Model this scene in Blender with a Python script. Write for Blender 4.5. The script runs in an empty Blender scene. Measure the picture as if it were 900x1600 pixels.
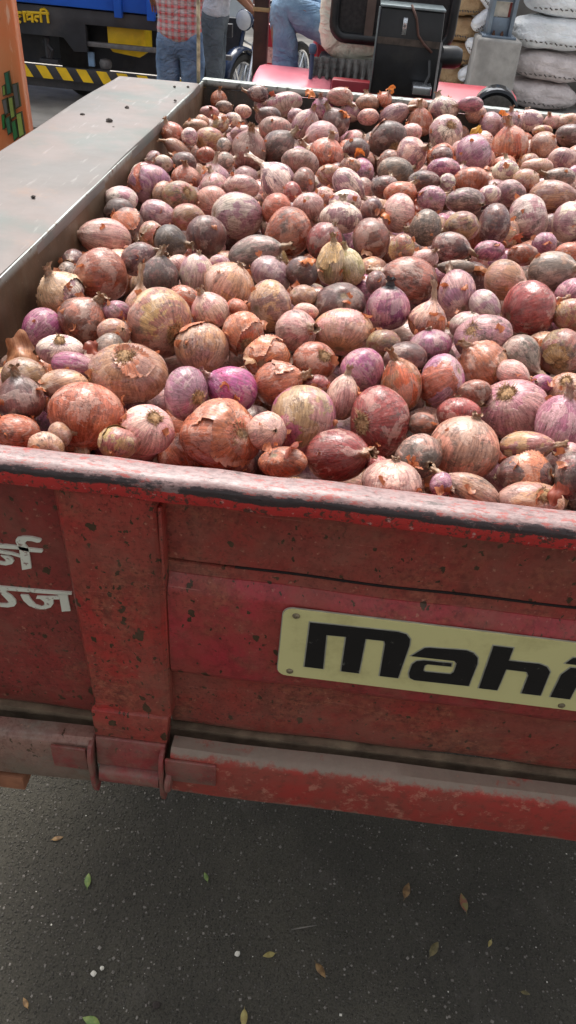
import bpy, bmesh, math, random
import numpy as np
from mathutils import Vector, Matrix
random.seed(3); RNG = np.random.default_rng(3)
SC = bpy.context.scene
COL = SC.collection

# ------------------------------------------------------------ camera
cam_d = bpy.data.cameras.new('camera'); cam = bpy.data.objects.new('camera', cam_d); COL.objects.link(cam)
cam_d.sensor_fit = 'VERTICAL'; cam_d.sensor_height = 36; cam_d.lens = 25.875
cam_d.clip_start = 0.02; cam_d.clip_end = 500
RT = Vector((0.99283839, 0.09458562, 0.07297597)); DN = Vector((0.11642821, -0.62922914, -0.76844985)); FW = Vector((-0.02676569, 0.77144297, -0.63573528))
M3 = Matrix((RT, -DN, -FW)).transposed()
cam.matrix_world = Matrix.Translation((0, 0, 1.75)) @ M3.to_4x4()
SC.camera = cam

# ------------------------------------------------------------ world, sun, exposure
SUN_EL, SUN_AZ = math.radians(60), math.radians(-14)      # azimuth from +Y towards +X
w = bpy.data.worlds.new('World'); SC.world = w; w.use_nodes = True
nt = w.node_tree; nt.nodes.clear()
sky = nt.nodes.new('ShaderNodeTexSky'); sky.sky_type = 'NISHITA'; sky.sun_disc = False
sky.sun_elevation = SUN_EL; sky.sun_rotation = SUN_AZ; sky.dust_density = 4.0; sky.air_density = 1.0; sky.ozone_density = 1.0
hs = nt.nodes.new('ShaderNodeHueSaturation'); hs.inputs['Saturation'].default_value = 0.2   # overcast: nearly white sky
bg = nt.nodes.new('ShaderNodeBackground'); bg.inputs['Strength'].default_value = 0.13
wo = nt.nodes.new('ShaderNodeOutputWorld')
nt.links.new(sky.outputs[0], hs.inputs['Color']); nt.links.new(hs.outputs[0], bg.inputs['Color']); nt.links.new(bg.outputs[0], wo.inputs['Surface'])
sd = bpy.data.lights.new('sun', 'SUN'); sd.energy = 1.5; sd.angle = math.radians(28); sd.color = (1, .96, .9)
sun = bpy.data.objects.new('sun', sd); COL.objects.link(sun)
sdir = Vector((math.sin(SUN_AZ) * math.cos(SUN_EL), math.cos(SUN_AZ) * math.cos(SUN_EL), math.sin(SUN_EL)))
sun.rotation_euler = sdir.to_track_quat('Z', 'Y').to_euler()
SC.view_settings.view_transform = 'Standard'; SC.view_settings.look = 'None'; SC.view_settings.gamma = 1
SC.view_settings.use_curve_mapping = False; SC.view_settings.exposure = 1.3

# ------------------------------------------------------------ data (baked world coordinates, mm or m)
ONION_DATA = """
-355 703 1244 231 251 81 55 -19 C 0 0 32 119|copper onion half hidden at the left end of the tailgate rim
-301 659 1259 177 192 -53 78 -34 T 0 0 26 108|small tan onion in front and right of the half hidden copper onion at far left
-297 690 1256 123 154 83 56 1 T 2 0 20 100|small tan onion in front and left of the copper onion pointing down at the rim
-280 740 1255 380 466 2 -74 -67 C 2 0 54 100|big copper onion with its neck pointing down behind the tailgate rim
-363 747 1261 257 289 -17 23 96 D 2 0 35 100|dull mauve onion with peeling scales near the left edge of the photo
-382 806 1257 248 269 15 92 -36 T 2 0 32 113|tan onion behind the dull mauve onion with peeling scales
-321 786 1264 235 255 -55 -81 18 T 2 0 31 123|small tan onion in front of the torn onion by the skin curl
-326 830 1268 274 183 100 4 -9 P 2 0 27 100|small purple onion in front and right of the torn onion by the skin curl
-353 865 1269 229 260 -20 39 -90 W 0 1 30 124|pale onion with a torn brown crown beside the curl of dry skin
-405 941 1259 292 264 -54 -74 -41 P 2 0 30 100|mauve onion by the steel side wall with its greenish neck pointing down left
-420 1060 1258 288 358 -52 -10 85 W 2 0 32 100|whitish onion leaning on the steel side wall with an upright neck
-350 962 1265 313 387 44 30 84 B 2 0 38 100|dull brown onion with a thick neck pointing up right
-374 1132 1264 406 442 -91 -40 -13 C 2 0 41 100|big round copper onion near the steel side wall
-305 970 1283 168 182 52 32 -79 P 2 0 19 114|small purple onion left of the long necked tan onion
-295 919 1276 197 213 70 -43 57 T 0 0 23 111|small tan onion right of the dull brown thick necked onion
-290 881 1269 191 224 -98 -9 20 G 2 0 25 100|small sooty grey onion behind and left of the very large crowned tan onion
-253 832 1265 406 460 -4 42 -91 T 0 1 54 111|very large tan onion with dark torn root crown on top
-241 963 1276 431 489 -69 72 -4 Y 0 1 52 95|large striped olive onion with a bushy root disc at its lower right
-281 1018 1271 240 258 -12 15 98 T 4 0 27 100|tan onion with a long upright neck behind the striped olive onion
-202 728 1252 280 317 -41 29 -86 K 0 1 40 101|flattened pale pink onion with a round brown root disc facing up
-227 687 1257 196 213 -27 -61 -74 Y 2 0 28 107|small olive yellow onion in front and left of the flattened pale pink onion
-275 1112 1280 294 304 -13 11 99 D 2 0 29 100|dark mauve onion behind and right of the long necked tan onion
-221 1038 1283 249 192 97 -15 -19 C 2 0 23 100|small copper orange onion behind and right of the large striped olive onion
-258 1163 1279 177 228 -74 28 61 K 1 0 21 100|small pale pink onion in front of the blackish olive onion
-220 1129 1284 306 286 11 16 98 W 1 0 29 100|whitish onion left of the cracked light tan onion
-189 1165 1292 152 165 54 -77 35 M 0 0 15 110|small mauve onion behind and left of the cracked light tan onion
-164 1103 1282 341 411 42 17 89 T 1 0 37 100|big light tan onion with vertical cracks in its skin
-177 1011 1279 255 283 -53 3 85 K 2 0 28 100|pale pink onion in front and left of the cracked light tan onion
-139 1025 1281 137 173 53 79 30 C 1 0 17 100|small copper orange onion behind the copper onion with a root tuft
-172 918 1269 337 390 6 -66 -75 T 2 0 41 100|big smooth tan onion with a pink peeled flap
-120 949 1280 267 302 -35 92 14 C 0 1 33 106|bright copper onion with its root tuft facing the rim
-95 1059 1276 294 380 63 77 -12 T 0 0 37 100|round onion with a torn brown gash in its papery skin
-106 1182 1277 254 359 41 13 90 M 1 0 29 100|mauve onion in front and right of the sooty grey striped onion
-145 1251 1281 452 297 93 -1 37 G 2 0 33 100|sooty grey striped onion lying on its side
-205 1457 1275 442 479 90 43 -12 W 1 0 37 110|large silvery white onion with a mauve underside
-243 1343 1272 348 375 14 -53 -83 D 2 0 32 100|dark purple brown round onion with its neck pointing down
-293 1266 1279 258 314 98 -17 13 N 2 0 27 100|blackish olive onion beside the split yellow one
-339 1319 1271 203 247 -56 -81 18 Y 1 0 20 100|small olive yellow onion behind and left of the blackish olive onion
-292 1426 1273 271 294 -77 -11 -63 Y 1 0 23 116|olive yellow onion in front and right of the flaky half peeled onion
-358 1450 1263 362 262 97 -10 -22 M 2 0 25 100|mauve onion in front and left of the flaky half peeled onion
-400 1377 1260 308 334 77 -56 -29 B 2 0 27 93|brown onion behind and right of the ragged peeling copper onion
-427 1425 1269 267 289 93 9 -37 D 0 0 23 114|dark mauve onion behind and right of the ragged peeling copper onion
-435 1476 1276 273 296 -92 -10 38 W 2 0 23 114|whitish onion in front and left of the big dusty purple onion
-410 1600 1272 387 439 -53 80 27 Q 0 1 32 106|big dusty purple onion near the steel side wall
-441 1651 1281 248 207 82 12 55 W 2 0 16 100|small whitish onion behind and left of the big dusty purple onion
-421 1315 1257 454 338 -86 -45 24 K 2 0 34 100|peeling pink and copper onion with a ragged neck toward the side wall
-437 1184 1258 211 224 4 -84 54 D 2 0 20 100|small dark mauve onion behind and left of the big round copper onion
-431 1134 1260 171 195 -77 -14 -62 G 0 0 18 100|small sooty grey onion behind the whitish onion leaning on the wall
-330 1184 1277 298 245 77 19 61 D 2 0 25 100|dark mauve onion in front and left of the blackish olive onion
-330 1524 1280 288 327 -64 55 -54 Y 0 1 25 113|half peeled yellow and purple onion with a flaky top
-371 1554 1273 199 246 -90 37 23 T 0 0 18 100|small tan onion in front and right of the big dusty purple onion
-270 1543 1270 297 322 55 -80 -24 T 0 0 24 109|tan onion in front of the mauve onion with the long neck
-356 1705 1262 256 341 12 5 99 C 2 0 21 100|copper orange onion behind the flaky half peeled onion
-279 1633 1275 232 314 -22 -1 98 K 2 0 20 100|pale pink onion in front of the mauve onion with the long neck
-220 1624 1280 289 313 19 98 4 K 0 0 22 125|pale pink onion right of the mauve onion with the long neck
-287 1697 1275 211 324 -14 0 99 M 4 0 19 100|mauve onion with a long thin neck standing straight up
-148 1680 1284 374 403 -67 -11 74 W 4 0 29 100|pale onion with a thick withered neck standing up
-243 1913 1282 422 450 12 -17 98 H 2 0 28 100|large dusty grey tan onion amid the back half of the load
-177 1953 1287 393 377 70 -2 71 D 2 0 24 100|large dark mauve onion right of the large dusty grey tan onion
-112 1835 1288 332 360 31 67 68 H 1 0 23 124|dusty tan onion behind and right of the thick necked pale onion
-202 2135 1288 350 380 -19 -10 -98 H 2 0 22 115|large dusty tan onion behind and right of the large dusty grey tan onion
-130 2221 1285 385 367 42 -3 91 M 2 0 21 100|large mauve onion below and right of the pink mudguard
-77 2141 1282 377 408 -86 -51 -5 M 2 0 23 111|large mauve onion below and left of the black box
-57 1952 1285 314 423 17 -1 99 C 2 0 23 100|copper orange onion behind and right of the thick necked pale onion
-90 1660 1295 253 274 -99 6 9 B 0 0 19 93|brown onion right of the thick necked pale onion
-39 1728 1296 240 260 48 -67 -57 Y 2 0 18 112|olive yellow onion right of the thick necked pale onion
-335 1841 1282 183 199 51 81 -29 C 2 0 13 117|small copper orange onion behind and left of the mauve onion with the long neck
-281 1792 1283 186 229 89 31 33 G 2 0 15 100|small sooty grey onion behind and right of the mauve onion with the long neck
-412 1904 1268 373 217 -73 -25 63 T 2 0 18 100|tan onion in front of the light copper onion atop the wall
-435 1946 1292 267 298 -50 -17 85 C 2 0 18 100|light copper onion touching the top of the side wall with a pointed neck
-392 1935 1295 198 219 -98 20 6 W 1 0 13 100|small whitish onion right of the light copper onion atop the wall
-351 1978 1281 308 334 64 75 17 Y 2 0 20 113|olive yellow onion right of the light copper onion atop the wall
-413 2121 1274 256 277 -70 47 54 T 0 0 16 132|tan onion right of the light copper onion atop the wall
-303 1908 1289 163 192 47 77 -43 G 1 0 12 100|small sooty grey onion left of the large dusty grey tan onion
-271 2030 1293 250 271 -52 64 -57 M 2 0 16 135|mauve onion behind the large dusty grey tan onion
-415 1752 1277 184 200 -61 78 11 W 2 0 13 112|small whitish onion behind and right of the big dusty purple onion
-443 1775 1276 173 205 -67 -72 18 M 2 0 13 100|small mauve onion behind the big dusty purple onion
-377 1795 1270 251 272 -81 21 54 D 2 0 18 112|dark mauve onion in front of the light copper onion atop the wall
-413 2486 1275 252 272 4 -5 100 C 2 0 13 100|pointed copper onion in the far left corner of the load
-391 2449 1265 205 222 89 -27 37 G 1 0 11 125|small sooty grey onion in front and right of the pointed copper corner onion
-290 2464 1307 305 229 -94 -35 6 D 2 0 14 100|dark mauve onion below and left of the pink mudguard
-412 2318 1274 202 219 40 -77 50 K 2 0 12 129|small pale pink onion in front and left of the pointed copper corner onion
-321 2163 1294 192 208 77 -63 -10 W 2 0 12 118|small whitish onion in front and right of the pointed copper corner onion
-344 2108 1291 184 235 -51 -15 84 Y 2 0 12 100|small olive yellow onion in front of the pointed copper corner onion
-311 2286 1292 194 211 13 -53 -84 K 0 0 11 114|small pale pink onion in front and right of the pointed copper corner onion
-236 2255 1291 282 305 -77 -48 42 D 2 0 17 120|dark mauve onion behind and right of the large dusty grey tan onion
-213 2474 1288 269 557 27 -39 -88 W 2 0 20 100|large whitish onion just below the pink mudguard
-285 2494 1273 208 232 87 -19 46 W 2 0 11 100|small whitish onion below and left of the pink mudguard
-161 2295 1291 212 230 -53 53 66 M 2 0 12 113|small mauve onion just below the pink mudguard
-99 2485 1279 289 347 -24 -7 97 P 2 0 16 100|purple onion below and left of the black box
-49 2475 1320 286 311 66 -67 -35 K 2 0 16 132|pale pink onion left of the black box
-51 2332 1276 365 402 -55 -9 83 D 2 0 21 100|large dark mauve onion below and left of the black box
35 2485 1307 274 297 -18 36 91 T 2 0 15 126|tan onion below and right of the black box
-12 2487 1280 283 306 48 75 46 W 1 0 15 110|whitish onion just below the black box
84 2494 1320 191 248 40 -10 91 C 2 0 11 100|small copper orange onion right of the black box
41 2438 1281 246 267 26 94 23 K 2 0 14 124|small pale pink onion just below the black box
113 2459 1285 457 324 78 -17 60 M 2 0 20 100|large mauve onion left of the brown pointed back row onion
196 2444 1277 370 398 -19 -4 98 C 2 0 21 100|brown pointed onion in the back rows below the black box
261 2479 1313 353 383 -43 25 87 W 2 0 20 122|large whitish onion behind and right of the brown pointed back row onion
185 2493 1314 222 241 -21 81 -54 T 2 0 12 122|small tan onion behind the brown pointed back row onion
101 2229 1270 442 501 -39 89 24 D 0 1 28 107|large dark mauve onion behind and left of the black spotted pale onion
164 2283 1283 245 265 -64 75 17 K 2 0 14 111|small pale pink onion in front and left of the brown pointed back row onion
156 2051 1280 339 424 62 -51 59 K 2 0 25 100|pale mauve onion marked by one black spot
265 2339 1279 427 484 -16 70 -70 W 0 1 26 100|large whitish onion right of the brown pointed back row onion
316 2087 1289 417 480 73 35 59 Q 0 0 28 100|large round lilac onion in the back half of the load
423 2190 1294 445 479 -22 -1 98 C 2 0 27 100|large copper orange onion right of the large round lilac onion
513 2214 1302 308 340 25 15 -96 T 2 0 19 100|tan onion below and left of the far rim at the right
405 2469 1284 341 376 97 12 21 M 2 0 19 100|mauve onion just below the round black lamp
458 2441 1302 281 337 -30 -2 96 M 2 0 16 100|mauve onion below and right of the round black lamp
359 2489 1309 261 283 -31 40 -86 T 1 0 14 111|tan onion below and left of the round black lamp
334 2456 1338 251 272 -91 -38 -16 P 2 0 14 141|purple onion left of the round black lamp
513 2480 1304 353 383 -30 13 95 W 1 0 20 122|whitish onion below and left of the far rim at the right
583 2484 1309 185 237 -58 -40 71 K 2 0 12 100|small pale pink onion below and left of the far rim at the right
632 2485 1310 298 323 6 94 -33 T 2 0 17 127|tan onion just below the far rim at the right
636 2425 1287 366 397 -66 -75 -4 D 0 0 21 121|dark mauve onion just below the far rim at the right
542 2395 1299 198 215 71 31 -63 Y 1 0 11 141|small olive yellow onion below and left of the far rim at the right
230 2014 1292 241 261 -95 -11 -28 D 1 0 16 113|small dark mauve onion right of the black spotted pale onion
225 1882 1294 287 311 -4 96 29 P 2 0 20 125|purple onion left of the squat pumpkin like onion
284 1818 1294 264 396 6 -48 -87 C 2 0 22 100|squat light orange onion with ribs like a small pumpkin
372 1906 1298 258 280 -2 31 95 W 2 0 18 112|whitish onion right of the squat pumpkin like onion
456 1965 1298 277 300 -12 99 4 T 2 0 19 134|rightmost tan onion behind the large whitish torn onion
539 2077 1302 290 315 -16 -7 -99 M 2 0 19 117|mauve onion just below the far rim at the right
413 1857 1294 267 290 44 -26 86 T 0 0 19 111|leftmost tan onion behind the large whitish torn onion
502 1906 1296 264 287 -95 -20 23 G 2 0 18 131|sooty grey onion behind and right of the large whitish torn onion
463 1796 1283 494 349 88 -43 21 T 2 0 29 100|large tan onion behind and right of the large whitish torn onion
168 1735 1301 264 286 66 61 -44 D 0 0 20 132|dark mauve onion in front and right of the black spotted pale onion
220 1736 1304 154 190 -59 -76 25 W 0 0 13 100|small whitish onion left of the squat pumpkin like onion
107 1795 1296 349 378 89 -2 45 G 1 0 25 115|sooty grey onion in front and left of the black spotted pale onion
82 1643 1305 247 268 38 64 67 D 2 0 19 114|dark mauve onion behind and left of the large dirty bellied pink onion
4 1796 1302 183 198 -32 -3 95 T 2 0 13 121|small tan onion left of the black spotted pale onion
3 1651 1302 380 271 80 -38 -47 W 2 0 24 100|whitish onion behind and left of the large dirty bellied pink onion
14 2014 1285 297 322 33 -74 -58 D 0 0 19 108|dark mauve onion left of the black spotted pale onion
-68 1488 1298 265 288 13 59 -79 K 2 0 22 112|pale pink onion behind and right of the big copper onion with shredded skin
-128 1458 1295 280 301 92 34 -19 C 0 0 23 100|copper orange onion behind and left of the big copper onion with shredded skin
-94 1382 1282 409 440 -82 -44 -37 C 2 0 37 100|big copper onion with shredded skin on its right side
-40 1535 1307 161 192 -43 39 -81 K 1 0 14 100|small pale pink onion right of the thick necked pale onion
2 1515 1302 269 291 -53 81 -27 W 2 0 22 112|right-hand whitish onion behind and left of the brown egg shaped onion
-3 1433 1298 307 333 -6 21 98 W 2 0 27 116|left-hand whitish onion behind and left of the brown egg shaped onion
56 1362 1289 334 388 93 21 29 B 0 0 32 100|brown egg shaped onion under a bright orange scrap of skin
54 1483 1305 191 232 -68 62 39 D 0 0 18 100|small dark mauve onion left of the large dirty bellied pink onion
107 1493 1301 300 369 -96 -20 21 K 0 0 28 100|large pale pink onion with a dirty brown belly
109 1308 1298 214 245 23 97 -6 Y 2 0 21 100|small olive yellow onion right of the brown egg shaped onion
-27 1330 1287 322 333 40 7 91 R 1 0 28 100|red onion behind the pale green double onion
-8 1223 1287 323 269 -1 12 99 YY 2 0 27 100|double onion split into two pale green lobes
-55 1177 1288 243 263 -89 -28 -36 D 1 0 24 106|dark mauve onion left of the pale green double onion
-46 1097 1281 188 204 72 48 -51 T 2 0 20 111|small tan onion right of the onion with a torn gash
12 1097 1274 340 369 -13 63 -77 D 0 0 36 109|wide dark mauve onion with black patches
86 1085 1281 315 345 -4 16 99 P 3 0 33 100|shiny purple onion crowned with a black frayed neck
21 1024 1264 369 400 8 86 51 T 0 0 41 113|large oval tan onion with orange stains
128 1221 1279 441 355 -98 -8 20 B 2 0 37 100|brown onion streaked with white whose orange neck points left
67 1173 1285 162 206 93 -28 24 D 1 0 19 100|small dark mauve onion behind and left of the black necked shiny purple onion
149 1268 1298 185 201 41 -29 87 K 2 0 18 118|small pale pink onion behind and right of the orange necked streaked onion
200 1176 1280 324 351 -39 89 26 M 2 0 33 86|mauve onion right of the orange necked streaked onion
147 1066 1277 253 292 20 14 97 K 4 0 28 100|pale pink onion right of the black necked shiny purple onion
240 1139 1282 264 224 74 -57 -35 W 2 0 24 100|small whitish onion behind the crescent shaped mauve onion
313 1149 1276 386 469 90 39 21 R 2 0 44 100|large shiny red copper onion with a white torn flap on top
379 1318 1283 354 384 60 -63 48 G 2 0 33 110|round onion smudged blue black at the right
400 1214 1286 285 309 48 63 60 P 1 0 28 113|purple onion in front and right of the blue black smudged onion
423 1391 1291 237 257 81 -33 48 C 2 0 21 118|small copper orange onion behind and right of the blue black smudged onion
285 1250 1284 327 349 90 -44 9 T 2 0 31 100|tan onion behind and left of the large shiny red copper onion
200 1366 1289 338 280 93 -35 13 D 2 0 26 100|dark mauve onion behind and right of the orange necked streaked onion
230 1456 1301 282 306 -85 20 -49 Y 2 0 24 111|olive yellow onion in front of the squat pumpkin like onion
299 1515 1292 334 362 99 7 9 D 0 0 28 90|dark mauve onion left of the large whitish torn onion
388 1627 1279 392 475 -87 13 -48 W 0 0 34 100|large whitish onion with a torn brown patch at the right
468 1606 1286 361 405 98 -17 7 W 2 0 29 100|whitish onion right of the large whitish torn onion
160 1429 1299 283 319 -95 19 -24 G 2 0 25 100|sooty grey onion in front and right of the large dirty bellied pink onion
177 1598 1305 255 277 14 95 -26 Q 2 0 20 108|lilac onion behind and right of the large dirty bellied pink onion
112 1603 1307 263 285 54 36 76 C 2 0 21 124|copper orange onion behind the large dirty bellied pink onion
252 1645 1295 303 328 77 -63 -4 W 1 0 24 131|whitish onion in front of the squat pumpkin like onion
308 1691 1299 208 225 34 70 63 W 2 0 16 113|small whitish onion in front and right of the squat pumpkin like onion
364 1753 1291 296 321 -57 -9 -82 M 2 0 22 110|mauve onion behind and left of the large whitish torn onion
270 1353 1295 208 225 17 -50 85 P 0 0 19 126|small purple onion in front and left of the large whitish torn onion
332 1360 1292 215 234 -49 87 7 C 2 0 20 122|small copper orange onion behind and left of the blue black smudged onion
386 1445 1289 213 231 78 -41 -48 Q 1 0 18 108|small lilac onion behind the blue black smudged onion
205 1259 1293 306 131 -99 -12 -6 G 2 0 18 100|small sooty grey onion right of the orange necked streaked onion
376 1131 1285 248 269 -15 90 41 Y 0 0 26 108|small olive yellow onion behind the striped onion at the right edge
336 997 1283 293 333 27 94 22 Y 0 1 35 96|striped olive brown onion with its root disc facing the rim at the right edge
224 1017 1283 334 379 70 51 -50 M 0 1 40 113|big mauve onion bent like a crescent with dark cracks
210 1076 1271 237 257 9 4 100 W 0 0 25 110|small whitish onion behind and left of the crescent shaped mauve onion
273 979 1280 273 291 68 -64 -36 G 4 0 31 100|greyish dirty onion with a withered neck pointing down right
220 954 1270 297 333 -68 23 70 T 2 0 35 100|tan onion with a small white papery neck
254 923 1280 218 175 86 -51 1 K 2 0 22 100|small pale pink onion in front and left of the withered greyish onion
148 997 1270 223 317 -22 22 95 P 1 0 29 100|small purple onion behind the copper patched lilac onion
111 954 1268 250 271 88 -12 -46 D 0 0 29 117|small dark mauve onion behind the orange teardrop onion
81 991 1268 219 238 62 78 1 Y 0 0 25 113|small olive yellow onion behind and right of the plump purple oval onion
50 909 1266 280 333 69 -56 -46 P 2 0 35 100|plump purple oval onion with a dirty lower half
-15 921 1265 255 289 -50 54 -68 C 0 1 32 106|copper orange onion in front and left of the large oval tan onion
-48 999 1270 275 307 59 -57 58 K 2 0 31 100|pale pink onion in front and right of the onion with a torn gash
-38 1046 1280 151 164 -71 -36 -60 K 2 0 17 127|small pale pink onion left of the wide black patched mauve onion
-81 911 1267 282 306 11 98 -14 O 0 0 34 113|smooth orange copper onion left of the dark scaly one
-59 851 1263 311 303 92 1 40 C 2 0 36 100|copper onion whose short neck points right
-113 821 1264 312 296 -88 -14 44 V 2 0 37 100|brightest magenta onion with a tan neck pointing left
-169 794 1268 277 314 -72 66 -23 Q 0 1 38 91|tall lilac onion left of the bright magenta one
-116 742 1244 394 446 -67 50 -55 C 0 1 56 119|very large copper onion with a root tuft against the tailgate rim
-19 790 1254 410 426 3 -72 -69 PY 2 0 52 100|large purple onion with a peeled yellow belly and its neck pointing down
-59 733 1266 197 237 50 -69 53 K 0 0 30 100|small pale pink onion left of the peeled yellow bellied purple onion
-35 686 1257 211 228 42 41 -81 C 1 0 30 126|small copper orange onion in front and left of the peeled yellow bellied purple onion
27 718 1253 326 353 73 -45 52 R 2 0 45 108|dark glossy red onion touching the tailgate rim
76 799 1255 367 416 65 70 -29 R 0 1 50 97|large red onion with its grey root disc facing left
106 890 1259 338 294 -30 26 92 O 2 0 36 100|orange teardrop onion with green streaks
163 909 1262 318 345 -64 25 -73 Q 0 0 38 89|lilac onion with copper skin peeling off its lower left
27 837 1260 283 225 5 28 96 K 2 0 30 100|dirty pink teardrop onion with a pointed top
-8 853 1266 154 167 19 96 -20 R 0 0 19 114|small red onion behind and left of the dirty pink teardrop onion
177 828 1263 224 243 -13 59 79 R 1 0 29 115|wrinkled pink red onion above the largest flesh coloured one
181 764 1252 376 431 17 28 94 F 1 0 51 100|largest flesh coloured onion close to the tailgate rim
123 730 1256 233 280 42 -88 22 G 1 0 35 100|dirty grey onion in the gap left of the largest flesh coloured one
129 793 1263 162 176 97 17 -17 B 2 0 21 112|small brown onion behind the dirty grey gap onion
255 871 1254 390 443 46 35 -82 U 0 1 51 106|huge dusty pink onion with a scuffed grey crown
300 814 1270 299 324 10 8 99 Q 2 0 39 87|violet striped onion at the right edge of the photo
328 902 1272 244 276 41 36 -84 T 0 1 31 105|small tan onion behind the violet striped edge onion
291 901 1280 134 145 -63 -62 47 P 1 0 16 110|small purple onion in front and right of the withered greyish onion
200 869 1274 181 196 25 -89 -39 B 2 0 23 119|small brown onion in front of the white necked tan onion
90 668 1259 244 366 3 37 93 K 1 0 42 100|pink onion top peeking over the middle of the tailgate rim
250 721 1254 267 289 -76 39 -52 D 1 0 37 120|small dark mauve onion right of the frayed neck rim onion
247 669 1255 258 292 -23 51 -83 T 0 1 40 125|tan onion right of the frayed neck rim onion
183 673 1253 318 202 -92 19 33 T 2 0 35 100|tan onion with a frayed neck resting on the tailgate rim
253 769 1263 312 187 86 -35 36 Y 2 0 31 100|small olive yellow onion in front of the huge dusty pink onion
298 713 1265 223 242 -98 2 -18 D 1 0 32 88|small dark mauve onion in front of the violet striped edge onion
301 747 1271 122 150 -97 3 -24 K 2 0 19 100|small pale pink onion in front of the violet striped edge onion
75 706 1249 141 163 -92 38 7 R 0 0 21 100|small red onion behind and left of the pink onion peeking over the rim
146 676 1259 120 142 65 -72 25 Q 2 0 19 100|small lilac onion left of the frayed neck rim onion
-110 1578 1295 176 211 94 21 -27 R 2 0 15 100|small red onion in front and right of the thick necked pale onion
196 1299 1260 240 260 -91 -8 41 P 1 0 22 100|small purple onion right of the orange necked streaked onion
253 1559 1251 291 360 11 -22 -97 C 2 0 26 100|copper orange onion in front of the squat pumpkin like onion
-438 1003 1192 234 260 35 84 42 Y 1 0 25 100|small olive yellow onion left of the torn onion by the skin curl
-191 1754 1226 353 391 87 39 31 K 0 0 26 100|pale pink onion in front and left of the thick necked pale onion
170 1675 1261 279 334 69 42 59 C 2 0 23 100|copper orange onion right of the large dirty bellied pink onion
380 2371 1253 296 357 -97 -25 7 K 2 0 19 100|pale pink onion behind and right of the large round lilac onion
159 1286 1232 238 276 -20 1 98 Q 1 0 23 100|small lilac onion in front and right of the orange necked streaked onion
344 1844 1257 308 362 -83 43 35 M 1 0 23 100|mauve onion in front and right of the squat pumpkin like onion
-383 1250 1223 360 393 -97 -24 8 T 0 0 33 100|tan onion right of the big round copper onion
-91 855 1190 282 311 -17 93 34 W 0 0 34 100|small whitish onion right of the very large rim side copper onion
3 987 1178 305 372 90 -30 32 Y 1 0 37 100|olive yellow onion left of the dirty pink teardrop onion
-31 1177 1217 304 334 -91 37 18 D 1 0 30 100|dark mauve onion left of the wide black patched mauve onion
-212 1685 1222 352 405 12 -90 41 Y 2 0 27 100|olive yellow onion behind and right of the large silvery white onion
-122 1314 1247 289 370 100 -5 1 Y 2 0 31 100|olive yellow onion in front and right of the sooty grey striped onion
-421 955 1161 352 408 -80 -59 10 T 0 0 40 100|tan onion behind and right of the dull mauve onion with peeling scales
178 1069 1207 251 305 37 -84 39 D 0 0 29 100|small dark mauve onion behind the copper patched lilac onion
127 979 1190 281 305 -88 38 -30 M 0 0 30 100|small mauve onion in front of the orange teardrop onion
57 1239 1235 303 344 -94 21 -29 P 2 0 30 100|purple onion behind and left of the black necked shiny purple onion
471 2137 1262 266 324 -47 82 31 T 1 0 18 100|second-from-left tan onion behind the large whitish torn onion
343 771 1204 261 323 -34 -92 20 G 0 0 38 100|small sooty grey onion in front of the violet striped edge onion
93 851 1190 310 341 -50 -66 -56 H 0 0 37 100|dusty tan onion in front of the large red onion facing left
295 1456 1233 334 395 -97 22 3 P 1 0 30 100|purple onion behind and left of the large shiny red copper onion
49 1460 1232 307 340 99 -3 16 P 2 0 26 100|purple onion in front and left of the brown egg shaped onion
-173 773 1187 272 295 -66 61 44 C 2 0 34 100|small copper orange onion in front and right of the flattened pale pink onion
37 1774 1258 242 280 -69 -73 2 H 1 0 18 100|small dusty tan onion behind and left of the large dirty bellied pink onion
128 1110 1210 375 416 97 22 1 H 2 0 38 100|dusty tan onion behind the orange teardrop onion
227 1826 1261 280 303 -96 27 4 M 0 0 20 100|mauve onion left of the squat pumpkin like onion
320 837 1189 314 353 -86 51 5 K 1 0 39 100|pale pink onion in front of the violet striped edge onion
9 2320 1237 297 315 74 -30 60 K 0 0 16 100|pale pink onion just below the black box
-11 761 1166 322 360 -25 83 49 M 0 0 42 100|mauve onion in front and left of the dark glossy red onion
4 1279 1250 309 342 -95 -22 20 Q 2 0 29 100|lilac onion in front and right of the pale green double onion
-150 1036 1185 318 349 59 -70 40 K 1 0 33 100|pale pink onion behind the brightest magenta onion
-52 816 1174 306 331 -88 -45 16 Q 0 0 37 100|lilac onion in front and left of the peeled yellow bellied purple onion
-217 885 1189 276 305 88 46 6 M 2 0 32 100|small mauve onion in front and left of the tall lilac onion
-99 786 1176 241 291 -77 -56 -32 D 2 0 33 100|small dark mauve onion in front and right of the very large rim side copper onion
206 1201 1176 277 319 96 -27 9 Y 2 0 27 100|small olive yellow onion behind the copper patched lilac onion
263 1398 1218 307 361 77 -50 39 D 0 0 28 100|dark mauve onion behind the crescent shaped mauve onion
-338 904 1214 290 357 64 38 67 H 2 0 38 100|dusty tan onion in front and right of the torn onion by the skin curl
190 1255 1198 280 350 -95 -14 26 D 2 0 29 100|dark mauve onion left of the crescent shaped mauve onion
61 752 1180 297 321 -96 27 9 T 2 0 38 100|small tan onion left of the pink onion peeking over the rim
-430 901 1202 323 348 -42 -86 28 B 2 0 36 100|brown onion behind the dull mauve onion with peeling scales
-225 1531 1206 311 357 -65 -65 39 D 1 0 26 100|dark mauve onion in front of the large silvery white onion
105 2102 1246 258 298 -98 21 6 B 1 0 17 100|right-hand brown onion left of the black spotted pale onion
116 761 1188 264 296 87 -48 6 K 1 0 35 100|small pale pink onion right of the pink onion peeking over the rim
58 2305 1246 217 275 -81 42 42 G 2 0 14 100|small sooty grey onion left of the black spotted pale onion
44 2137 1228 263 310 -99 -15 4 B 2 0 17 100|left-hand brown onion left of the black spotted pale onion
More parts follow.
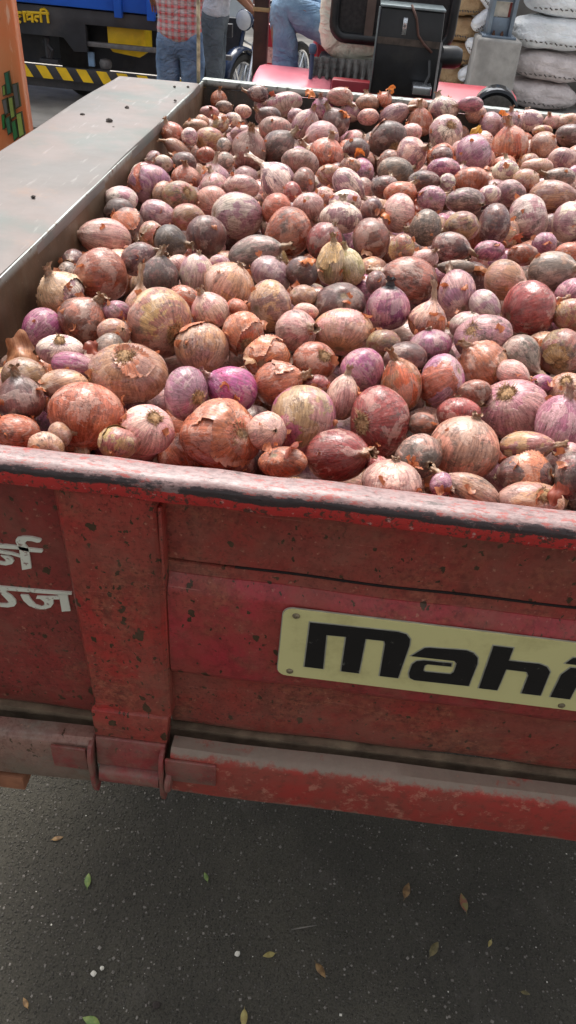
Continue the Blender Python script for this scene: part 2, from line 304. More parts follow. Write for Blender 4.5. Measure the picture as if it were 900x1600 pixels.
99 1443 1248 227 278 93 -35 12 B 2 0 22 100|small brown onion in front and right of the brown egg shaped onion
155 938 1163 265 333 4 -97 25 M 0 0 34 100|small mauve onion behind the dirty grey gap onion
163 1471 1232 281 299 -69 72 8 M 2 0 23 100|small mauve onion behind the orange necked streaked onion
293 1045 1220 267 338 -94 35 2 C 2 0 33 100|copper orange onion in front of the withered greyish onion
256 808 1192 343 378 74 54 39 M 2 0 43 100|mauve onion behind and right of the frayed neck rim onion
506 2283 1261 343 392 93 1 37 H 2 0 21 100|dusty tan onion below and left of the far rim at the right
-186 830 1187 304 328 92 22 -31 C 1 0 36 100|copper orange onion right of the flattened pale pink onion
-419 841 1211 276 345 96 -16 25 Y 0 0 38 100|olive yellow onion behind and left of the dull mauve onion with peeling scales
333 1576 1251 337 371 -98 17 14 T 0 0 27 100|tan onion in front and left of the large whitish torn onion
33 1931 1254 292 354 -91 -40 13 P 1 0 22 100|purple onion left of the black spotted pale onion
222 1107 1196 316 337 53 70 48 M 2 0 31 100|mauve onion left of the white necked tan onion
161 829 1167 267 339 -69 -68 26 T 2 0 37 100|tan onion in front and right of the dirty grey gap onion
-384 810 1173 275 325 8 98 19 P 0 0 36 100|purple onion right of the half hidden copper onion at far left
-184 1526 1250 250 315 93 8 -36 M 1 0 23 100|mauve onion right of the large silvery white onion
16 1520 1224 258 294 -90 26 -36 P 2 0 22 100|small purple onion left of the brown egg shaped onion
83 1195 1200 313 344 -51 83 23 T 2 0 30 100|tan onion in front and left of the black necked shiny purple onion
-379 898 1164 331 365 91 -25 32 P 0 0 38 100|purple onion behind and left of the copper onion pointing down at the rim
-114 1001 1222 306 352 -98 -16 12 H 1 0 35 100|dusty tan onion left of the smooth orange copper onion
-385 2051 1223 283 333 99 9 6 H 2 0 19 100|dusty tan onion behind and left of the mauve onion with the long neck
63 1299 1245 319 342 77 64 1 T 2 0 29 100|tan onion behind and left of the black necked shiny purple onion
-241 1846 1235 282 305 92 3 40 M 2 0 19 100|mauve onion in front of the large dusty grey tan onion
354 1426 1225 286 348 80 -52 -31 H 2 0 27 100|dusty tan onion left of the blue black smudged onion
250 2209 1241 350 386 -87 48 6 C 2 0 21 100|copper orange onion right of the black spotted pale onion
-237 1009 1188 235 269 94 22 26 K 0 0 26 100|small pale pink onion behind and left of the tall lilac onion
-320 787 1191 265 332 -80 -54 -26 T 0 0 38 100|tan onion in front and left of the copper onion pointing down at the rim
-324 1225 1214 310 335 35 64 -68 Y 2 0 29 100|olive yellow onion behind the long necked tan onion
-226 776 1203 264 325 -91 -42 7 K 2 0 38 100|pale pink onion in front and left of the flattened pale pink onion
-341 843 1196 296 341 -44 74 50 C 2 0 37 100|copper orange onion behind and left of the copper onion pointing down at the rim
569 2032 1240 320 353 -64 -4 77 B 1 0 21 100|brown onion behind and right of the large whitish torn onion
337 1083 1239 293 347 -11 90 43 T 2 0 33 100|tan onion left of the striped onion at the right edge
291 754 1205 242 293 -56 -73 39 Y 2 0 35 100|small olive yellow onion in front of the violet striped edge onion
405 2118 1260 263 327 28 -29 -92 C 0 0 19 100|copper orange onion in front and right of the large round lilac onion
"""
PILE_DATA = """
-404 2165 1282 19 T1
873 1240 1201 33 P0
861 657 1185 28 M0
393 696 1137 33 T0
5 1986 1199 39 P0
-362 1501 1213 30 M1
187 980 1126 38 B1
-342 2486 1202 31 B1
-74 2128 1189 35 T1
995 1420 1250 28 T0
914 2474 1145 40 C0
342 2361 1169 35 K0
985 993 1149 32 D0
664 852 1179 34 G0
965 2332 1173 32 M0
-70 1148 1178 35 W1
1009 1151 1226 34 M0
988 745 1221 30 B0
-430 1078 1138 34 C0
-120 1180 1166 31 Q0
89 2212 1165 37 G1
63 2182 1212 25 W1
-199 1978 1201 34 K1
684 2009 1181 34 W0
272 1089 1168 32 M0
-35 1783 1250 27 B1
374 1763 1197 33 H0
346 852 1240 30 H1
-67 1585 1208 28 W1
1059 2356 1202 26 D0
-311 1739 1225 32 P1
930 1056 1235 35 B0
1096 1420 1195 33 P0
1055 2138 1158 31 D0
762 2412 1172 29 M0
653 2075 1206 30 C0
660 1153 1256 25 C0
-279 1989 1240 25 Y1
592 1977 1250 31 D1
169 719 1138 31 P0
837 754 1149 27 M0
-140 1569 1232 30 W0
177 1129 1157 36 C1
857 1692 1168 26 G0
1070 942 1149 34 T0
1156 1982 1238 34 H0
719 1817 1225 29 C0
847 1814 1242 31 G0
712 2144 1256 35 B0
201 2243 1242 27 K1
318 2439 1251 32 B1
73 1536 1237 37 H1
192 1779 1243 36 T1
-429 2482 1195 35 D0
224 722 1124 31 K0
580 2295 1173 36 C0
1059 1294 1207 36 W0
1055 2036 1249 31 D0
-136 818 1153 30 Y1
902 2151 1153 32 H0
-302 1930 1219 32 W1
928 1158 1226 29 D0
891 2078 1229 36 C0
-192 2490 1199 26 T0
409 2133 1178 35 D0
433 1882 1168 30 C0
-264 2137 1196 32 M0
247 1613 1220 33 H0
-117 2433 1217 30 G0
100 1326 1192 33 K1
321 2317 1221 28 P1
935 967 1162 31 M0
108 1668 1228 29 T1
535 1503 1193 35 T0
749 1991 1221 34 K0
353 941 1239 27 H0
680 768 1149 25 G0
-434 2277 1137 25 P0
-365 1600 1205 31 H1
-374 1013 1233 29 P0
-96 2020 1167 31 C0
516 1621 1219 33 C1
993 1220 1166 25 H0
144 1279 1169 30 D1
663 1727 1246 36 D0
839 1169 1199 29 M0
1079 2471 1208 37 M0
710 1439 1178 31 W0
883 749 1226 29 K0
969 2135 1206 27 G0
88 1448 1183 34 H1
340 1524 1206 38 P1
-366 1416 1197 26 B0
430 1803 1192 37 C0
459 2016 1238 27 G1
356 1275 1208 29 Q0
712 1514 1245 28 C0
416 888 1091 37 D1
482 2391 1200 33 K0
585 886 1224 36 T0
-49 2167 1154 28 M0
639 1379 1176 33 Y0
-133 1118 1187 40 T1
1157 841 1211 33 K0
771 868 1142 35 Q0
1085 2433 1154 32 P0
61 846 1139 33 C1
264 2425 1228 33 C1
-19 1090 1160 32 W0
-391 719 1126 33 T0
928 718 1122 35 D0
-181 2032 1185 29 Y0
674 845 1239 31 W0
-39 1827 1208 33 M0
346 975 1200 29 C1
1084 751 1225 28 C0
-34 2347 1192 28 C0
-140 2055 1158 29 T0
-289 1827 1186 32 W0
1074 831 1180 30 M0
-146 1378 1168 31 C0
-427 664 1108 36 Y0
-107 1719 1224 28 G0
510 1682 1214 32 B1
1137 1738 1221 33 H0
-259 1230 1210 38 Y1
822 2070 1212 27 T0
569 2354 1176 29 H0
393 1524 1162 35 Q0
-272 1314 1145 31 H0
777 1649 1185 27 B0
894 2389 1155 30 T0
202 755 1165 29 G1
1080 2181 1214 32 T0
138 1976 1157 35 Y0
214 843 1144 27 C1
-334 1806 1151 33 C0
-331 2353 1152 32 T0
-420 2281 1183 27 B1
-179 1671 1156 32 Y0
-212 1881 1202 31 C1
1067 665 1187 37 M0
845 1012 1177 30 B0
-426 776 1133 38 B0
1036 1223 1215 29 T0
679 1564 1234 35 D0
-29 892 1130 40 H1
1005 1785 1220 36 D0
1092 1219 1192 33 D0
207 1082 1106 28 W1
-155 2051 1228 29 Q0
822 940 1183 37 B0
87 1069 1186 28 Q1
364 1702 1174 38 Q0
443 747 1134 29 B0
488 1040 1259 29 B0
851 2487 1153 29 T0
67 955 1205 33 T1
365 1222 1169 30 D0
-211 1821 1170 28 C0
794 1751 1178 30 H0
328 1951 1200 32 Q0
322 1896 1208 28 T1
990 1712 1212 38 G0
-224 834 1145 30 K1
401 755 1183 28 D0
-28 2312 1154 28 P0
874 2421 1209 38 M0
202 1330 1223 27 D1
833 805 1169 32 P0
1117 1283 1195 30 B0
645 1946 1237 25 Y0
-145 2132 1199 27 T0
610 838 1156 30 W0
-122 2486 1158 30 C0
-339 1288 1206 28 D0
-182 1731 1164 34 B0
894 1311 1239 29 K0
-431 1271 1148 33 M1
876 2485 1224 32 K0
1088 1084 1164 36 P0
-21 1477 1230 34 G1
484 1871 1194 32 D0
500 987 1258 31 B0
742 2184 1177 25 T0
-312 2317 1196 33 P0
846 1750 1210 36 T0
336 2265 1211 27 T1
606 783 1186 27 W0
38 2241 1155 27 W0
-323 880 1157 28 Q0
1019 1029 1181 31 P0
503 1511 1246 31 M0
688 2291 1244 25 Q0
1158 1695 1185 32 W0
1037 919 1198 34 W0
80 2319 1157 33 T0
484 1297 1193 25 P0
749 1694 1238 30 D0
-308 2413 1148 31 T0
1156 1688 1252 34 D0
53 2340 1207 31 M1
74 2147 1169 35 B1
487 1170 1254 32 W0
1018 2110 1196 33 G0
-328 2008 1199 40 W1
129 2293 1219 30 B0
728 1493 1196 32 M0
-48 1622 1259 32 Q1
1000 2428 1222 32 M0
-243 1405 1230 25 M1
-118 1670 1190 36 W0
894 663 1128 35 C0
1106 1029 1196 31 G0
-396 2400 1229 33 T1
-142 859 1184 25 H0
456 1656 1213 32 B1
791 767 1151 25 G0
445 2441 1170 32 P0
399 1958 1170 30 Q0
-45 2286 1201 32 M0
591 1549 1156 29 C0
1092 1198 1248 31 T0
-234 1147 1203 34 H1
127 1843 1243 27 B0
84 2008 1174 25 P0
1028 1567 1205 31 D0
53 1612 1248 25 C1
337 670 1130 33 G0
245 2137 1237 31 K1
-77 2258 1151 35 W0
918 2125 1201 29 Q0
-218 2170 1180 31 M0
1056 2485 1147 32 C0
888 1123 1206 32 C0
-260 1448 1201 34 P1
-397 1546 1140 32 T0
635 2274 1204 35 Q0
-129 866 1136 25 K0
479 2214 1231 29 B1
993 2220 1242 30 D0
-438 704 1146 25 D0
-103 738 1148 32 B0
280 730 1157 28 P0
-190 736 1154 28 Q0
172 2460 1186 34 Q0
96 938 1153 33 M0
-59 1679 1182 28 T0
417 1412 1209 38 C1
1155 1508 1229 35 G0
-158 674 1160 34 P0
912 1606 1264 37 P0
813 1970 1163 32 G0
395 1560 1220 34 C1
749 1390 1191 32 H0
276 2358 1182 35 M0
987 1094 1180 25 H0
-433 837 1152 31 Q1
1103 1483 1208 30 G0
597 715 1204 40 T0
880 1871 1222 30 K0
453 989 1221 34 M0
-378 1841 1212 34 C1
574 2129 1232 26 Q0
-309 2263 1212 28 P0
357 665 1194 37 W0
-348 1583 1145 33 W0
-385 1979 1159 33 M0
-279 1773 1178 28 P0
1017 662 1145 33 B0
-179 1924 1203 27 Y0
885 2266 1250 28 C0
434 2226 1193 35 T0
787 2488 1184 29 H0
-251 2491 1219 25 C0
351 2156 1256 38 K1
976 2456 1178 28 D0
292 1806 1177 25 W0
1080 1357 1195 36 T0
-308 986 1151 32 P0
218 1953 1204 32 H0
-71 1957 1159 25 T0
654 1177 1167 31 B0
682 2346 1256 31 G0
700 2284 1193 32 B0
303 1311 1208 36 B1
-173 1424 1193 31 P0
907 1478 1245 36 G0
30 1576 1212 32 M0
1066 958 1232 28 M0
-137 922 1148 36 C0
176 2374 1237 25 C1
408 702 1198 30 M0
582 1026 1250 40 T0
198 1887 1187 31 P0
648 2422 1200 29 H0
-427 697 1194 29 P0
1049 1731 1254 29 M0
267 1497 1191 32 W1
-18 928 1185 32 H0
341 1366 1211 30 P1
141 1717 1228 33 T0
-255 1758 1226 32 B1
962 1113 1238 34 D0
240 2481 1161 35 T0
369 2005 1179 31 W0
640 756 1231 30 Y0
-397 2164 1213 26 D1
-434 1904 1139 29 T0
-431 2110 1198 33 C1
269 2170 1194 32 T0
645 1293 1239 28 P0
889 745 1168 34 M0
-434 1019 1144 30 W0
93 1826 1210 27 D1
352 2484 1229 33 H1
678 2199 1220 31 K0
1109 1145 1165 30 H0
434 1753 1160 28 Q0
532 1322 1246 32 M0
-34 1085 1213 26 W1
1005 2163 1156 28 D0
792 933 1236 28 H0
575 2027 1170 25 G0
892 1918 1193 31 P0
1039 989 1151 26 D0
884 806 1200 32 B0
-61 2475 1152 32 K0
923 2377 1202 31 W0
1051 1450 1247 35 W0
-385 2295 1153 25 Y0
-241 2370 1223 28 T1
523 1735 1248 38 B0
332 2460 1178 32 K0
528 735 1189 32 H0
-91 2072 1186 28 Y1
859 1997 1239 35 G0
241 1855 1213 33 B1
378 2070 1242 26 T1
-221 1423 1168 27 C0
720 1618 1213 33 K0
452 1147 1191 33 Q0
772 1255 1202 27 P0
-428 2491 1138 26 D0
1097 2096 1155 30 P0
302 1597 1201 31 D1
611 1583 1192 26 W0
323 1404 1169 30 K0
-300 952 1203 32 B0
-329 1707 1184 26 K0
387 1804 1238 31 B1
-79 846 1131 33 Y1
1161 738 1145 29 G0
86 1778 1184 32 B0
898 2334 1169 31 C0
829 987 1235 38 T0
943 1762 1204 37 T0
936 892 1133 36 T0
-204 1260 1191 31 M0
990 797 1223 26 M0
742 1849 1188 29 D0
-354 766 1143 34 C0
572 1501 1152 25 K0
486 2469 1212 34 M0
180 1840 1221 35 D1
346 1639 1190 35 Y0
732 1212 1202 35 T0
1164 2081 1258 26 T0
-229 1637 1172 35 D0
218 1669 1223 35 P1
769 665 1144 37 T0
-181 872 1147 32 M0
133 1880 1196 32 H0
936 1606 1172 34 G0
431 1023 1176 31 M0
447 1601 1197 31 K0
534 1278 1210 30 T0
121 1505 1211 31 H1
527 1308 1160 34 G0
129 1898 1253 33 C1
-219 2100 1188 31 Y0
-352 1698 1142 25 T0
-314 2217 1181 32 D0
990 1251 1216 30 Q0
840 1836 1180 32 K0
932 1874 1194 29 C0
425 1269 1248 34 Q1
-237 1285 1226 26 T1
-351 2357 1223 34 Q1
764 1343 1222 31 T0
1020 818 1179 30 P0
-209 1547 1148 33 P0
896 1559 1189 34 D0
-385 1220 1134 31 Q0
931 2057 1172 33 C0
314 1216 1217 32 T1
-91 2262 1228 31 D1
1056 1535 1174 25 D0
4 1596 1259 30 M1
-4 2240 1226 33 C1
827 1115 1214 32 Y0
402 1202 1205 29 H1
485 2001 1193 26 Q0
-244 1597 1212 28 C0
-278 2453 1201 27 B1
1105 1703 1183 26 C0
700 2150 1194 33 C0
456 2249 1262 27 M1
-69 2387 1218 33 C1
476 1109 1253 33 T0
58 1013 1140 38 T0
322 2381 1227 35 M1
326 1897 1258 26 B1
837 1556 1196 30 Q0
273 1956 1215 29 P0
322 1051 1158 36 B0
955 1637 1217 28 G0
184 1935 1160 31 W0
-268 2189 1174 26 T0
621 1200 1249 36 M0
401 759 1234 27 T0
250 1237 1185 30 K0
914 1210 1230 30 T0
884 1685 1218 35 W0
1045 1249 1164 34 B0
-375 2477 1142 33 Q0
278 1885 1245 29 Q1
-369 1468 1163 35 M0
224 1502 1236 36 K1
-389 1833 1152 33 Q0
691 2070 1244 28 Y0
115 2451 1151 38 T0
578 2082 1194 39 B0
835 759 1204 29 Y0
813 1045 1216 30 H0
570 963 1238 30 D0
820 1280 1231 31 B0
1061 2063 1194 35 Q0
1117 1595 1211 36 C0
105 1205 1150 27 T0
608 1089 1251 34 C0
-280 1030 1124 32 C1
-83 2344 1167 32 W0
256 1099 1237 26 M0
137 1772 1210 30 M0
373 1040 1257 29 D1
904 1733 1236 25 T0
571 1255 1168 36 B0
704 2440 1221 31 C0
-429 2339 1189 34 M1
-208 2336 1156 35 P0
799 1748 1252 32 T0
-304 1031 1192 33 D1
582 1058 1193 30 P0
146 1341 1250 35 G1
1158 1642 1213 32 D0
470 1435 1245 30 K1
-182 1488 1185 29 C0
1138 924 1152 30 K0
-240 1365 1144 33 B0
833 1508 1171 28 D0
1153 991 1183 37 B0
1133 2242 1190 35 T0
-431 891 1130 33 C0
1096 1944 1183 38 W0
994 668 1215 29 C0
1001 1061 1232 37 Y0
-108 947 1196 31 C1
519 1964 1238 35 D1
261 921 1183 25 D1
687 740 1197 35 G0
-113 1808 1103 36 C1
517 1784 1201 35 C0
764 1448 1182 27 W0
-349 1414 1132 35 T0
545 1167 1187 33 H0
-375 1356 1115 35 B1
-72 1204 1165 28 W0
453 971 1165 30 T0
1084 1644 1192 30 H0
-331 934 1158 29 K0
199 2193 1194 36 G1
-384 1303 1187 27 W1
-107 1620 1233 36 M1
749 816 1216 30 T0
984 861 1163 32 C0
290 1141 1184 29 H0
307 2409 1171 30 P0
830 890 1224 33 K0
424 657 1174 27 P0
621 1604 1246 35 B0
448 1537 1194 34 D0
-269 1410 1156 26 M0
1040 863 1219 29 D0
-312 2155 1165 32 G0
571 1775 1174 27 T0
565 1121 1222 32 C0
-54 661 1161 32 T0
1080 1599 1264 33 M0
1050 1131 1145 32 H0
22 719 1133 33 H0
260 1184 1164 31 B0
841 2111 1239 30 T0
422 863 1154 36 K0
252 678 1158 36 W0
1001 1306 1234 34 M0
896 909 1181 33 P0
1040 1056 1139 27 D0
810 1690 1190 29 Q0
30 804 1166 29 Y0
861 1646 1260 31 D0
1136 851 1155 32 C0
-158 851 1231 29 H1
459 1254 1199 29 C0
950 2096 1238 31 D0
-8 1730 1168 28 C0
823 1922 1231 34 M0
451 1497 1236 29 M0
476 1040 1205 29 T0
880 1638 1172 35 T0
814 2244 1175 33 D0
1163 1293 1167 27 H0
936 1690 1190 29 P0
460 2332 1187 27 T0
1009 765 1167 30 W0
317 1484 1169 26 M0
524 1970 1179 29 T0
805 851 1189 30 W0
672 2247 1239 25 C0
-99 1251 1214 28 C1
775 865 1236 33 Q0
512 1253 1253 29 C0
1045 2385 1154 35 H0
-334 1649 1228 37 D1
380 2066 1184 36 M0
-331 1643 1138 33 T0
1159 1444 1256 30 H0
832 1276 1177 30 B0
1148 1211 1175 29 B0
420 1982 1221 32 D1
-194 2421 1153 25 T0
470 2165 1213 29 K0
1162 806 1135 28 D0
874 1315 1187 31 W0
-176 1165 1202 30 C1
461 1711 1236 32 M1
704 2225 1168 37 C0
429 1696 1160 33 B0
255 2271 1235 30 P1
947 1343 1222 37 W0
-333 2080 1196 38 C1
1067 1251 1253 33 T0
1121 1402 1248 32 M0
50 1107 1170 27 C1
-128 2000 1246 36 Q1
1131 2042 1234 36 C0
-4 1671 1170 34 B0
175 794 1121 31 B1
83 793 1149 30 T0
730 1303 1192 33 T0
825 2282 1225 30 M0
397 1337 1174 34 D0
670 1950 1191 32 G0
435 2068 1237 35 C1
730 868 1193 35 T0
668 1598 1174 40 C0
988 1686 1268 29 C0
968 1190 1233 27 K0
-190 2385 1195 35 Q1
-365 1055 1184 36 T1
602 1337 1206 35 D0
675 1273 1158 26 Y0
1132 1247 1251 37 B0
850 704 1215 33 B0
616 1696 1169 28 G0
755 2176 1222 26 T0
-16 702 1186 31 T1
707 815 1183 28 C0
161 1332 1187 33 M1
678 1334 1189 32 T0
1022 900 1143 30 P0
169 2200 1248 31 D0
-118 2094 1230 33 T1
728 985 1167 38 P0
619 1143 1228 30 P0
1049 2322 1242 32 K0
-125 2279 1184 28 H0
662 956 1176 26 B0
-127 1533 1170 26 P0
-28 1894 1256 25 D1
-256 2165 1248 32 Y1
652 2185 1168 33 M0
43 2036 1196 27 B0
517 2334 1201 28 C0
588 1631 1195 29 D0
580 1451 1159 30 T0
61 1959 1211 28 D1
-216 660 1162 31 B0
931 1404 1202 34 P0
-252 1458 1143 30 Q0
-105 999 1165 28 C0
1156 1912 1186 34 K0
774 948 1146 29 H0
944 2267 1239 36 H0
-322 1876 1225 31 K1
-377 1897 1162 31 W0
-209 1374 1198 35 Y1
-277 894 1192 36 Q1
878 2037 1186 29 P0
824 1352 1192 36 P0
414 2349 1207 29 M0
-334 1860 1172 29 C0
572 1775 1230 32 K0
771 1296 1242 25 C0
26 1862 1165 27 H0
1004 2281 1225 32 K0
940 1492 1186 38 M0
1107 738 1164 29 C0
823 897 1140 29 B0
923 1000 1237 26 T0
843 2050 1251 26 G0
1019 2172 1219 34 W0
997 1951 1239 35 M0
277 2277 1185 29 Q0
937 2428 1239 38 M0
-191 2014 1248 30 K1
150 1215 1177 31 D1
1105 2258 1246 31 C0
-160 2451 1174 28 M1
182 1627 1183 28 G1
1066 1147 1245 30 C0
395 1597 1169 33 C0
25 1267 1198 28 C0
-116 2345 1214 29 H1
431 1038 1252 33 T0
-107 1263 1160 32 G0
-266 2238 1199 27 T0
632 2337 1212 29 W1
-17 1617 1203 36 Q1
229 2248 1189 32 D1
8 1914 1193 39 P0
256 1909 1185 34 K0
-252 1579 1156 25 T0
-304 1368 1140 35 C0
795 1878 1189 35 P0
1161 1971 1180 29 W0
-331 2237 1249 26 D1
1094 1698 1238 34 K0
-244 2415 1179 33 Q0
863 1602 1221 33 B0
300 1844 1212 32 D1
828 1399 1258 31 W0
85 1015 1197 30 G1
-238 2479 1163 38 T0
1160 1035 1227 30 T0
728 2377 1197 30 Q0
148 2150 1168 31 M0
96 2059 1193 32 D1
1023 720 1120 35 T0
-193 1003 1163 29 M1
1104 1539 1190 29 Q0
-370 983 1137 28 B0
-428 2164 1165 35 K0
589 2375 1228 35 C0
-428 1488 1183 31 M1
1084 2292 1210 26 M0
698 791 1234 33 H0
1053 1512 1227 35 C0
-119 897 1205 25 M1
794 1822 1217 32 W0
-98 1955 1202 29 Q0
1054 728 1183 32 W0
938 2485 1207 32 M0
719 2062 1192 35 T0
982 1377 1176 35 T0
1100 1075 1219 25 T0
-424 1154 1142 40 B0
-22 1194 1157 28 P0
993 1976 1168 40 H0
1047 1982 1219 29 Y0
911 1973 1180 34 H0
201 1534 1189 30 C1
897 1730 1188 25 Y0
-185 798 1142 28 H1
-136 1210 1210 29 T1
-173 1832 1209 31 B0
563 1658 1243 35 W0
966 807 1178 30 Q0
1123 1343 1255 31 T0
125 1382 1204 34 W1
367 881 1191 36 Y0
308 2072 1195 30 B0
946 845 1211 28 G0
216 2395 1208 32 W1
753 2267 1248 32 Y0
929 2313 1207 26 B0
-290 667 1141 35 H0
641 880 1220 25 B0
603 1726 1215 32 K0
706 1770 1166 32 C0
-68 1291 1236 29 C1
1075 1848 1175 32 H0
83 1723 1229 30 T1
523 1059 1175 35 B0
52 1499 1185 33 H1
-269 1996 1168 32 M0
910 663 1215 34 C0
134 666 1136 38 W0
253 883 1145 34 W0
192 2128 1206 36 B1
797 792 1225 29 H0
77 1272 1180 31 H0
764 977 1221 30 Q0
244 2313 1194 25 K1
646 1238 1195 37 M0
547 2426 1181 37 P0
1044 837 1132 30 Q0
-327 1183 1165 38 M1
147 2152 1236 28 T0
587 1400 1188 28 H0
861 863 1178 29 H0
12 1360 1175 25 W0
1048 1751 1192 29 W0
1049 1693 1188 34 T0
570 655 1155 25 W0
312 892 1160 33 W0
905 1016 1184 35 C0
224 2017 1196 38 C0
627 1429 1232 27 C0
208 1473 1172 38 Q0
-381 2450 1191 27 C1
577 1934 1210 35 Q1
460 785 1177 32 T0
1126 1175 1208 28 M0
-165 1278 1151 32 Y0
904 1542 1247 32 C0
1013 976 1214 36 B0
1095 1980 1251 33 W0
590 2239 1183 25 T0
482 1734 1180 32 K0
895 1449 1190 29 Y0
808 989 1144 28 P0
-413 1728 1156 29 T0
735 926 1170 25 K0
1114 1841 1263 27 T0
618 933 1252 32 Y0
556 1377 1232 35 W0
-195 930 1165 29 W0
802 2239 1251 28 T0
259 2110 1184 34 Q0
565 1584 1223 33 T0
845 2367 1208 29 G0
372 1451 1175 30 P0
517 875 1241 36 Q0
335 1107 1184 31 G1
386 2287 1198 33 W0
884 1774 1262 31 T0
165 1674 1199 28 T0
795 717 1181 37 H0
-408 1105 1185 29 H0
760 1709 1187 29 H0
-289 2378 1194 32 Q0
852 2150 1196 32 M0
669 662 1161 33 D0
190 1550 1257 29 Y1
681 2389 1180 26 G0
-46 1944 1199 28 C0
790 1585 1221 35 W0
235 1050 1207 32 B1
-286 1315 1206 36 C1
-337 2416 1203 35 K1
737 2404 1250 30 Y0
737 1619 1160 28 B0
1114 2097 1254 31 D0
186 1914 1238 33 P1
-141 1984 1180 32 T0
-122 1590 1176 35 W0
-25 1507 1111 37 H1
1052 2292 1156 31 Y0
395 980 1248 36 M0
402 921 1158 31 M0
-243 1713 1174 29 Q0
538 822 1245 25 Q0
587 1535 1228 25 D0
-90 2212 1187 28 T0
572 827 1201 34 D0
377 2489 1170 27 M0
-237 2207 1222 25 D0
2 2066 1226 27 Q1
366 2335 1213 25 T0
638 2306 1259 33 T1
312 1759 1195 34 Q1
723 1671 1170 31 M0
616 2375 1179 25 M0
-127 1509 1239 35 H1
-164 1788 1163 29 K0
1045 791 1221 31 C0
1146 2296 1166 30 Y0
134 1026 1167 27 T0
455 2279 1184 27 T0
-51 1437 1185 36 C1
233 1011 1167 29 C0
525 2012 1268 26 K1
1161 2192 1207 29 K0
-436 2395 1190 28 B0
1160 1450 1201 30 K0
438 1082 1188 34 M0
633 1538 1207 29 C0
209 916 1196 31 M1
998 710 1177 32 P0
-30 1546 1211 30 W0
-80 1552 1160 28 D1
665 1852 1196 33 C0
787 1306 1190 28 Q0
1122 2358 1244 30 Y0
-353 991 1188 30 P1
422 920 1212 30 B0
742 773 1172 32 T0
-220 2226 1175 29 Y0
1080 1923 1242 31 M0
156 1437 1179 31 T0
207 1417 1204 31 B1
901 1831 1259 32 D0
1163 2380 1156 27 B0
768 2283 1191 34 M0
800 2153 1230 29 G0
337 723 1166 35 G1
85 2391 1178 40 C1
1142 1562 1259 32 M0
758 1543 1256 31 Q0
75 1920 1171 34 W1
-86 1125 1238 35 P1
508 2204 1185 31 M0
424 1159 1248 37 K1
1033 1390 1261 25 T0
376 806 1236 30 K0
1018 2026 1208 28 C0
859 1720 1263 31 T0
-248 1860 1164 30 K0
-117 1922 1249 37 G1
-59 1286 1182 30 K0
513 1566 1244 30 B0
-239 2025 1215 34 K1
753 1036 1206 36 W0
501 1003 1174 30 C0
102 1116 1144 36 T0
627 1668 1226 37 H0
-380 1666 1182 35 K0
409 804 1164 29 C0
413 2278 1257 30 C1
664 1665 1158 35 C0
530 1424 1248 25 M0
875 958 1161 28 B0
204 1058 1158 31 W1
753 1469 1251 37 H0
333 1176 1178 31 T0
1126 681 1170 31 C0
376 1925 1220 30 G0
612 1881 1208 33 P0
-413 1599 1168 35 K0
-3 2047 1175 28 T0
1067 1592 1179 27 T0
741 662 1202 30 P0
-254 2272 1160 29 M0
-27 1239 1203 36 H1
498 2408 1256 33 C1
42 952 1154 26 Y0
-229 1919 1155 35 K0
617 2436 1160 28 D0
307 2313 1158 29 B0
763 1537 1202 28 G0
405 1651 1188 30 M0
959 1849 1257 34 H0
989 1888 1212 37 M0
-59 1692 1236 32 W1
-164 2363 1243 28 W1
-353 1947 1197 30 W0
-359 2277 1196 31 Q1
1122 2208 1235 26 Q0
-267 2077 1208 30 P0
917 794 1144 31 M0
-308 2478 1147 39 M0
467 1224 1244 30 M0
-68 2404 1155 36 P0
-227 1316 1182 32 B0
-300 2173 1213 25 D0
1122 1135 1246 31 D0
128 1163 1172 30 M0
667 1104 1230 36 K0
1032 2237 1208 28 C0
917 1665 1261 27 C0
555 1708 1185 32 M0
1083 1867 1229 30 D0
-6 854 1192 35 G1
890 2153 1239 30 B0
-307 1490 1186 36 B1
737 1089 1153 38 D0
787 2197 1191 27 W0
623 1831 1245 32 M0
1102 803 1226 31 B0
-116 1452 1204 38 B1
358 2021 1233 31 T1
50 1732 1185 31 M0
800 1081 1171 33 W0
289 1362 1178 29 T0
-293 1070 1156 25 Q0
628 1023 1194 32 Q0
619 1298 1156 32 C0
848 1461 1171 26 M0
996 1830 1178 31 Y0
657 2484 1225 33 Q0
358 2221 1176 29 D0
-325 824 1137 35 B1
-90 1776 1252 33 W1
524 935 1254 30 Q0
1073 680 1123 27 Y0
0 671 1145 26 C0
593 1202 1193 31 D0
131 2252 1181 29 T0
-252 1952 1201 30 D0
1142 933 1219 38 P0
302 2235 1259 28 K1
282 832 1120 35 B1
236 1793 1190 38 W1
538 882 1177 36 M0
455 2042 1179 31 D0
658 2168 1262 29 B0
-76 1547 1250 34 H1
932 720 1222 32 C0
456 876 1240 29 G0
453 1965 1177 29 C0
-368 2163 1163 29 M0
431 2487 1202 30 T0
234 792 1133 34 K1
748 2465 1150 32 M0
498 756 1142 32 M0
552 1587 1165 30 B0
565 1003 1187 30 H0
952 666 1163 38 Y0
960 1319 1166 30 C0
158 1049 1121 34 W1
-164 2191 1176 31 G0
24 1165 1242 34 P1
-242 713 1167 34 Y0
696 687 1221 29 W0
1119 1786 1197 29 C0
-270 2336 1156 32 G0
797 1414 1213 30 D0
257 2059 1222 26 W1
1156 1127 1197 34 B0
1145 1924 1243 30 W0
824 1605 1175 28 Q0
20 2189 1176 36 B0
140 883 1175 30 G1
-176 1625 1201 30 T0
1019 2324 1190 30 H0
1165 2250 1234 25 D0
179 2241 1163 29 D0
0 1476 1171 29 M0
-214 2427 1224 25 M0
-369 1138 1168 29 W1
551 1872 1219 34 M0
1096 898 1186 34 Q0
452 2324 1248 37 W0
-372 1899 1217 29 T1
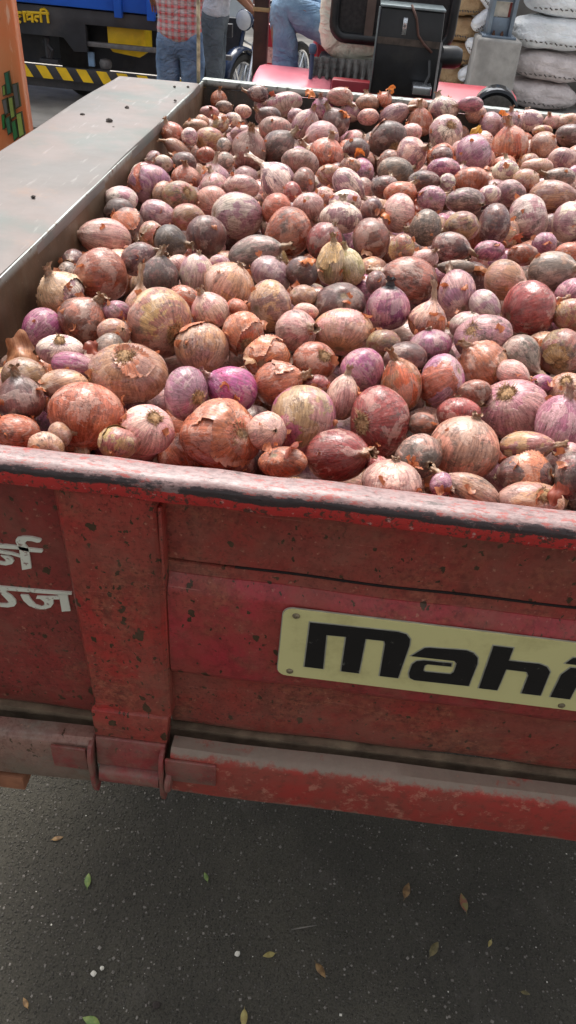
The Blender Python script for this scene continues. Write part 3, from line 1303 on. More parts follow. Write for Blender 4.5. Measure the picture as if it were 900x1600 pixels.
419 1219 1159 27 C0
868 936 1227 31 T0
129 768 1137 28 H0
701 1328 1239 27 M0
-293 1265 1168 31 Y0
150 1612 1230 33 K1
390 2447 1201 31 G0
390 2240 1228 27 B0
692 1925 1258 33 K0
313 1257 1167 38 Y0
240 1292 1205 34 T0
504 1136 1212 28 G0
-290 1126 1176 36 W0
17 1218 1121 35 K1
528 1915 1193 25 B0
538 2346 1253 34 D0
-415 1739 1212 25 W0
1037 1100 1197 31 C0
35 2281 1197 36 D1
986 2255 1179 29 W0
924 951 1217 32 M0
-166 898 1191 25 W0
506 2053 1226 39 Q1
-100 1822 1199 34 Q0
873 2234 1201 37 C0
243 966 1196 29 Y1
-405 2266 1235 33 B1
645 2005 1257 28 K0
948 1738 1263 31 Y0
130 2102 1199 27 D0
694 1674 1223 35 C0
987 2383 1147 27 M0
-161 2240 1205 31 T1
-286 2213 1241 30 B0
688 985 1214 29 W0
-345 1521 1146 31 T0
-132 2389 1189 29 T1
-46 717 1137 33 C0
-137 1882 1198 37 K0
134 2338 1180 33 T0
740 2093 1240 30 C0
247 1563 1192 29 C1
574 939 1183 32 W0
-405 1543 1203 36 K1
740 1408 1247 30 P0
974 922 1196 34 C0
605 1279 1209 27 M0
-96 1356 1180 29 C0
27 1181 1182 33 C0
-312 1419 1187 32 C1
-75 1090 1166 29 W1
-428 1479 1110 35 C1
1142 2089 1192 33 D0
745 1881 1227 25 T0
16 1727 1235 34 W1
-427 1215 1182 37 C1
959 1057 1161 29 T0
855 1063 1152 32 D0
808 1474 1212 35 K0
1144 1190 1252 25 H0
960 1141 1183 29 K0
1161 658 1132 29 Q0
975 2049 1225 27 B0
1057 783 1168 25 B0
1146 1793 1253 37 D0
4 2380 1220 34 Q1
-68 1886 1212 39 H1
952 750 1172 34 T0
-426 2435 1149 35 C0
500 1386 1162 27 G0
25 1316 1209 26 Q0
117 1567 1156 32 C1
803 2471 1240 36 Y0
889 1186 1167 36 Y0
676 1624 1250 29 T0
299 686 1197 30 D1
487 1443 1160 36 M0
923 1388 1260 32 M0
-276 805 1164 27 P1
1052 1788 1263 32 D0
791 2103 1232 26 M0
-432 2091 1140 32 B0
429 2409 1222 31 C0
1092 856 1223 27 C0
282 994 1208 25 D0
-433 2052 1192 30 K1
363 826 1157 25 B1
677 1187 1220 32 B0
792 2408 1230 34 D0
676 1079 1173 32 T0
266 1290 1156 25 H0
349 930 1168 25 D0
1145 2439 1179 37 C0
940 1822 1180 29 T0
-239 976 1143 32 W1
46 2441 1151 34 M0
-166 1534 1198 25 K1
-327 1557 1204 31 Q1
548 1364 1173 31 B0
727 1925 1199 35 K0
-402 1392 1161 34 T0
-385 661 1187 31 T0
471 936 1223 27 T0
633 1480 1208 34 C0
-353 2289 1250 29 C1
794 2162 1157 26 M0
525 2153 1256 30 W1
1145 1086 1237 28 B0
810 1688 1251 34 C0
-438 1850 1135 25 T0
394 978 1170 32 T0
408 656 1221 25 B0
-21 2120 1221 32 M1
681 928 1237 37 B0
1129 2033 1170 33 M0
622 2020 1203 37 P0
1041 1659 1250 38 C0
-278 1671 1200 35 K1
22 2186 1234 26 T0
866 1070 1231 35 C0
68 1167 1142 31 H1
312 2133 1206 30 T0
876 2287 1157 26 C0
1034 1931 1194 32 M0
-189 1575 1212 26 Y1
568 2435 1250 38 M1
958 1571 1225 38 W0
973 1633 1267 29 H0
348 2113 1171 27 W0
686 908 1177 31 M0
44 2091 1181 35 C0
372 1030 1197 36 D1
167 2382 1160 29 B0
259 2480 1222 28 G1
190 888 1154 29 T0
405 1256 1193 30 B0
502 1220 1191 30 T0
662 1797 1186 28 T0
280 1975 1262 25 M1
199 662 1126 33 T0
712 1727 1203 29 T0
-231 1980 1248 27 H1
-319 2275 1156 30 P0
-303 728 1157 35 Y0
-384 2218 1190 38 D1
-228 1089 1208 29 D1
734 2325 1228 36 Q0
523 968 1210 29 C0
-351 1776 1201 32 W0
-12 2428 1174 33 T0
528 1078 1242 33 C0
-304 2070 1253 32 M1
930 1246 1175 26 P0
165 1577 1187 29 M0
887 1794 1182 36 W0
1084 2193 1152 36 K0
-337 1310 1150 37 C0
-428 2021 1140 36 H0
1158 1314 1219 32 G0
538 1649 1161 39 G0
-338 1240 1150 27 G0
502 1852 1249 32 Y1
124 1561 1218 28 P1
504 2118 1204 35 D0
32 897 1162 35 M1
37 2423 1205 27 K0
618 839 1239 27 B0
815 2021 1192 31 B0
-386 1777 1159 27 T0
-249 1189 1167 26 D0
893 1851 1167 28 M0
281 1669 1207 35 H1
692 1389 1193 29 C0
-186 1105 1161 26 D0
-38 1356 1168 29 W1
1152 1852 1217 38 C0
-83 2047 1250 34 Y1
1154 711 1218 36 K0
642 2138 1210 32 Q0
453 2096 1188 28 T0
755 2452 1206 28 T0
26 1784 1204 34 T0
675 1902 1213 25 Y0
619 1765 1257 27 K0
867 1513 1215 29 T0
492 1175 1157 31 P0
-46 1019 1185 28 T1
762 1099 1222 35 T0
310 1637 1254 33 D1
433 1325 1222 33 M1
993 1516 1215 32 M0
234 1353 1187 31 B0
462 1369 1195 30 P0
912 845 1168 30 D0
-365 1735 1171 25 P0
933 1094 1190 29 G0
1158 1812 1165 32 H0
-116 2163 1165 30 B0
945 2415 1159 32 W0
-28 799 1127 27 K0
592 1825 1193 33 D0
808 1515 1258 31 C0
171 2026 1164 30 W0
-382 2370 1174 27 H0
50 1673 1241 35 H1
850 701 1151 32 W0
658 793 1188 30 D0
1075 885 1131 31 M0
1033 1403 1205 35 B0
575 2179 1177 32 C0
-142 2485 1215 32 C1
252 2422 1170 31 D0
928 894 1229 31 T0
685 1430 1237 35 C0
917 1895 1255 29 Y0
360 1192 1235 27 P1
420 827 1211 29 D0
-234 781 1148 28 T1
812 662 1189 25 T0
729 1165 1164 30 B0
805 2385 1180 26 P0
274 1718 1264 26 H1
-82 1665 1108 39 H1
304 2229 1185 30 M0
22 2480 1201 37 W1
755 746 1225 34 P0
321 2176 1161 35 Q0
-329 1363 1210 35 Q1
818 1639 1218 30 P0
453 1202 1197 27 M0
-398 749 1189 35 G1
343 2214 1230 31 P0
500 1571 1187 33 K0
399 1090 1237 34 T0
-402 1681 1126 31 B0
783 1151 1188 35 T0
-177 2299 1200 35 B1
626 924 1193 28 T0
484 843 1167 36 B0
-164 1324 1196 37 G1
627 2487 1153 29 T0
58 1663 1179 33 T0
787 812 1131 28 B0
715 1142 1214 31 W0
944 1282 1210 30 W0
775 1224 1161 25 P0
681 1522 1191 28 W0
11 1044 1165 28 Q1
762 2340 1175 30 C0
1071 1024 1159 25 B0
787 2091 1172 33 W0
401 870 1242 31 K0
119 1663 1176 28 G0
302 971 1165 32 C0
-211 1194 1241 34 H1
0 1131 1198 31 W1
433 1466 1180 30 T0
1020 2036 1153 33 Y0
252 1732 1214 35 M1
122 2487 1204 30 Y0
577 752 1155 29 W0
63 1279 1126 29 C1
1152 777 1196 38 T0
1156 1556 1185 29 H0
524 1022 1222 30 T0
565 1105 1165 31 H0
311 930 1205 30 K1
-432 1782 1187 32 M0
-50 2033 1200 32 W1
-31 1616 1140 33 T1
1023 1330 1168 33 K0
-253 2315 1209 29 W0
814 1335 1253 33 D0
-398 1408 1105 26 T1
-60 1745 1204 33 T1
1012 1551 1265 37 W0
1107 794 1149 33 W0
-128 1767 1203 33 M0
28 1141 1113 29 H1
-22 2249 1166 27 B0
-56 2453 1218 39 M1
370 2113 1217 28 P0
565 2292 1244 29 T1
936 2225 1189 34 T0
-293 1545 1157 32 D0
70 1555 1178 25 D1
493 929 1172 34 B0
-297 1693 1144 32 M0
288 2019 1187 31 D0
306 783 1156 35 Y1
-4 2125 1159 33 W0
983 1442 1198 34 M0
821 2442 1176 33 D0
1023 2218 1152 35 K0
40 1402 1198 35 H1
546 677 1194 29 W0
-295 1609 1180 37 M0
384 1145 1196 36 B1
761 1159 1247 32 M0
621 2215 1224 33 P1
773 2050 1219 31 T0
722 701 1166 31 T0
-268 1376 1194 29 Q1
652 1437 1168 32 T0
1030 2441 1174 31 K0
97 2148 1222 28 H1
547 2484 1212 33 W0
388 2392 1189 29 M0
490 1471 1212 27 H0
366 773 1141 32 K0
1045 1468 1182 32 M0
538 1199 1239 33 W0
1099 2397 1204 35 W0
857 2094 1179 31 Q0
758 1796 1177 32 W0
1019 1627 1194 35 K0
1162 1255 1200 28 M0
722 1566 1189 28 B0
1085 2121 1207 34 T0
-275 860 1141 31 D1
-40 2185 1212 39 W1
815 1221 1196 32 P0
1046 2098 1247 31 W0
965 1016 1202 32 Q0
-63 964 1165 31 B1
479 1298 1251 31 W0
402 1696 1230 33 C1
766 1638 1251 35 D0
"""
SCRAPS = [(-0.426,0.895,1.234,0.0340,'dry','large curl of dry orange skin beside the left end of the tailgate rim'),
(0.086,1.465,1.300,0.0135,'orange','bright orange skin scrap lying above the brown egg shaped onion'),
(0.130,1.467,1.294,0.0197,'red','curved dark red skin shell among the middle onions'),
(-0.048,1.167,1.311,0.0144,'orange','orange skin scrap left of the pale green double onion'),
(0.161,1.644,1.265,0.0191,'red','broad reddish skin shell behind the sooty onion in the middle'),
(0.021,1.983,1.286,0.0159,'orange','orange skin shred behind the middle of the load'),
(-0.025,2.322,1.302,0.0217,'orange','orange skin streak in the back rows under the mudguard'),
(0.319,2.169,1.325,0.0202,'yellow','mustard yellow skin scrap in the back rows right of the pale onion'),
(0.270,1.379,1.246,0.0239,'dry','rumpled reddish dry skin left of the torn tan onion'),
(0.354,1.549,1.260,0.0156,'red','red skin cup near the right side of the middle rows'),
(0.261,0.659,1.277,0.0139,'red','crumpled rust red skin in the gap at the right end of the rim'),
(0.242,0.803,1.226,0.0148,'red','thin dark red skin sliver between two big onions at the right'),
(-0.099,0.888,1.274,0.0121,'tan','small tan skin curl in front of the copper onion with a root tuft'),
(0.175,1.040,1.149,0.0226,'copper','copper skin sheet below the peeling lilac onion'),
(-0.027,0.687,1.278,0.0130,'red','crumpled copper skin in front of the largest copper onion'),
(-0.239,2.453,1.308,0.0171,'red','dark red skin scrap at the far rim near the whitish onion'),
(-0.131,2.432,1.325,0.0187,'orange','rusty skin curl close to the far rim under the pink mudguard'),
(0.103,2.638,1.325,0.0160,'orange','light orange skin curl standing up against the far rim'),
(0.436,2.434,1.323,0.0186,'orange','orange skin shreds on top of the mauve onion by the lamp'),
(-0.302,1.685,1.292,0.0125,'dry','loose dry skin among the onions by the far left corner'),
(0.053,1.326,1.278,0.0115,'dry','thin brown skin shard left of the brown egg shaped onion'),
(-0.013,1.307,1.306,0.0135,'red','dark curled skin over the red onion behind the double one'),
(0.155,0.738,1.235,0.0124,'dry','dry brown skin shard between the grey onion and the flesh coloured one'),
(-0.305,0.867,1.276,0.0136,'red','dark red skin crown piece behind the very large tan onion')]
PANEL_TEXT = [[(-0.3538,1.1578),(-0.3256,1.1584),(-0.3149,1.1572),(-0.2987,1.1572),(-0.2981,1.1551),(-0.2999,1.1526),(-0.3147,1.1517),(-0.3264,1.1535),(-0.3550,1.1514)],
[(-0.3256,1.1715),(-0.3187,1.1743),(-0.3078,1.1754),(-0.2985,1.1737),(-0.2974,1.1717),(-0.2997,1.1688),(-0.3031,1.1677),(-0.3088,1.1692),(-0.3142,1.1688),(-0.3177,1.1656),(-0.3171,1.1607),(-0.3149,1.1572),(-0.3147,1.1517),(-0.3161,1.1248),(-0.3279,1.1201),(-0.3267,1.1410),(-0.3260,1.1554),(-0.3283,1.1647),(-0.3277,1.1683)],
[(-0.3556,1.1481),(-0.3491,1.1479),(-0.3362,1.1468),(-0.3266,1.1439),(-0.3271,1.1406),(-0.3368,1.1430),(-0.3499,1.1434),(-0.3564,1.1435)],
[(-0.3598,1.1251),(-0.3466,1.1247),(-0.3387,1.1283),(-0.3358,1.1328),(-0.3369,1.1376),(-0.3417,1.1403),(-0.3505,1.1401),(-0.3487,1.1377),(-0.3455,1.1342),(-0.3456,1.1305),(-0.3491,1.1291),(-0.3591,1.1290)],
[(-0.3669,1.0867),(-0.3600,1.0866),(-0.2718,1.0914),(-0.2720,1.0877),(-0.2919,1.0848),(-0.3611,1.0810),(-0.3680,1.0808)],
[(-0.3611,1.0810),(-0.3529,1.0819),(-0.3548,1.0776),(-0.3488,1.0721),(-0.3449,1.0646),(-0.3449,1.0596),(-0.3484,1.0540),(-0.3571,1.0505),(-0.3737,1.0496),(-0.3729,1.0539),(-0.3585,1.0559),(-0.3538,1.0597),(-0.3586,1.0688),(-0.3631,1.0761)],
[(-0.3372,1.0760),(-0.3272,1.0774),(-0.3250,1.0697),(-0.3204,1.0614),(-0.3138,1.0592),(-0.3087,1.0626),(-0.3089,1.0692),(-0.3129,1.0734),(-0.3182,1.0728),(-0.3164,1.0773),(-0.3018,1.0794),(-0.2909,1.0817),(-0.2878,1.0810),(-0.2884,1.0768),(-0.2966,1.0754),(-0.2970,1.0679),(-0.3014,1.0605),(-0.3097,1.0554),(-0.3192,1.0541),(-0.3290,1.0582),(-0.3347,1.0663)],
[(-0.2904,1.0857),(-0.2774,1.0873),(-0.2768,1.0582),(-0.2882,1.0548),(-0.2881,1.0793)]]
TRUCK_TEXT = [[(-3.2691,0.7768),(-3.2237,0.7781)],
[(-3.2455,0.7738),(-3.2489,0.7177)],
[(-3.2091,0.7941),(-3.1566,0.7934)],
[(-3.1855,0.7911),(-3.2071,0.7696),(-3.1682,0.7678),(-3.2086,0.7422),(-3.1767,0.7150)],
[(-3.1387,0.8023),(-3.1361,0.7233)],
[(-3.1482,0.7990),(-3.1106,0.7997)],
[(-3.0647,0.7961),(-3.1096,0.7776),(-3.1085,0.7455),(-3.0711,0.7535)],
[(-3.0575,0.8040),(-3.0631,0.7269)],
[(-3.1057,0.8025),(-3.0200,0.8046)],
[(-2.9894,0.7776),(-3.0290,0.7743),(-3.0380,0.7538),(-3.0135,0.7360)],
[(-2.9794,0.8055),(-2.9807,0.7337)],
[(-3.0200,0.8046),(-2.8996,0.8096)],
[(-2.9737,0.8035),(-2.9729,0.8305),(-2.9386,0.8407),(-2.9165,0.8278),(-2.9143,0.7342)]]
ORANGE_BLOCKS = [[(-1.3951,1.1479),(-1.3813,1.1539),(-1.3811,1.0840),(-1.3965,1.0767)],
[(-1.4121,1.1009),(-1.4045,1.1055),(-1.4052,1.0759),(-1.4140,1.0711)],
[(-1.3686,1.1106),(-1.3531,1.1159),(-1.3535,1.0387),(-1.3688,1.0292)],
[(-1.4212,1.0506),(-1.4063,1.0569),(-1.4066,1.0095),(-1.4183,1.0023)],
[(-1.3942,1.0610),(-1.3796,1.0663),(-1.3808,0.9986),(-1.3950,0.9901)],
[(-1.4193,0.9838),(-1.4039,0.9924),(-1.4060,0.9372),(-1.4187,0.9276)],
[(-1.4335,0.9948),(-1.4238,0.9998),(-1.4296,0.9517),(-1.4375,0.9468)],
[(-1.3955,0.9736),(-1.3815,0.9811),(-1.3796,0.9228),(-1.3976,0.9062)],
[(-1.3706,1.0047),(-1.3532,1.0124),(-1.3520,0.9338),(-1.3716,0.9214)]]
LEAVES = [(-0.400,0.723,0.0257,'g','small green leaf on the asphalt nearest the trailer at left'),
(-0.136,0.765,0.0180,'g','tiny green leaf on the asphalt below the hinge'),
(0.331,0.794,0.0312,'b','brown leaf standing on the asphalt beside the reddish one'),
(0.463,0.784,0.0326,'r','reddish brown leaf with a green edge on the asphalt'),
(0.028,0.620,0.0213,'y','narrow yellow leaf on the asphalt beside a white pebble'),
(0.141,0.603,0.0271,'b','curled tan leaf on the asphalt in the middle foreground'),
(0.388,0.675,0.0295,'o','dull olive leaf pressed flat on the asphalt at right'),
(-0.311,0.457,0.0310,'g','bright green leaf cut by the bottom edge of the photo'),
(-0.009,0.497,0.0258,'y','yellow green leaf at the bottom edge in the middle'),
(-0.500,0.809,0.0201,'b','small brown leaf in the shade under the trailer'),
(-0.451,0.473,0.0171,'b','dark brown leaf at the lower left of the asphalt'),
(0.514,0.702,0.0141,'y','tiny pale leaf scrap right of the olive leaf'),
(0.579,0.612,0.0150,'o','faded olive leaf scrap at the lower right of the asphalt')]


# ------------------------------------------------------------ material helpers
def lin(r, g, b):
    f = lambda c: ((c / 255) / 12.92 if c / 255 <= .04045 else ((c / 255 + .055) / 1.055) ** 2.4)
    return (f(r), f(g), f(b), 1)

class NT:
    def __init__(s, name):
        s.m = bpy.data.materials.new(name); s.m.use_nodes = True; s.t = s.m.node_tree
        s.b = s.t.nodes['Principled BSDF']; s.out = s.t.nodes['Material Output']
        s.co = s.n('ShaderNodeTexCoord').outputs['Object']
    def n(s, ty, **k):
        x = s.t.nodes.new(ty)
        for a, v in k.items():
            if a.startswith('i_'): x.inputs[a[2:].replace('_', ' ')].default_value = v
            else: setattr(x, a, v)
        return x
    def L(s, a, b): s.t.links.new(a, b)
    def noise(s, scale, detail=3, rough=.55, vec=None, dist=0, out='Fac'):
        x = s.n('ShaderNodeTexNoise'); x.inputs['Scale'].default_value = scale; x.inputs['Detail'].default_value = detail
        x.inputs['Roughness'].default_value = rough; x.inputs['Distortion'].default_value = dist
        s.L(vec if vec is not None else s.co, x.inputs['Vector']); return x.outputs[out]
    def mapv(s, scale=(1, 1, 1), loc=(0, 0, 0), vec=None, rot=(0, 0, 0)):
        x = s.n('ShaderNodeMapping'); x.inputs['Scale'].default_value = scale; x.inputs['Location'].default_value = loc; x.inputs['Rotation'].default_value = rot
        s.L(vec if vec is not None else s.co, x.inputs['Vector']); return x.outputs[0]
    def ramp(s, f, a, b, smooth=True):
        x = s.n('ShaderNodeMapRange', interpolation_type='SMOOTHSTEP' if smooth else 'LINEAR')
        x.inputs['From Min'].default_value = a; x.inputs['From Max'].default_value = b
        s.L(f, x.inputs['Value']); return x.outputs[0]
    def mix(s, f, a, b, mode='MIX'):
        x = s.n('ShaderNodeMix', data_type='RGBA', blend_type=mode)
        for v, i in ((f, 0), (a, 6), (b, 7)):
            if isinstance(v, (int, float)): x.inputs[i].default_value = v
            elif isinstance(v, tuple): x.inputs[i].default_value = v
            else: s.L(v, x.inputs[i])
        return x.outputs[2]
    def math(s, op, a, b=0.0, clamp=False):
        x = s.n('ShaderNodeMath', operation=op, use_clamp=clamp)
        for v, i in ((a, 0), (b, 1)):
            if isinstance(v, (int, float)): x.inputs[i].default_value = v
            else: s.L(v, x.inputs[i])
        return x.outputs[0]
    def sep(s, v):
        x = s.n('ShaderNodeSeparateXYZ'); s.L(v, x.inputs[0]); return x.outputs
    def attr(s, name):
        return s.n('ShaderNodeAttribute', attribute_name=name).outputs
    def col(s, c):
        if isinstance(c, tuple): s.b.inputs['Base Color'].default_value = c
        else: s.L(c, s.b.inputs['Base Color'])
    def rough(s, r):
        if isinstance(r, (int, float)): s.b.inputs['Roughness'].default_value = r
        else: s.L(r, s.b.inputs['Roughness'])
    def bump(s, h, strength=.3, dist=.002):
        x = s.n('ShaderNodeBump'); x.inputs['Strength'].default_value = strength; x.inputs['Distance'].default_value = dist
        s.L(h, x.inputs['Height']); s.L(x.outputs[0], s.b.inputs['Normal'])

def plain(name, c, rough=.5, metal=0, var=.25, vs=12, bump=.15, bd=.002, dirt=None, spec=.5):
    t = NT(name); f = t.noise(vs, 5)
    d = tuple(x * (1 - var) for x in c[:3]) + (1,); h = tuple(min(1, x * (1 + var)) for x in c[:3]) + (1,)
    cc = t.mix(t.ramp(f, .3, .7), d, h)
    if dirt:
        cc = t.mix(t.math('MULTIPLY', t.ramp(t.noise(vs * .4, 7, .65), .48, .7), dirt[1]), cc, dirt[0])
    t.col(cc); t.rough(rough); t.b.inputs['Metallic'].default_value = metal; t.b.inputs['Specular IOR Level'].default_value = spec
    if bump: t.bump(t.noise(vs * 3, 4), bump, bd)
    return t.m

def red_paint(name, base, faded, rustamt=.5, chips=.5, dustz=None, pink=0.0):
    """weathered red enamel: faded areas, brown rust film, dark chips down to bare rusty steel"""
    t = NT(name)
    c = t.mix(t.ramp(t.noise(9, 4, .6), .35, .65), base, faded)
    c = t.mix(t.math('MULTIPLY', t.ramp(t.noise(55, 6, .7), .45, .62), .35), c, lin(96, 38, 34))
    rust = t.ramp(t.noise(6.5, 8, .72, dist=.4), .62 - .25 * rustamt, .78 - .2 * rustamt)
    rc = t.mix(t.ramp(t.noise(90, 6, .75), .38, .62), lin(88, 44, 32), lin(160, 96, 70))
    c = t.mix(t.math('MULTIPLY', rust, .75), c, rc)
    grain = t.ramp(t.noise(230, 3, .6), .52, .68)
    grain = t.math('MULTIPLY', grain, t.ramp(t.noise(6, 5, .7, vec=t.mapv(loc=(2, 9, 4))), .35, .65))
    c = t.mix(t.math('MULTIPLY', grain, .8), c, lin(66, 34, 28))
    light = t.ramp(t.noise(150, 4, .6, vec=t.mapv(loc=(3, 2, 1))), .62, .74)
    c = t.mix(t.math('MULTIPLY', light, .55), c, lin(190, 136, 112))
    # vertical grime streaks
    st = t.ramp(t.noise(1, 5, .6, vec=t.mapv((38, 38, 4))), .52, .75)
    c = t.mix(t.math('MULTIPLY', st, .30), c, lin(84, 50, 42))
    wv = t.n('ShaderNodeVectorMath', operation='ADD'); sc_ = t.n('ShaderNodeVectorMath', operation='SCALE'); sc_.inputs['Scale'].default_value = .022
    t.L(t.noise(60, 5, .65, out='Color'), sc_.inputs[0]); t.L(t.co, wv.inputs[0]); t.L(sc_.outputs[0], wv.inputs[1])
    ch = None
    for vs_, th_, rr_ in ((38, .76, .22), (75, .72, .26), (170, .62, .30)):
        vo = t.n('ShaderNodeTexVoronoi'); vo.inputs['Scale'].default_value = vs_; t.L(t.mapv((1, .05, .62), vec=wv.outputs[0], loc=(vs_, 0, 0)), vo.inputs['Vector'])
        cr = t.sep(vo.outputs['Color']); size = t.math('MULTIPLY', t.ramp(cr[0], th_ + .24 - .3 * chips, 1.0, False), rr_ * 1.25)
        one = t.math('GREATER_THAN', t.math('SUBTRACT', size, vo.outputs['Distance']), 0)
        ch = one if ch is None else t.math('MAXIMUM', ch, one)
    c = t.mix(ch, c, t.mix(t.noise(120, 4), lin(48, 34, 24), lin(84, 62, 42)))
    if dustz:
        z = t.sep(t.co)[2]
        dz = t.ramp(z, dustz[1], dustz[0])
        dn = t.math('MULTIPLY', dz, t.ramp(t.noise(20, 6, .7), .35, .62))
        c = t.mix(t.math('MULTIPLY', dn, dustz[2]), c, lin(126, 112, 98))
    scr = t.math('MULTIPLY', t.ramp(t.noise(1, 2, .5, vec=t.mapv((6, 6, 420), rot=(0, .35, 0), loc=(2, 0, 3))), .66, .70), t.ramp(t.noise(11, 3), .5, .62))
    c = t.mix(t.math('MULTIPLY', scr, .5), c, lin(178, 110, 100))
    film = t.ramp(t.noise(14, 8, .72, vec=t.mapv(loc=(7, 1, 4))), .44, .70)
    c = t.mix(t.math('MULTIPLY', film, .30), c, lin(140, 104, 86))
    t.col(c)
    t.rough(t.ramp(t.math('ADD', rust, t.noise(60, 4)), -.6, 2.4, False))
    h = t.math('SUBTRACT', t.math('MULTIPLY', t.noise(160, 5, .7), .4), ch)
    t.bump(h, .7, .0014)
    t.b.inputs['Specular IOR Level'].default_value = .4
    return t.m

M = {}
M['red_panel'] = red_paint('red_panel_paint', lin(156, 56, 50), lin(140, 70, 60), .75, .35, (.80, .93, .45))
M['red_left'] = red_paint('red_left_paint', lin(146, 50, 48), lin(132, 60, 54), .45, .75, (.80, .9, .3))
M['red_post'] = red_paint('red_post_paint', lin(176, 52, 48), lin(150, 68, 58), .62, 1.15, (.76, .88, .5))
M['red_ridge'] = red_paint('red_ridge_paint', lin(172, 50, 60), lin(154, 64, 58), .5, .4)
M['red_beam'] = red_paint('red_beam_paint', lin(166, 52, 46), lin(150, 64, 54), .55, .35, None)
M['red_hinge'] = red_paint('red_hinge_paint', lin(150, 40, 50), lin(130, 66, 62), .5, .2, (.60, 1.1, .85))
def rim_mat():
    t = NT('worn_rim_paint'); z = t.sep(t.co)[2]
    v1 = t.mapv((.45, 1.2, 1.2))
    fine = t.noise(150, 8, .75, vec=v1)
    worn = t.mix(t.ramp(t.noise(240, 4, .7, vec=v1), .38, .6), lin(112, 88, 86), lin(140, 114, 111))
    red = t.mix(t.noise(90, 5), lin(130, 52, 48), lin(150, 76, 68))
    c = t.mix(t.ramp(t.math('ADD', fine, t.math('MULTIPLY', t.noise(12, 3), .25)), .66, .72), worn, red)
    dk = t.ramp(t.noise(110, 8, .75, vec=t.mapv((.4, 1, 1), loc=(3, 3, 3))), .60, .63)
    c = t.mix(t.math('MULTIPLY', dk, .8), c, lin(54, 38, 34))
    zn = t.math('ADD', z, t.math('MULTIPLY', t.math('SUBTRACT', t.noise(75, 9, .8, vec=v1), .5), .016))
    wide = t.math('MULTIPLY', t.math('SUBTRACT', t.noise(7, 3, vec=t.mapv((1, 0, 0))), .5), .012)
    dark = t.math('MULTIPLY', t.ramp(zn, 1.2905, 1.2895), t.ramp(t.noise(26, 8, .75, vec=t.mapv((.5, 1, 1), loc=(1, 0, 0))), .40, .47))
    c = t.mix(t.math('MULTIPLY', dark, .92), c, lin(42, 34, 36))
    low = t.ramp(t.math('ADD', zn, wide), 1.2815, 1.2805)
    lowc = t.mix(t.ramp(t.noise(120, 8, .75), .52, .57), lin(186, 48, 46), lin(92, 52, 44))
    lowc = t.mix(t.ramp(t.noise(95, 8, .75, vec=t.mapv(loc=(9, 9, 9))), .60, .63), lowc, lin(190, 140, 132))
    c = t.mix(low, c, lowc)
    t.col(c); t.rough(t.ramp(fine, .1, 1.1, False)); t.bump(t.noise(170, 7, .75), .5, .0009)
    return t.m
M['rim'] = rim_mat()
def steel_mat(name, a, b, c3, rough=.5, metal=.3, sc=1.0):
    t = NT(name)
    c = t.mix(t.ramp(t.noise(5 * sc, 8, .7), .35, .65), a, b)
    c = t.mix(t.math('MULTIPLY', t.ramp(t.noise(1, 6, .65, vec=t.mapv((26, 26, 3))), .48, .68), .55), c, c3)
    sp = t.ramp(t.noise(260, 3, .6), .66, .72)
    c = t.mix(t.math('MULTIPLY', sp, .6), c, lin(150, 140, 130))
    z = t.sep(t.co)[2]
    edge = t.math('MULTIPLY', t.ramp(z, 1.302, 1.318), t.ramp(t.noise(60, 5), .3, .5))
    c = t.mix(edge, c, lin(150, 156, 152))
    t.col(c); t.rough(t.ramp(t.noise(25 * sc, 5), rough * 2 - 1.6, rough * 2 + .6 - .2, False)); t.b.inputs['Metallic'].default_value = metal
    t.b.inputs['Roughness'].default_value = rough
    t.bump(t.noise(70, 6, .7), .3, .001)
    return t.m
M['wall_in'] = steel_mat('scraped_inner_steel', lin(80, 62, 46), lin(108, 88, 70), lin(88, 56, 34), .55, .35)
M['dark_steel'] = steel_mat('dark_green_grey_steel', lin(58, 60, 56), lin(80, 82, 76), lin(90, 74, 62), .5, .3)
def ledge_mat():
    t = NT('polished_ledge_sheet')
    c = t.mix(t.ramp(t.noise(3.2, 4, .6), .38, .62), lin(92, 88, 84), lin(106, 95, 90))
    c = t.mix(t.math('MULTIPLY', t.ramp(t.noise(4.0, 5, .6, vec=t.mapv(loc=(5, 1, 0))), .52, .66), .55), c, lin(76, 92, 87))
    sc_ = t.ramp(t.noise(1, 5, .6, vec=t.mapv((70, 9, 1), rot=(0, 0, .35))), .60, .70)
    c = t.mix(t.math('MULTIPLY', sc_, .35), c, lin(150, 146, 142))
    sp = t.ramp(t.noise(180, 2, .5), .74, .77)
    c = t.mix(sp, c, lin(90, 80, 76))
    x = t.sep(t.co)[0]
    rs = t.ramp(t.noise(9, 8, .75, vec=t.mapv(loc=(2, 2, 8))), .56, .68)
    c = t.mix(t.math('MULTIPLY', rs, .45), c, lin(124, 98, 82))
    eg = t.math('MULTIPLY', t.ramp(x, -.492, -.468), t.ramp(t.noise(40, 5), .35, .6))
    c = t.mix(t.math('MULTIPLY', eg, .7), c, lin(160, 180, 184))
    t.col(c); t.rough(t.ramp(t.noise(6, 6, .65), -.5, 1.3, False)); t.b.inputs['Metallic'].default_value = .1
    t.bump(t.noise(5, 4), .25, .004)
    return t.m
M['ledge'] = ledge_mat()
M['plate'] = (lambda t: (t.col(t.mix(t.math('MULTIPLY', t.ramp(t.noise(14, 7, .7), .5, .72), .5), lin(214, 206, 146), lin(180, 168, 112))), t.rough(.42), t.bump(t.noise(60, 3), .1, .0005), t.m)[-1])(NT('yellow_name_plate'))
M['letter_black'] = (lambda t: (t.col(t.mix(t.ramp(t.noise(95, 7, .75), .62, .68), lin(14, 14, 18), lin(104, 104, 98))), t.rough(.4), t.m)[-1])(NT('scuffed_black_lettering'))
M['letter_edge'] = plain('silver_letter_edge', lin(176, 174, 160), .4, .3, .15, 60, 0)
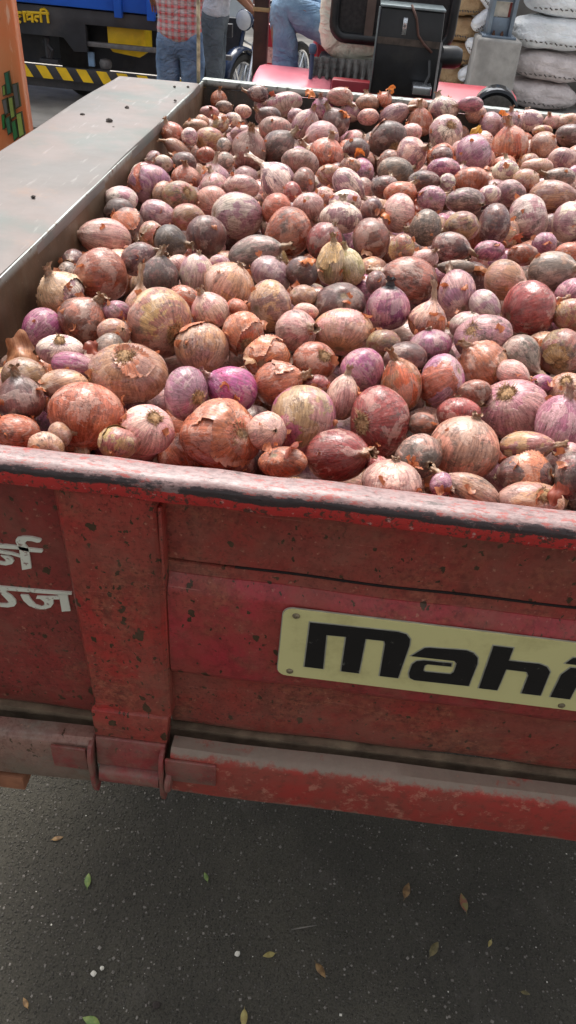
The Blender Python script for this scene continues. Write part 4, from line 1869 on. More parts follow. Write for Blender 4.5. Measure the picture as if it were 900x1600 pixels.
M['white_text'] = (lambda t: (t.col(t.mix(t.ramp(t.noise(70, 7, .7), .56, .64), lin(222, 222, 206), lin(150, 118, 108))), t.rough(.6), t.m)[-1])(NT('flaking_white_paint'))
M['rivet'] = plain('rusty_rivet', lin(140, 128, 104), .45, .6, .3, 200, .1)
M['seam'] = plain('dark_seam', lin(30, 20, 18), .8, 0, .2, 40, 0)
def asphalt():
    t = NT('dark_gravelly_asphalt')
    c = t.mix(t.ramp(t.noise(2.2, 5, .6), .35, .65), lin(72, 68, 58), lin(92, 87, 74))
    c = t.mix(t.math('MULTIPLY', t.ramp(t.noise(240, 4, .7), .4, .65), .75), c, lin(50, 45, 36))
    v = t.n('ShaderNodeTexVoronoi'); v.inputs['Scale'].default_value = 130; t.L(t.co, v.inputs['Vector'])
    g = t.ramp(v.outputs['Distance'], .42, .18)
    rc = t.sep(v.outputs['Color'])[0]
    stone = t.math('MULTIPLY', g, t.ramp(rc, .55, .95))
    c = t.mix(t.math('MULTIPLY', stone, .5), c, lin(122, 116, 108))
    c = t.mix(t.math('MULTIPLY', t.ramp(t.noise(7, 7, .7), .52, .68), .35), c, lin(98, 92, 84))
    t.col(c); t.rough(.85)
    h = t.math('ADD', t.math('MULTIPLY', g, .8), t.math('MULTIPLY', t.noise(60, 8, .75), 1.6))
    t.bump(h, 1.0, .009)
    return t.m
M['asphalt'] = asphalt()
M['sunlit_concrete_ground'] = plain('sunlit_pale_yard_ground', lin(168, 162, 152), .85, 0, .22, 3, .2, .006, (lin(110, 104, 98), .6))  # sunlight on the far yard is put into this pale ground colour
M['pebble'] = plain('pebble', lin(120, 114, 106), .8, 0, .4, 30, 0)
M['pebble_white'] = plain('white_fragment', lin(220, 214, 200), .7, 0, .1, 30, 0)
M['clod'] = plain('dry_earth', lin(60, 52, 48), .95, 0, .4, 300, .6, .002)

# ------------------------------------------------------------ mesh helpers
ORI = {}
def thing(name, label, cat, loc=(0, 0, 0), group=None):
    o = bpy.data.objects.new(name, None); COL.objects.link(o); o.location = loc; o.empty_display_size = .1
    ORI[o] = Vector(loc); o['label'] = label; o['category'] = cat
    if group: o['group'] = group
    return o
def tag(o, label=None, cat=None, group=None, kind=None):
    if label: o['label'] = label
    if cat: o['category'] = cat
    if group: o['group'] = group
    if kind: o['kind'] = kind
    return o
class MB:
    def __init__(s): s.v = []; s.f = []
    def add(s, v, f):
        k = len(s.v); s.v += [tuple(p) for p in v]; s.f += [tuple(i + k for i in q) for q in f]; return s
    def box(s, x0, x1, y0, y1, z0, z1):
        return s.add([(x0,y0,z0),(x1,y0,z0),(x1,y1,z0),(x0,y1,z0),(x0,y0,z1),(x1,y0,z1),(x1,y1,z1),(x0,y1,z1)],
                     [(0,3,2,1),(4,5,6,7),(0,1,5,4),(1,2,6,5),(2,3,7,6),(3,0,4,7)])
    def prism(s, poly, a0, a1, axis='y'):
        """2-D polygon extruded along an axis; for y: (x,z), x: (y,z), z: (x,y)"""
        n = len(poly)
        P = {'y': lambda p, a: (p[0], a, p[1]), 'x': lambda p, a: (a, p[0], p[1]), 'z': lambda p, a: (p[0], p[1], a)}[axis]
        v = [P(p, a0) for p in poly] + [P(p, a1) for p in poly]
        f = [tuple(range(n)), tuple(range(2 * n - 1, n - 1, -1))] + [(i, i + n, (i + 1) % n + n, (i + 1) % n) for i in range(n)]
        return s.add(v, f)
    def strip(s, prof, a0, a1, n, fn=None, axis='x', close=False):
        """profile swept along x with n steps"""
        m = len(prof); v = []
        for i in range(n + 1):
            a = a0 + (a1 - a0) * i / n
            for j, (p, q) in enumerate(prof):
                pt = (a, p, q)
                if fn: pt = fn(*pt)
                v.append(pt)
        f = []
        for i in range(n):
            for j in range(m if close else m - 1):
                f.append((i * m + j, (i + 1) * m + j, (i + 1) * m + (j + 1) % m, i * m + (j + 1) % m))
        if close: f += [tuple(range(m - 1, -1, -1)), tuple(n * m + j for j in range(m))]
        return s.add(v, f)
    def tube(s, pts, r, seg=8, cap=True):
        pts = [Vector(p) for p in pts]; rr = r if isinstance(r, (list, tuple)) else [r] * len(pts)
        v = []; k = len(pts); up = Vector((0, 0, 1)); prev = None
        for i, p in enumerate(pts):
            d = (pts[min(i + 1, k - 1)] - pts[max(i - 1, 0)]).normalized()
            if prev is None:
                a = d.cross(up)
                if a.length < .05: a = d.cross(Vector((0, 1, 0)))
            else:
                a = prev - d * prev.dot(d)
            a.normalize(); prev = a; b = d.cross(a)
            for j in range(seg):
                t = 2 * math.pi * j / seg; v.append(p + (a * math.cos(t) + b * math.sin(t)) * rr[i])
        f = [(i * seg + j, i * seg + (j + 1) % seg, (i + 1) * seg + (j + 1) % seg, (i + 1) * seg + j) for i in range(k - 1) for j in range(seg)]
        if cap: f += [tuple(range(seg - 1, -1, -1)), tuple((k - 1) * seg + j for j in range(seg))]
        return s.add(v, f)
    def lathe(s, prof, c, axis, seg=20):
        """prof: (radius, distance along axis)"""
        ax = Vector(axis).normalized(); a = ax.orthogonal().normalized(); b = ax.cross(a); c = Vector(c); n = len(prof)
        v = [c + ax * h + (a * math.cos(2 * math.pi * j / seg) + b * math.sin(2 * math.pi * j / seg)) * r for r, h in prof for j in range(seg)]
        f = [(i * seg + j, i * seg + (j + 1) % seg, (i + 1) * seg + (j + 1) % seg, (i + 1) * seg + j) for i in range(n - 1) for j in range(seg)]
        if prof[0][0] > 1e-5: f.append(tuple(range(seg - 1, -1, -1)))
        if prof[-1][0] > 1e-5: f.append(tuple((n - 1) * seg + j for j in range(seg)))
        return s.add(v, f)
    def build(s, name, mat, parent=None, bevel=0, smooth=False, seg=2, mods=None):
        org = ORI.get(parent, Vector((0, 0, 0))) if parent else Vector((0, 0, 0))
        me = bpy.data.meshes.new(name); bm = bmesh.new()
        vs = [bm.verts.new(Vector(p) - org) for p in s.v]
        for q in s.f:
            try: bm.faces.new([vs[i] for i in q])
            except ValueError: pass
        bmesh.ops.remove_doubles(bm, verts=bm.verts, dist=1e-6)
        bmesh.ops.recalc_face_normals(bm, faces=bm.faces)
        if bevel:
            es = [e for e in bm.edges if len(e.link_faces) == 2 and e.calc_face_angle(0) > .5]
            bmesh.ops.bevel(bm, geom=es, offset=bevel, segments=seg, affect='EDGES', profile=.5)
        bm.to_mesh(me); bm.free()
        me.materials.append(mat)
        if smooth or bevel: me.shade_smooth(); 
        if bevel or smooth == 'auto': me.set_sharp_from_angle(angle=math.radians(38))
        o = bpy.data.objects.new(name, me); COL.objects.link(o)
        if parent: o.parent = parent; ORI[o] = org
        return o

def roughen(o, amt, scale, axis=None):
    """dent a real mesh a little so no edge is ruler straight"""
    from mathutils import noise
    me = o.data
    for v in me.vertices:
        n = noise.noise_vector(v.co * scale) * amt
        if axis is not None: n = Vector([n[i] if i in axis else 0 for i in range(3)])
        v.co += n

# ============================================================ GROUND
g = MB(); g.box(-60, 60, -40, 7.2, -.3, 0); o = g.build('asphalt_ground', M['asphalt']); tag(o, kind='structure')
g = MB(); g.box(-60, 60, 7.2, 80, -.3, .006); o = g.build('yard_ground', M['sunlit_concrete_ground']); tag(o, kind='structure')
# unseen shed behind the camera, added to shade the front and the gaps
m = MB()
for i in range(60): x = -9 + i * .3; m.add([(x, -9, 4.7), (x + .15, -9, 4.78), (x + .3, -9, 4.7), (x, -2.2, 4.4), (x + .15, -2.2, 4.48), (x + .3, -2.2, 4.4)], [(0, 1, 4, 3), (1, 2, 5, 4)])
RF = thing('shade_shed', 'unseen open shed with a corrugated tin roof, added behind the camera to shade the trailer', 'shed', (0, -4, 0))
m.build('roof', plain('tin_sheet', lin(120, 118, 114), .6, .3, .2, 3, .1), RF)
for x in (-6, 6):
    for y in (-8.5, -2.4): m = MB(); m.box(x, x + .12, y, y + .12, 0, 4.6 if y < -2 else 4.2); m.build('roof_post', M['dark_steel'], RF)
# loose grit on the asphalt
def grit(name, n, r0, r1, mat, xr, yr, seed):
    rg = np.random.default_rng(seed); m = MB()
    base = [(1,0,0),(-1,0,0),(0,1,0),(0,-1,0),(0,0,1),(0,0,-1)]; fc = [(0,2,4),(2,1,4),(1,3,4),(3,0,4),(2,0,5),(1,2,5),(3,1,5),(0,3,5)]
    for _ in range(n):
        x, y = rg.uniform(*xr), rg.uniform(*yr); r = r0 + (r1 - r0) * rg.random() ** 3; a = rg.uniform(0, 6.3); ca, sa = math.cos(a), math.sin(a)
        sc = rg.uniform(.6, 1.3, 3) * r; sc[2] *= .6
        m.add([(x + (b[0] * ca - b[1] * sa) * sc[0], y + (b[0] * sa + b[1] * ca) * sc[1], sc[2] * .4 + b[2] * sc[2]) for b in base], fc)
    o = m.build(name, mat); tag(o, kind='stuff'); return o
grit('gravel', 9000, .0007, .0040, M['pebble'], (-1.0, 1.1), (.25, 1.5), 1)
tag(bpy.data.objects['gravel'], 'fine grey gravel scattered over the dark asphalt', 'gravel')
o = grit('white_grit', 260, .0008, .0034, M['pebble_white'], (-1.0, 1.1), (.25, 1.5), 2)
tag(o, 'tiny white stone chips scattered over the dark asphalt', 'grit')
def stone(x, y, z, r, mat, name, label, cat, seed, flat=.7):
    rg = np.random.default_rng(seed); m = bmesh.new(); bmesh.ops.create_icosphere(m, subdivisions=2, radius=1)
    from mathutils import noise
    for v in m.verts:
        v.co *= 1 + .35 * noise.noise(v.co * 1.3 + Vector((seed * 3.1, 0, 0))); v.co.z *= flat; v.co *= r
    me = bpy.data.meshes.new(name); m.to_mesh(me); m.free(); me.materials.append(mat)
    o = bpy.data.objects.new(name, me); COL.objects.link(o); o.location = (x, y, z + r * flat * .7); o.rotation_euler[2] = seed; tag(o, label, cat); return o
stone(-.332, .541, 0, .0058, M['pebble_white'], 'pebble', 'larger of two white pebbles lying together at the lower left', 'pebble', 1)
stone(-.318, .553, 0, .0045, M['pebble_white'], 'pebble', 'smaller of two white pebbles lying together at the lower left', 'pebble', 2)
stone(-.04, .614, 0, .0060, M['pebble_white'], 'pebble', 'single white pebble left of the narrow yellow leaf', 'pebble', 3)
stone(-.19, .50, 0, .008, M['clod'], 'dirt_clod', 'dark crumbly clod on the asphalt near the bottom edge', 'clod', 4)
for i, (x, y, r, l) in enumerate([(-.649, 1.919, .0055, 'dark clod on the steel ledge nearest its outer edge'), (-.572, 1.878, .0085, 'largest dark clod in the middle of the steel ledge'),
        (-.573, 2.039, .006, 'clod on the steel ledge behind the largest clod'), (-.55, 1.835, .003, 'tiny crumb just in front of the largest clod on the ledge'),
        (-.541, 1.298, .004, 'lone small clod on the nearer half of the steel ledge'), (-.52, 2.359, .004, 'small crumb at the far end of the ledge, left of its neighbour'),
        (-.485, 2.378, .004, 'small crumb at the far corner of the ledge beside the thin rod'), (-.479, 2.177, .0045, 'small clod by the inner edge of the ledge near its far end')]):
    stone(x, y, 1.3212, r, M['clod'], 'dirt_clod', l, 'clod', 10 + i, .6)
# leaves
def leaf_mat(n, a, b):
    t = NT(n); t.col(t.mix(t.ramp(t.noise(70, 5), .4, .6), a, b)); t.rough(.6); t.bump(t.noise(200, 3), .3, .0006)
    return t.m
LM = dict(g=leaf_mat('leaf_green', lin(96, 124, 62), lin(130, 146, 80)), b=leaf_mat('leaf_brown', lin(110, 82, 52), lin(150, 118, 74)),
          r=leaf_mat('leaf_reddish', lin(140, 84, 66), lin(130, 120, 70)), y=leaf_mat('leaf_yellow', lin(150, 134, 76), lin(170, 156, 96)), o=leaf_mat('leaf_olive', lin(88, 80, 50), lin(116, 104, 66)))
for i, (x, y, r, c, l) in enumerate(LEAVES):
    r *= .65
    me = bpy.data.meshes.new('leaf'); N = 9; v = []; f = []
    for k in range(N):
        t = k / (N - 1); wd = r * .42 * math.sin(math.pi * t ** .85) + .0002
        for s, zc in ((-1, .25), (0, 0), (1, .25)):
            v.append((wd * s, (t - .5) * 2 * r, zc * wd + .004 * math.sin(3 * t + i) * (r / .03) + .003))
    for k in range(N - 1):
        for s in range(2): a = k * 3 + s; f.append((a, a + 1, a + 4, a + 3))
    v += [(-.0006, -r, .003), (.0006, -r, .003), (0, -r * 1.35, .002)]; f.append((len(v) - 3, len(v) - 2, len(v) - 1))
    me.from_pydata(v, [], f); me.materials.append(LM[c]); me.shade_smooth()
    o = bpy.data.objects.new('leaf', me); COL.objects.link(o); o.location = (x, y, .001); o.rotation_euler = (0, 0, i * 1.9 + .6 if i > 3 else [.2, .5, -.3, .2][i])
    so = o.modifiers.new('thick', 'SOLIDIFY'); so.thickness = .0005; tag(o, l, 'leaf')
m = MB(); m.tube([(.071, .676, .004), (.1, .683, .008), (.127, .692, .005)], [.0014, .0012, .0007], 6)
o = m.build('twig', M['pebble'], smooth=True); tag(o, 'thin pale twig lying on the asphalt in the middle', 'twig')

# ============================================================ TRAILER
TR = thing('farm_trailer', 'red steel farm trailer loaded with onions, rusty paint and yellow name plate', 'trailer', (.3, .6, 0))
XL, XR, YB, YF, ZR = -.465, 1.20, .60, 2.52, 1.321
# tailgate sheet: profile (y, z); pressed swage in the middle. Left part flat behind the lettering
def wob(x, y, z):
    return (x, y + .0015 * math.sin(x * 9 + z * 14) + .001 * math.sin(x * 31 + z * 7), z)
def prof_panel():
    return [(.602, 1.275), (.602, 1.2), (.602, 1.1665), (.606, 1.166), (.606, 1.1635), (.601, 1.163), (.600, 1.145), (.590, 1.129), (.5885, 1.12), (.5885, .99), (.592, .978), (.600, .970), (.601, .93), (.603, .86), (.606, .848), (.612, .838), (.628, .828)]
pr = prof_panel()
tg = MB(); tg.strip(pr + [(p + .004, q) for p, q in pr[::-1]], -.1565, XR, 60, wob, close=True)
TG = tg.build('tailgate', M['red_panel'], TR, smooth='auto')
m = MB(); pl = [(.602, 1.275), (.602, 1.1), (.6015, .9), (.604, .85), (.612, .832), (.628, .822)]
m.strip(pl + [(p + .004, q) for p, q in pl[::-1]], XL - .25, -.235, 20, wob, close=True)
tag(m.build('left_tailgate_sheet', M['red_left'], TR, smooth='auto'), 'dull red left sheet with white painted lettering')
# ridge face as its own pinkish band (2 mm proud)
m = MB(); rp = [(.599, 1.147), (.5885, 1.130), (.5865, 1.122), (.5865, .987), (.590, .976), (.5995, .968), (.603, .968), (.603, 1.147)]
m.strip(rp, -.151, XR - .002, 60, wob, close=True); m.build('pressed_ridge', M['red_ridge'], TG, smooth='auto')
m = MB(); m.strip([(.6005, 1.1662), (.6005, 1.1638), (.607, 1.1638), (.607, 1.1662)], -.075, XR - .003, 30, wob, close=True); m.build('seam', M['seam'], TG)
# rim: rounded channel along the top
def rimw(x, y, z): return (x, y + .0012 * math.sin(x * 23) + .001 * math.sin(x * 61 + 1), z + .0008 * math.sin(x * 17 + 2) + .0006 * math.sin(x * 47))
R_ = .006; rp = []
for cx, cz, a0 in ((.616 - R_, 1.321 - R_, 90), (.574 + R_ * 1.6, 1.321 - R_ * 1.6, 90), ):
    pass
rp = [(.618, 1.314), (.616, 1.319), (.611, 1.321), (.592, 1.321), (.583, 1.3195), (.577, 1.316), (.5735, 1.310), (.573, 1.303), (.575, 1.297), (.579, 1.293), (.584, 1.290), (.590, 1.287), (.597, 1.280), (.6015, 1.272), (.6065, 1.272), (.607, 1.285), (.618, 1.287)]
rp = [(.613, 1.288), (.611, 1.2925), (.607, 1.294), (.590, 1.294), (.584, 1.2925), (.580, 1.289), (.5785, 1.285), (.5785, 1.270), (.5795, 1.2665), (.583, 1.264), (.600, 1.262), (.602, 1.250), (.6065, 1.250), (.607, 1.26), (.613, 1.264)]
m = MB(); m.strip(rp, XL - .25, XR, 90, rimw, close=True); m.build('tailgate_rim', M['rim'], TR, smooth='auto')
# tailgate post (hat section with a flared lower end)
m = MB()
sec = [(1.284, -.268, -.158, .583), (1.22, -.2665, -.1585, .583), (1.12, -.264, -.1555, .582), (1.0, -.261, -.155, .581), (.90, -.2575, -.153, .580), (.885, -.2575, -.153, .579)]
NX = 8
v = []; f = []
for z, xl, xr, y in sec:
    v += [(xl - .003, .603, z), (xl, y + .004, z), (xl + .004, y, z)] + [(xl + (xr - xl) * k / NX, y + .0012 * math.sin(k * 1.7 + z * 20), z + .0005 * math.sin(k * 2)) for k in range(1, NX)] + [(xr - .004, y, z), (xr, y + .004, z), (xr + .002, .603, z)]
w_ = len(v) // len(sec)
for i in range(len(sec) - 1):
    for j in range(w_ - 1): f.append((i * w_ + j, i * w_ + j + 1, (i + 1) * w_ + j + 1, (i + 1) * w_ + j))
m.add(v, f); PO = m.build('tailgate_post', M['red_post'], TR, smooth='auto')
m = MB(); m.add([(-.2605, .5745, .891), (-.1545, .5745, .891), (-.1575, .570, .840), (-.2585, .570, .840), (-.2605, .60, .893), (-.1545, .60, .893), (-.1575, .60, .838), (-.2585, .60, .838)],
      [(0,1,2,3),(0,4,5,1),(1,5,6,2),(3,2,6,7),(0,3,7,4),(4,7,6,5)]); m.build('post_cover_plate', M['red_post'], PO, bevel=.002)
m = MB(); m.add([(-.2575, .567, .8385), (-.1585, .567, .8385), (-.166, .556, .790), (-.255, .556, .790), (-.2575, .60, .8385), (-.1585, .60, .8385), (-.166, .60, .788), (-.255, .60, .788)],
      [(0,1,2,3),(0,4,5,1),(1,5,6,2),(3,2,6,7),(0,3,7,4),(4,7,6,5)]); m.build('post_foot', M['red_hinge'], PO, bevel=.002)
m = MB(); m.box(-.157, -.1525, .586, .604, .905, 1.252); o = m.build('weld_edge', M['red_post'], PO, bevel=.002); roughen(o, .002, 60, (0,))
# lower flange + beam (right), left beam, with dusty top edges
t = NT('dusty_beam'); 
def beam_mat():
    t = NT('dusty_beam_paint')
    base = t.mix(t.ramp(t.noise(12, 5, .6), .35, .65), lin(168, 56, 48), lin(148, 70, 58))
    base = t.mix(t.math('MULTIPLY', t.ramp(t.noise(70, 7, .7), .5, .62), .5), base, lin(110, 58, 46))
    z = t.sep(t.co)[2]
    zz = t.math('ADD', z, t.math('ADD', t.math('MULTIPLY', t.noise(16, 7, .7), .03), t.math('MULTIPLY', t.noise(75, 7, .75), .03)))
    base = t.mix(t.math('MULTIPLY', t.ramp(t.noise(40, 8, .75, vec=t.mapv(loc=(4, 4, 4))), .54, .62), .7), base, lin(190, 128, 108))
    up = t.ramp(zz, .856, .866); lo = t.ramp(zz, .776, .770)
    d = t.mix(t.noise(60, 6, .7), lin(118, 108, 96), lin(150, 138, 122))
    c = t.mix(t.math('MULTIPLY', up, .9), base, d); c = t.mix(t.math('MULTIPLY', lo, .55), c, d)
    t.col(c); t.rough(.7); t.bump(t.noise(90, 7, .7), .5, .0015); return t.m
M['beam'] = beam_mat()
M['beam_left'] = red_paint('left_beam_paint', lin(124, 122, 110), lin(150, 112, 100), .5, .2, (.70, .86, .9))
M['groove'] = plain('grimy_groove', lin(112, 94, 76), .9, 0, .35, 30, .5, .003, (lin(150, 134, 108), .6))
def bw(x, y, z): return (x, y + .001 * math.sin(x * 19), z + .0012 * math.sin(x * 13 + y * 30))
bp = [(.588, .80), (.588, .8365), (.568, .8385), (.5625, .835), (.559, .828), (.558, .820), (.558, .742), (.561, .737), (.571, .737), (.571, .80)]
m = MB(); m.strip(bp, -.150, XR, 60, bw, close=True); BE = m.build('rear_beam', M['beam'], TR, smooth='auto')
m = MB(); m.box(XL - .25, XR, .600, .612, .72, .838); m.build('floor_edge', M['groove'], TR)
m = MB(); m.strip([(p, q - .006) for p, q in bp], XL - .25, -.262, 24, bw, close=True); m.build('rear_beam', M['beam_left'], TR, smooth='auto')
# hinge: pipe between two bracket ears
m = MB(); m.lathe([(.0225, 0), (.0225, .086)], (-.2535, .572, .763), (1, 0, 0), 24); HP = m.build('hinge_pipe', M['red_hinge'], TR, smooth='auto')
def ear(x, w):
    m = MB(); prof = [(.60, .835), (.558, .831), (.551, .824), (.547, .812), (.547, .775), (.549, .735), (.556, .716), (.566, .716), (.572, .728), (.566, .76), (.56, .80), (.60, .81)]
    m.prism(prof, x, x + w, 'x'); return m.build('hinge_bracket', M['red_hinge'], TR, bevel=.0015)
ear(-.266, .0065); ear(-.1655, .0065)
for xs, xe in ((-.318, -.2685), (-.157, -.085)):
    m = MB(); m.box(xs, xe, .5525, .5575, .776, .826); m.build('bracket_plate', M['red_hinge'], TR, bevel=.0015)
m = MB(); m.lathe([(.017, 0), (.0205, .002), (.021, .006), (.018, .009), (.008, .010)], (-.1575, .560, .772), (1, 0, 0), 20); m.build('hinge_pin', M['red_hinge'], TR, smooth='auto')
m = MB(); m.box(XL - .1, -.375, .556, .60, .690, .722); m.build('wood_packer', plain('packer', lin(150, 98, 70), .8, 0, .3, 20, .5), TR, bevel=.002)
# side walls, front wall, floor
m = MB(); m.box(XL - .006, XL, .62, YF, .86, ZR - .003); m.build('side_wall', M['wall_in'], TR, bevel=.001)
m = MB(); m.box(XR - .006, XR, .62, YF, .86, ZR); m.build('side_wall', M['wall_in'], TR)
m = MB(); m.box(XL - .006, XR, YF + .001, YF + .006, .86, ZR - .022); m.build('front_wall', M['dark_steel'], TR)
m = MB(); m.box(XL - .006, XR, YF - .006, YF + .03, ZR - .020, ZR + .002); m.build('front_rim', M['dark_steel'], TR, bevel=.004)
m = MB(); m.box(XL, XR - .007, .615, YF, .85, .862); m.build('trailer_floor', M['dark_steel'], TR)
m = MB()
for y in (.75, 1.2, 1.7, 2.3): m.box(XL, XR, y, y + .06, .78, .849)
for x in (.0, .7): m.box(x, x + .07, .64, 3.0, .70, .779)
m.build('chassis_frame', M['dark_steel'], TR)
# broad steel ledge outside the left wall, rounded over its inner edge
lp = [(-.712, .86), (-.712, 1.314), (-.709, 1.3195), (-.704, 1.3212), (-.60, 1.3216), (-.50, 1.3212), (-.474, 1.3208), (-.467, 1.319), (-.4645, 1.314), (-.4645, 1.300), (-.4690, 1.300), (-.472, 1.313), (-.70, 1.315), (-.706, 1.31), (-.706, .86)]
m = MB(); NY = 40; vs = []
for i in range(NY + 1):
    y = .50 + (2.45 - .50) * i / NY
    for j, (x, z) in enumerate(lp):
        dz = .0018 * math.sin(y * 7 + x * 9) if z > 1.31 else 0
        vs.append((x + .0012 * math.sin(y * 11), y, z + dz))
n_ = len(lp); fs = [(i * n_ + j, (i + 1) * n_ + j, (i + 1) * n_ + (j + 1) % n_, i * n_ + (j + 1) % n_) for i in range(NY) for j in range(n_)] + [tuple(range(n_)), tuple(NY * n_ + j for j in range(n_ - 1, -1, -1))]
m.add(vs, fs); m.build('side_ledge', M['ledge'], TR, smooth='auto')
# thin rod at the far left corner
m = MB(); m.tube([(-.478, 2.500, 1.2), (-.478, 2.503, 1.5), (-.476, 2.500, 1.75), (-.478, 2.503, 2.05)], .0055, 8)
m.build('corner_rod', plain('pale_flaking_rod', lin(186, 178, 150), .6, .2, .5, 40, .2, .002, (lin(90, 66, 40), .8)), TR, smooth=True)
# name plate
ZP0, ZP1 = 1.0065, 1.1265
DZ = .0075
def rrect(x0, x1, z0, z1, r, k=5):
    p = []
    for cx, cz, a in ((x1 - r, z1 - r, 0), (x0 + r, z1 - r, 90), (x0 + r, z0 + r, 180), (x1 - r, z0 + r, 270)):
        for i in range(k + 1): t_ = math.radians(a + 90 * i / k); p.append((cx + r * math.cos(t_), cz + r * math.sin(t_)))
    return p
m = MB(); m.prism(rrect(-.0158, .6558, ZP0 - .0012, ZP1 + .0012, .0125), .5838, .5852); m.build('plate_border', M['letter_edge'], TG)
m = MB(); m.prism(rrect(-.0145, .6545, ZP0, ZP1, .0115), .5822, .5842); PLT = m.build('name_plate', M['plate'], TR)
LET = {
 'm': [(.018,1.022),(.0175,1.102),(.120,1.104),(.130,1.1015),(.1355,1.094),(.1365,1.083),(.1334,1.022),(.111,1.022),(.1085,1.081),(.1065,1.0865),(.0845,1.086),(.0852,1.022),(.0635,1.022),(.0618,1.0855),(.0385,1.0845),(.0409,1.022)],
 'a1': [(.1425,1.0655),(.155,1.082),(.160,1.0835),(.203,1.0865),(.212,1.0835),(.2185,1.076),(.2205,1.066),(.2197,1.0235),(.1535,1.022),(.1475,1.025),(.145,1.033),(.1458,1.050),(.150,1.057),(.158,1.0595),(.191,1.0605),(.1915,1.0555),(.1635,1.0545),(.1605,1.0515),(.1605,1.0415),(.1635,1.0395),(.194,1.0405),(.197,1.045),(.197,1.062),(.193,1.0665)],
 'h': [(.233,1.022),(.2312,1.100),(.2538,1.100),(.2542,1.0775),(.290,1.0785),(.300,1.075),(.306,1.067),(.3078,1.022),(.285,1.022),(.2838,1.056),(.280,1.0625),(.2555,1.0625),(.255,1.022)],
 'i1': [(.3203,1.022),(.3203,1.064),(.327,1.0785),(.3435,1.0785),(.3435,1.022)], 'i2': [(.319,1.0855),(.3245,1.096),(.3445,1.097),(.3435,1.0855)],
 'n': [(.356,1.022),(.356,1.072),(.364,1.0785),(.402,1.0785),(.412,1.072),(.4135,1.022),(.392,1.022),(.392,1.058),(.388,1.0625),(.378,1.0625),(.378,1.022)],
 'd': [(.424,1.030),(.424,1.070),(.432,1.0785),(.460,1.0785),(.460,1.100),(.482,1.100),(.482,1.022),(.432,1.022)],
 'r': [(.494,1.022),(.494,1.070),(.502,1.0785),(.535,1.0785),(.535,1.0625),(.516,1.0625),(.516,1.022)],
 'a2': [(.546,1.0655),(.556,1.079),(.606,1.080),(.620,1.070),(.620,1.022),(.556,1.022),(.546,1.030),(.546,1.050),(.556,1.0575),(.597,1.0575),(.597,1.0625)]}
def offset(poly, d):
    n = len(poly); A = sum(poly[i][0] * poly[(i + 1) % n][1] - poly[(i + 1) % n][0] * poly[i][1] for i in range(n)); s = 1 if A > 0 else -1; out = []
    for i in range(n):
        p0, p1, p2 = Vector(poly[i - 1]), Vector(poly[i]), Vector(poly[(i + 1) % n]); e1 = (p1 - p0).normalized(); e2 = (p2 - p1).normalized()
        n1 = Vector((e1.y, -e1.x)) * s; n2 = Vector((e2.y, -e2.x)) * s; b = (n1 + n2); b = b.normalized() if b.length > 1e-4 else n1
        out.append(tuple(p1 + b * d / max(.55, b.dot(n1))))
    return out
def tri_prism(m, poly, y0, y1):
    from mathutils.geometry import tessellate_polygon
    T = tessellate_polygon([[Vector((p[0], p[1], 0)) for p in poly]]); n = len(poly)
    v = [(p[0], y0, p[1]) for p in poly] + [(p[0], y1, p[1]) for p in poly]
    f = [t_ for t_ in T] + [tuple(i + n for i in t_) for t_ in T] + [(i, i + n, (i + 1) % n + n, (i + 1) % n) for i in range(n)]
    m.add(v, f)
for k_, P_ in LET.items():
    P_ = [(a_, b_ + DZ) for a_, b_ in P_]
    m = MB(); tri_prism(m, offset(P_, .0016), .5816, .583); m.build('letter_outline', M['letter_edge'], PLT)
    m = MB(); tri_prism(m, P_, .5806, .582); m.build('letter', M['letter_black'], PLT)
rv = [(.0006, 1.1095), (.0006, 1.0085), (.3385, 1.0065), (.3385, 1.1095), (.640, 1.0085), (.640, 1.1095)]
for x, z in rv:
    z += DZ
    m = MB(); m.lathe([(.0045, 0), (.0045, .0006), (.0032, .0018), (.0012, .0022), (.0009, .0012), (0.0, .0012)], (x, .5822, z), (0, -1, 0), 14); m.build('rivet', M['rivet'], PLT, smooth='auto')
for P_ in PANEL_TEXT:
    m = MB(); tri_prism(m, P_, .5992, .6022); m.build('painted_letter', M['white_text'], TR)
# wheels under the trailer
M['rubber'] = plain('rubber', lin(34, 33, 32), .8, 0, .3, 20, .4, .004)
def wheel(c, r, w, parent, rimmat, ax=(1, 0, 0), name='wheel'):
    m = MB(); pf = [(r * .58, -w * .42), (r * .72, -w * .5), (r * .92, -w * .48), (r * .985, -w * .3), (r, 0), (r * .985, w * .3), (r * .92, w * .48), (r * .72, w * .5), (r * .58, w * .42)]
    m.lathe(pf, c, ax, 32); t_ = m.build('tyre', M['rubber'], parent, smooth='auto')
    m = MB(); m.lathe([(0.001, -w * .2), (r * .3, -w * .22), (r * .5, -w * .38), (r * .6, -w * .42), (r * .6, w * .42), (r * .5, w * .38), (r * .3, w * .22), (0.001, w * .2)], c, ax, 24); m.build('wheel_rim', rimmat, t_, smooth='auto')
for x in (-.58, 1.32): wheel((x, 1.9, .36), .36, .2, TR, M['dark_steel'])
m = MB(); m.tube([(-.5, 1.9, .36), (1.25, 1.9, .36)], .035, 10); m.box(.1, .2, 1.85, 1.95, .36, .70); m.box(.6, .7, 1.85, 1.95, .36, .70); m.build('axle', M['dark_steel'], TR)
m = MB(); m.box(.1, .17, 2.9, 3.3, .56, .70); m.build('drawbar', M['dark_steel'], TR)

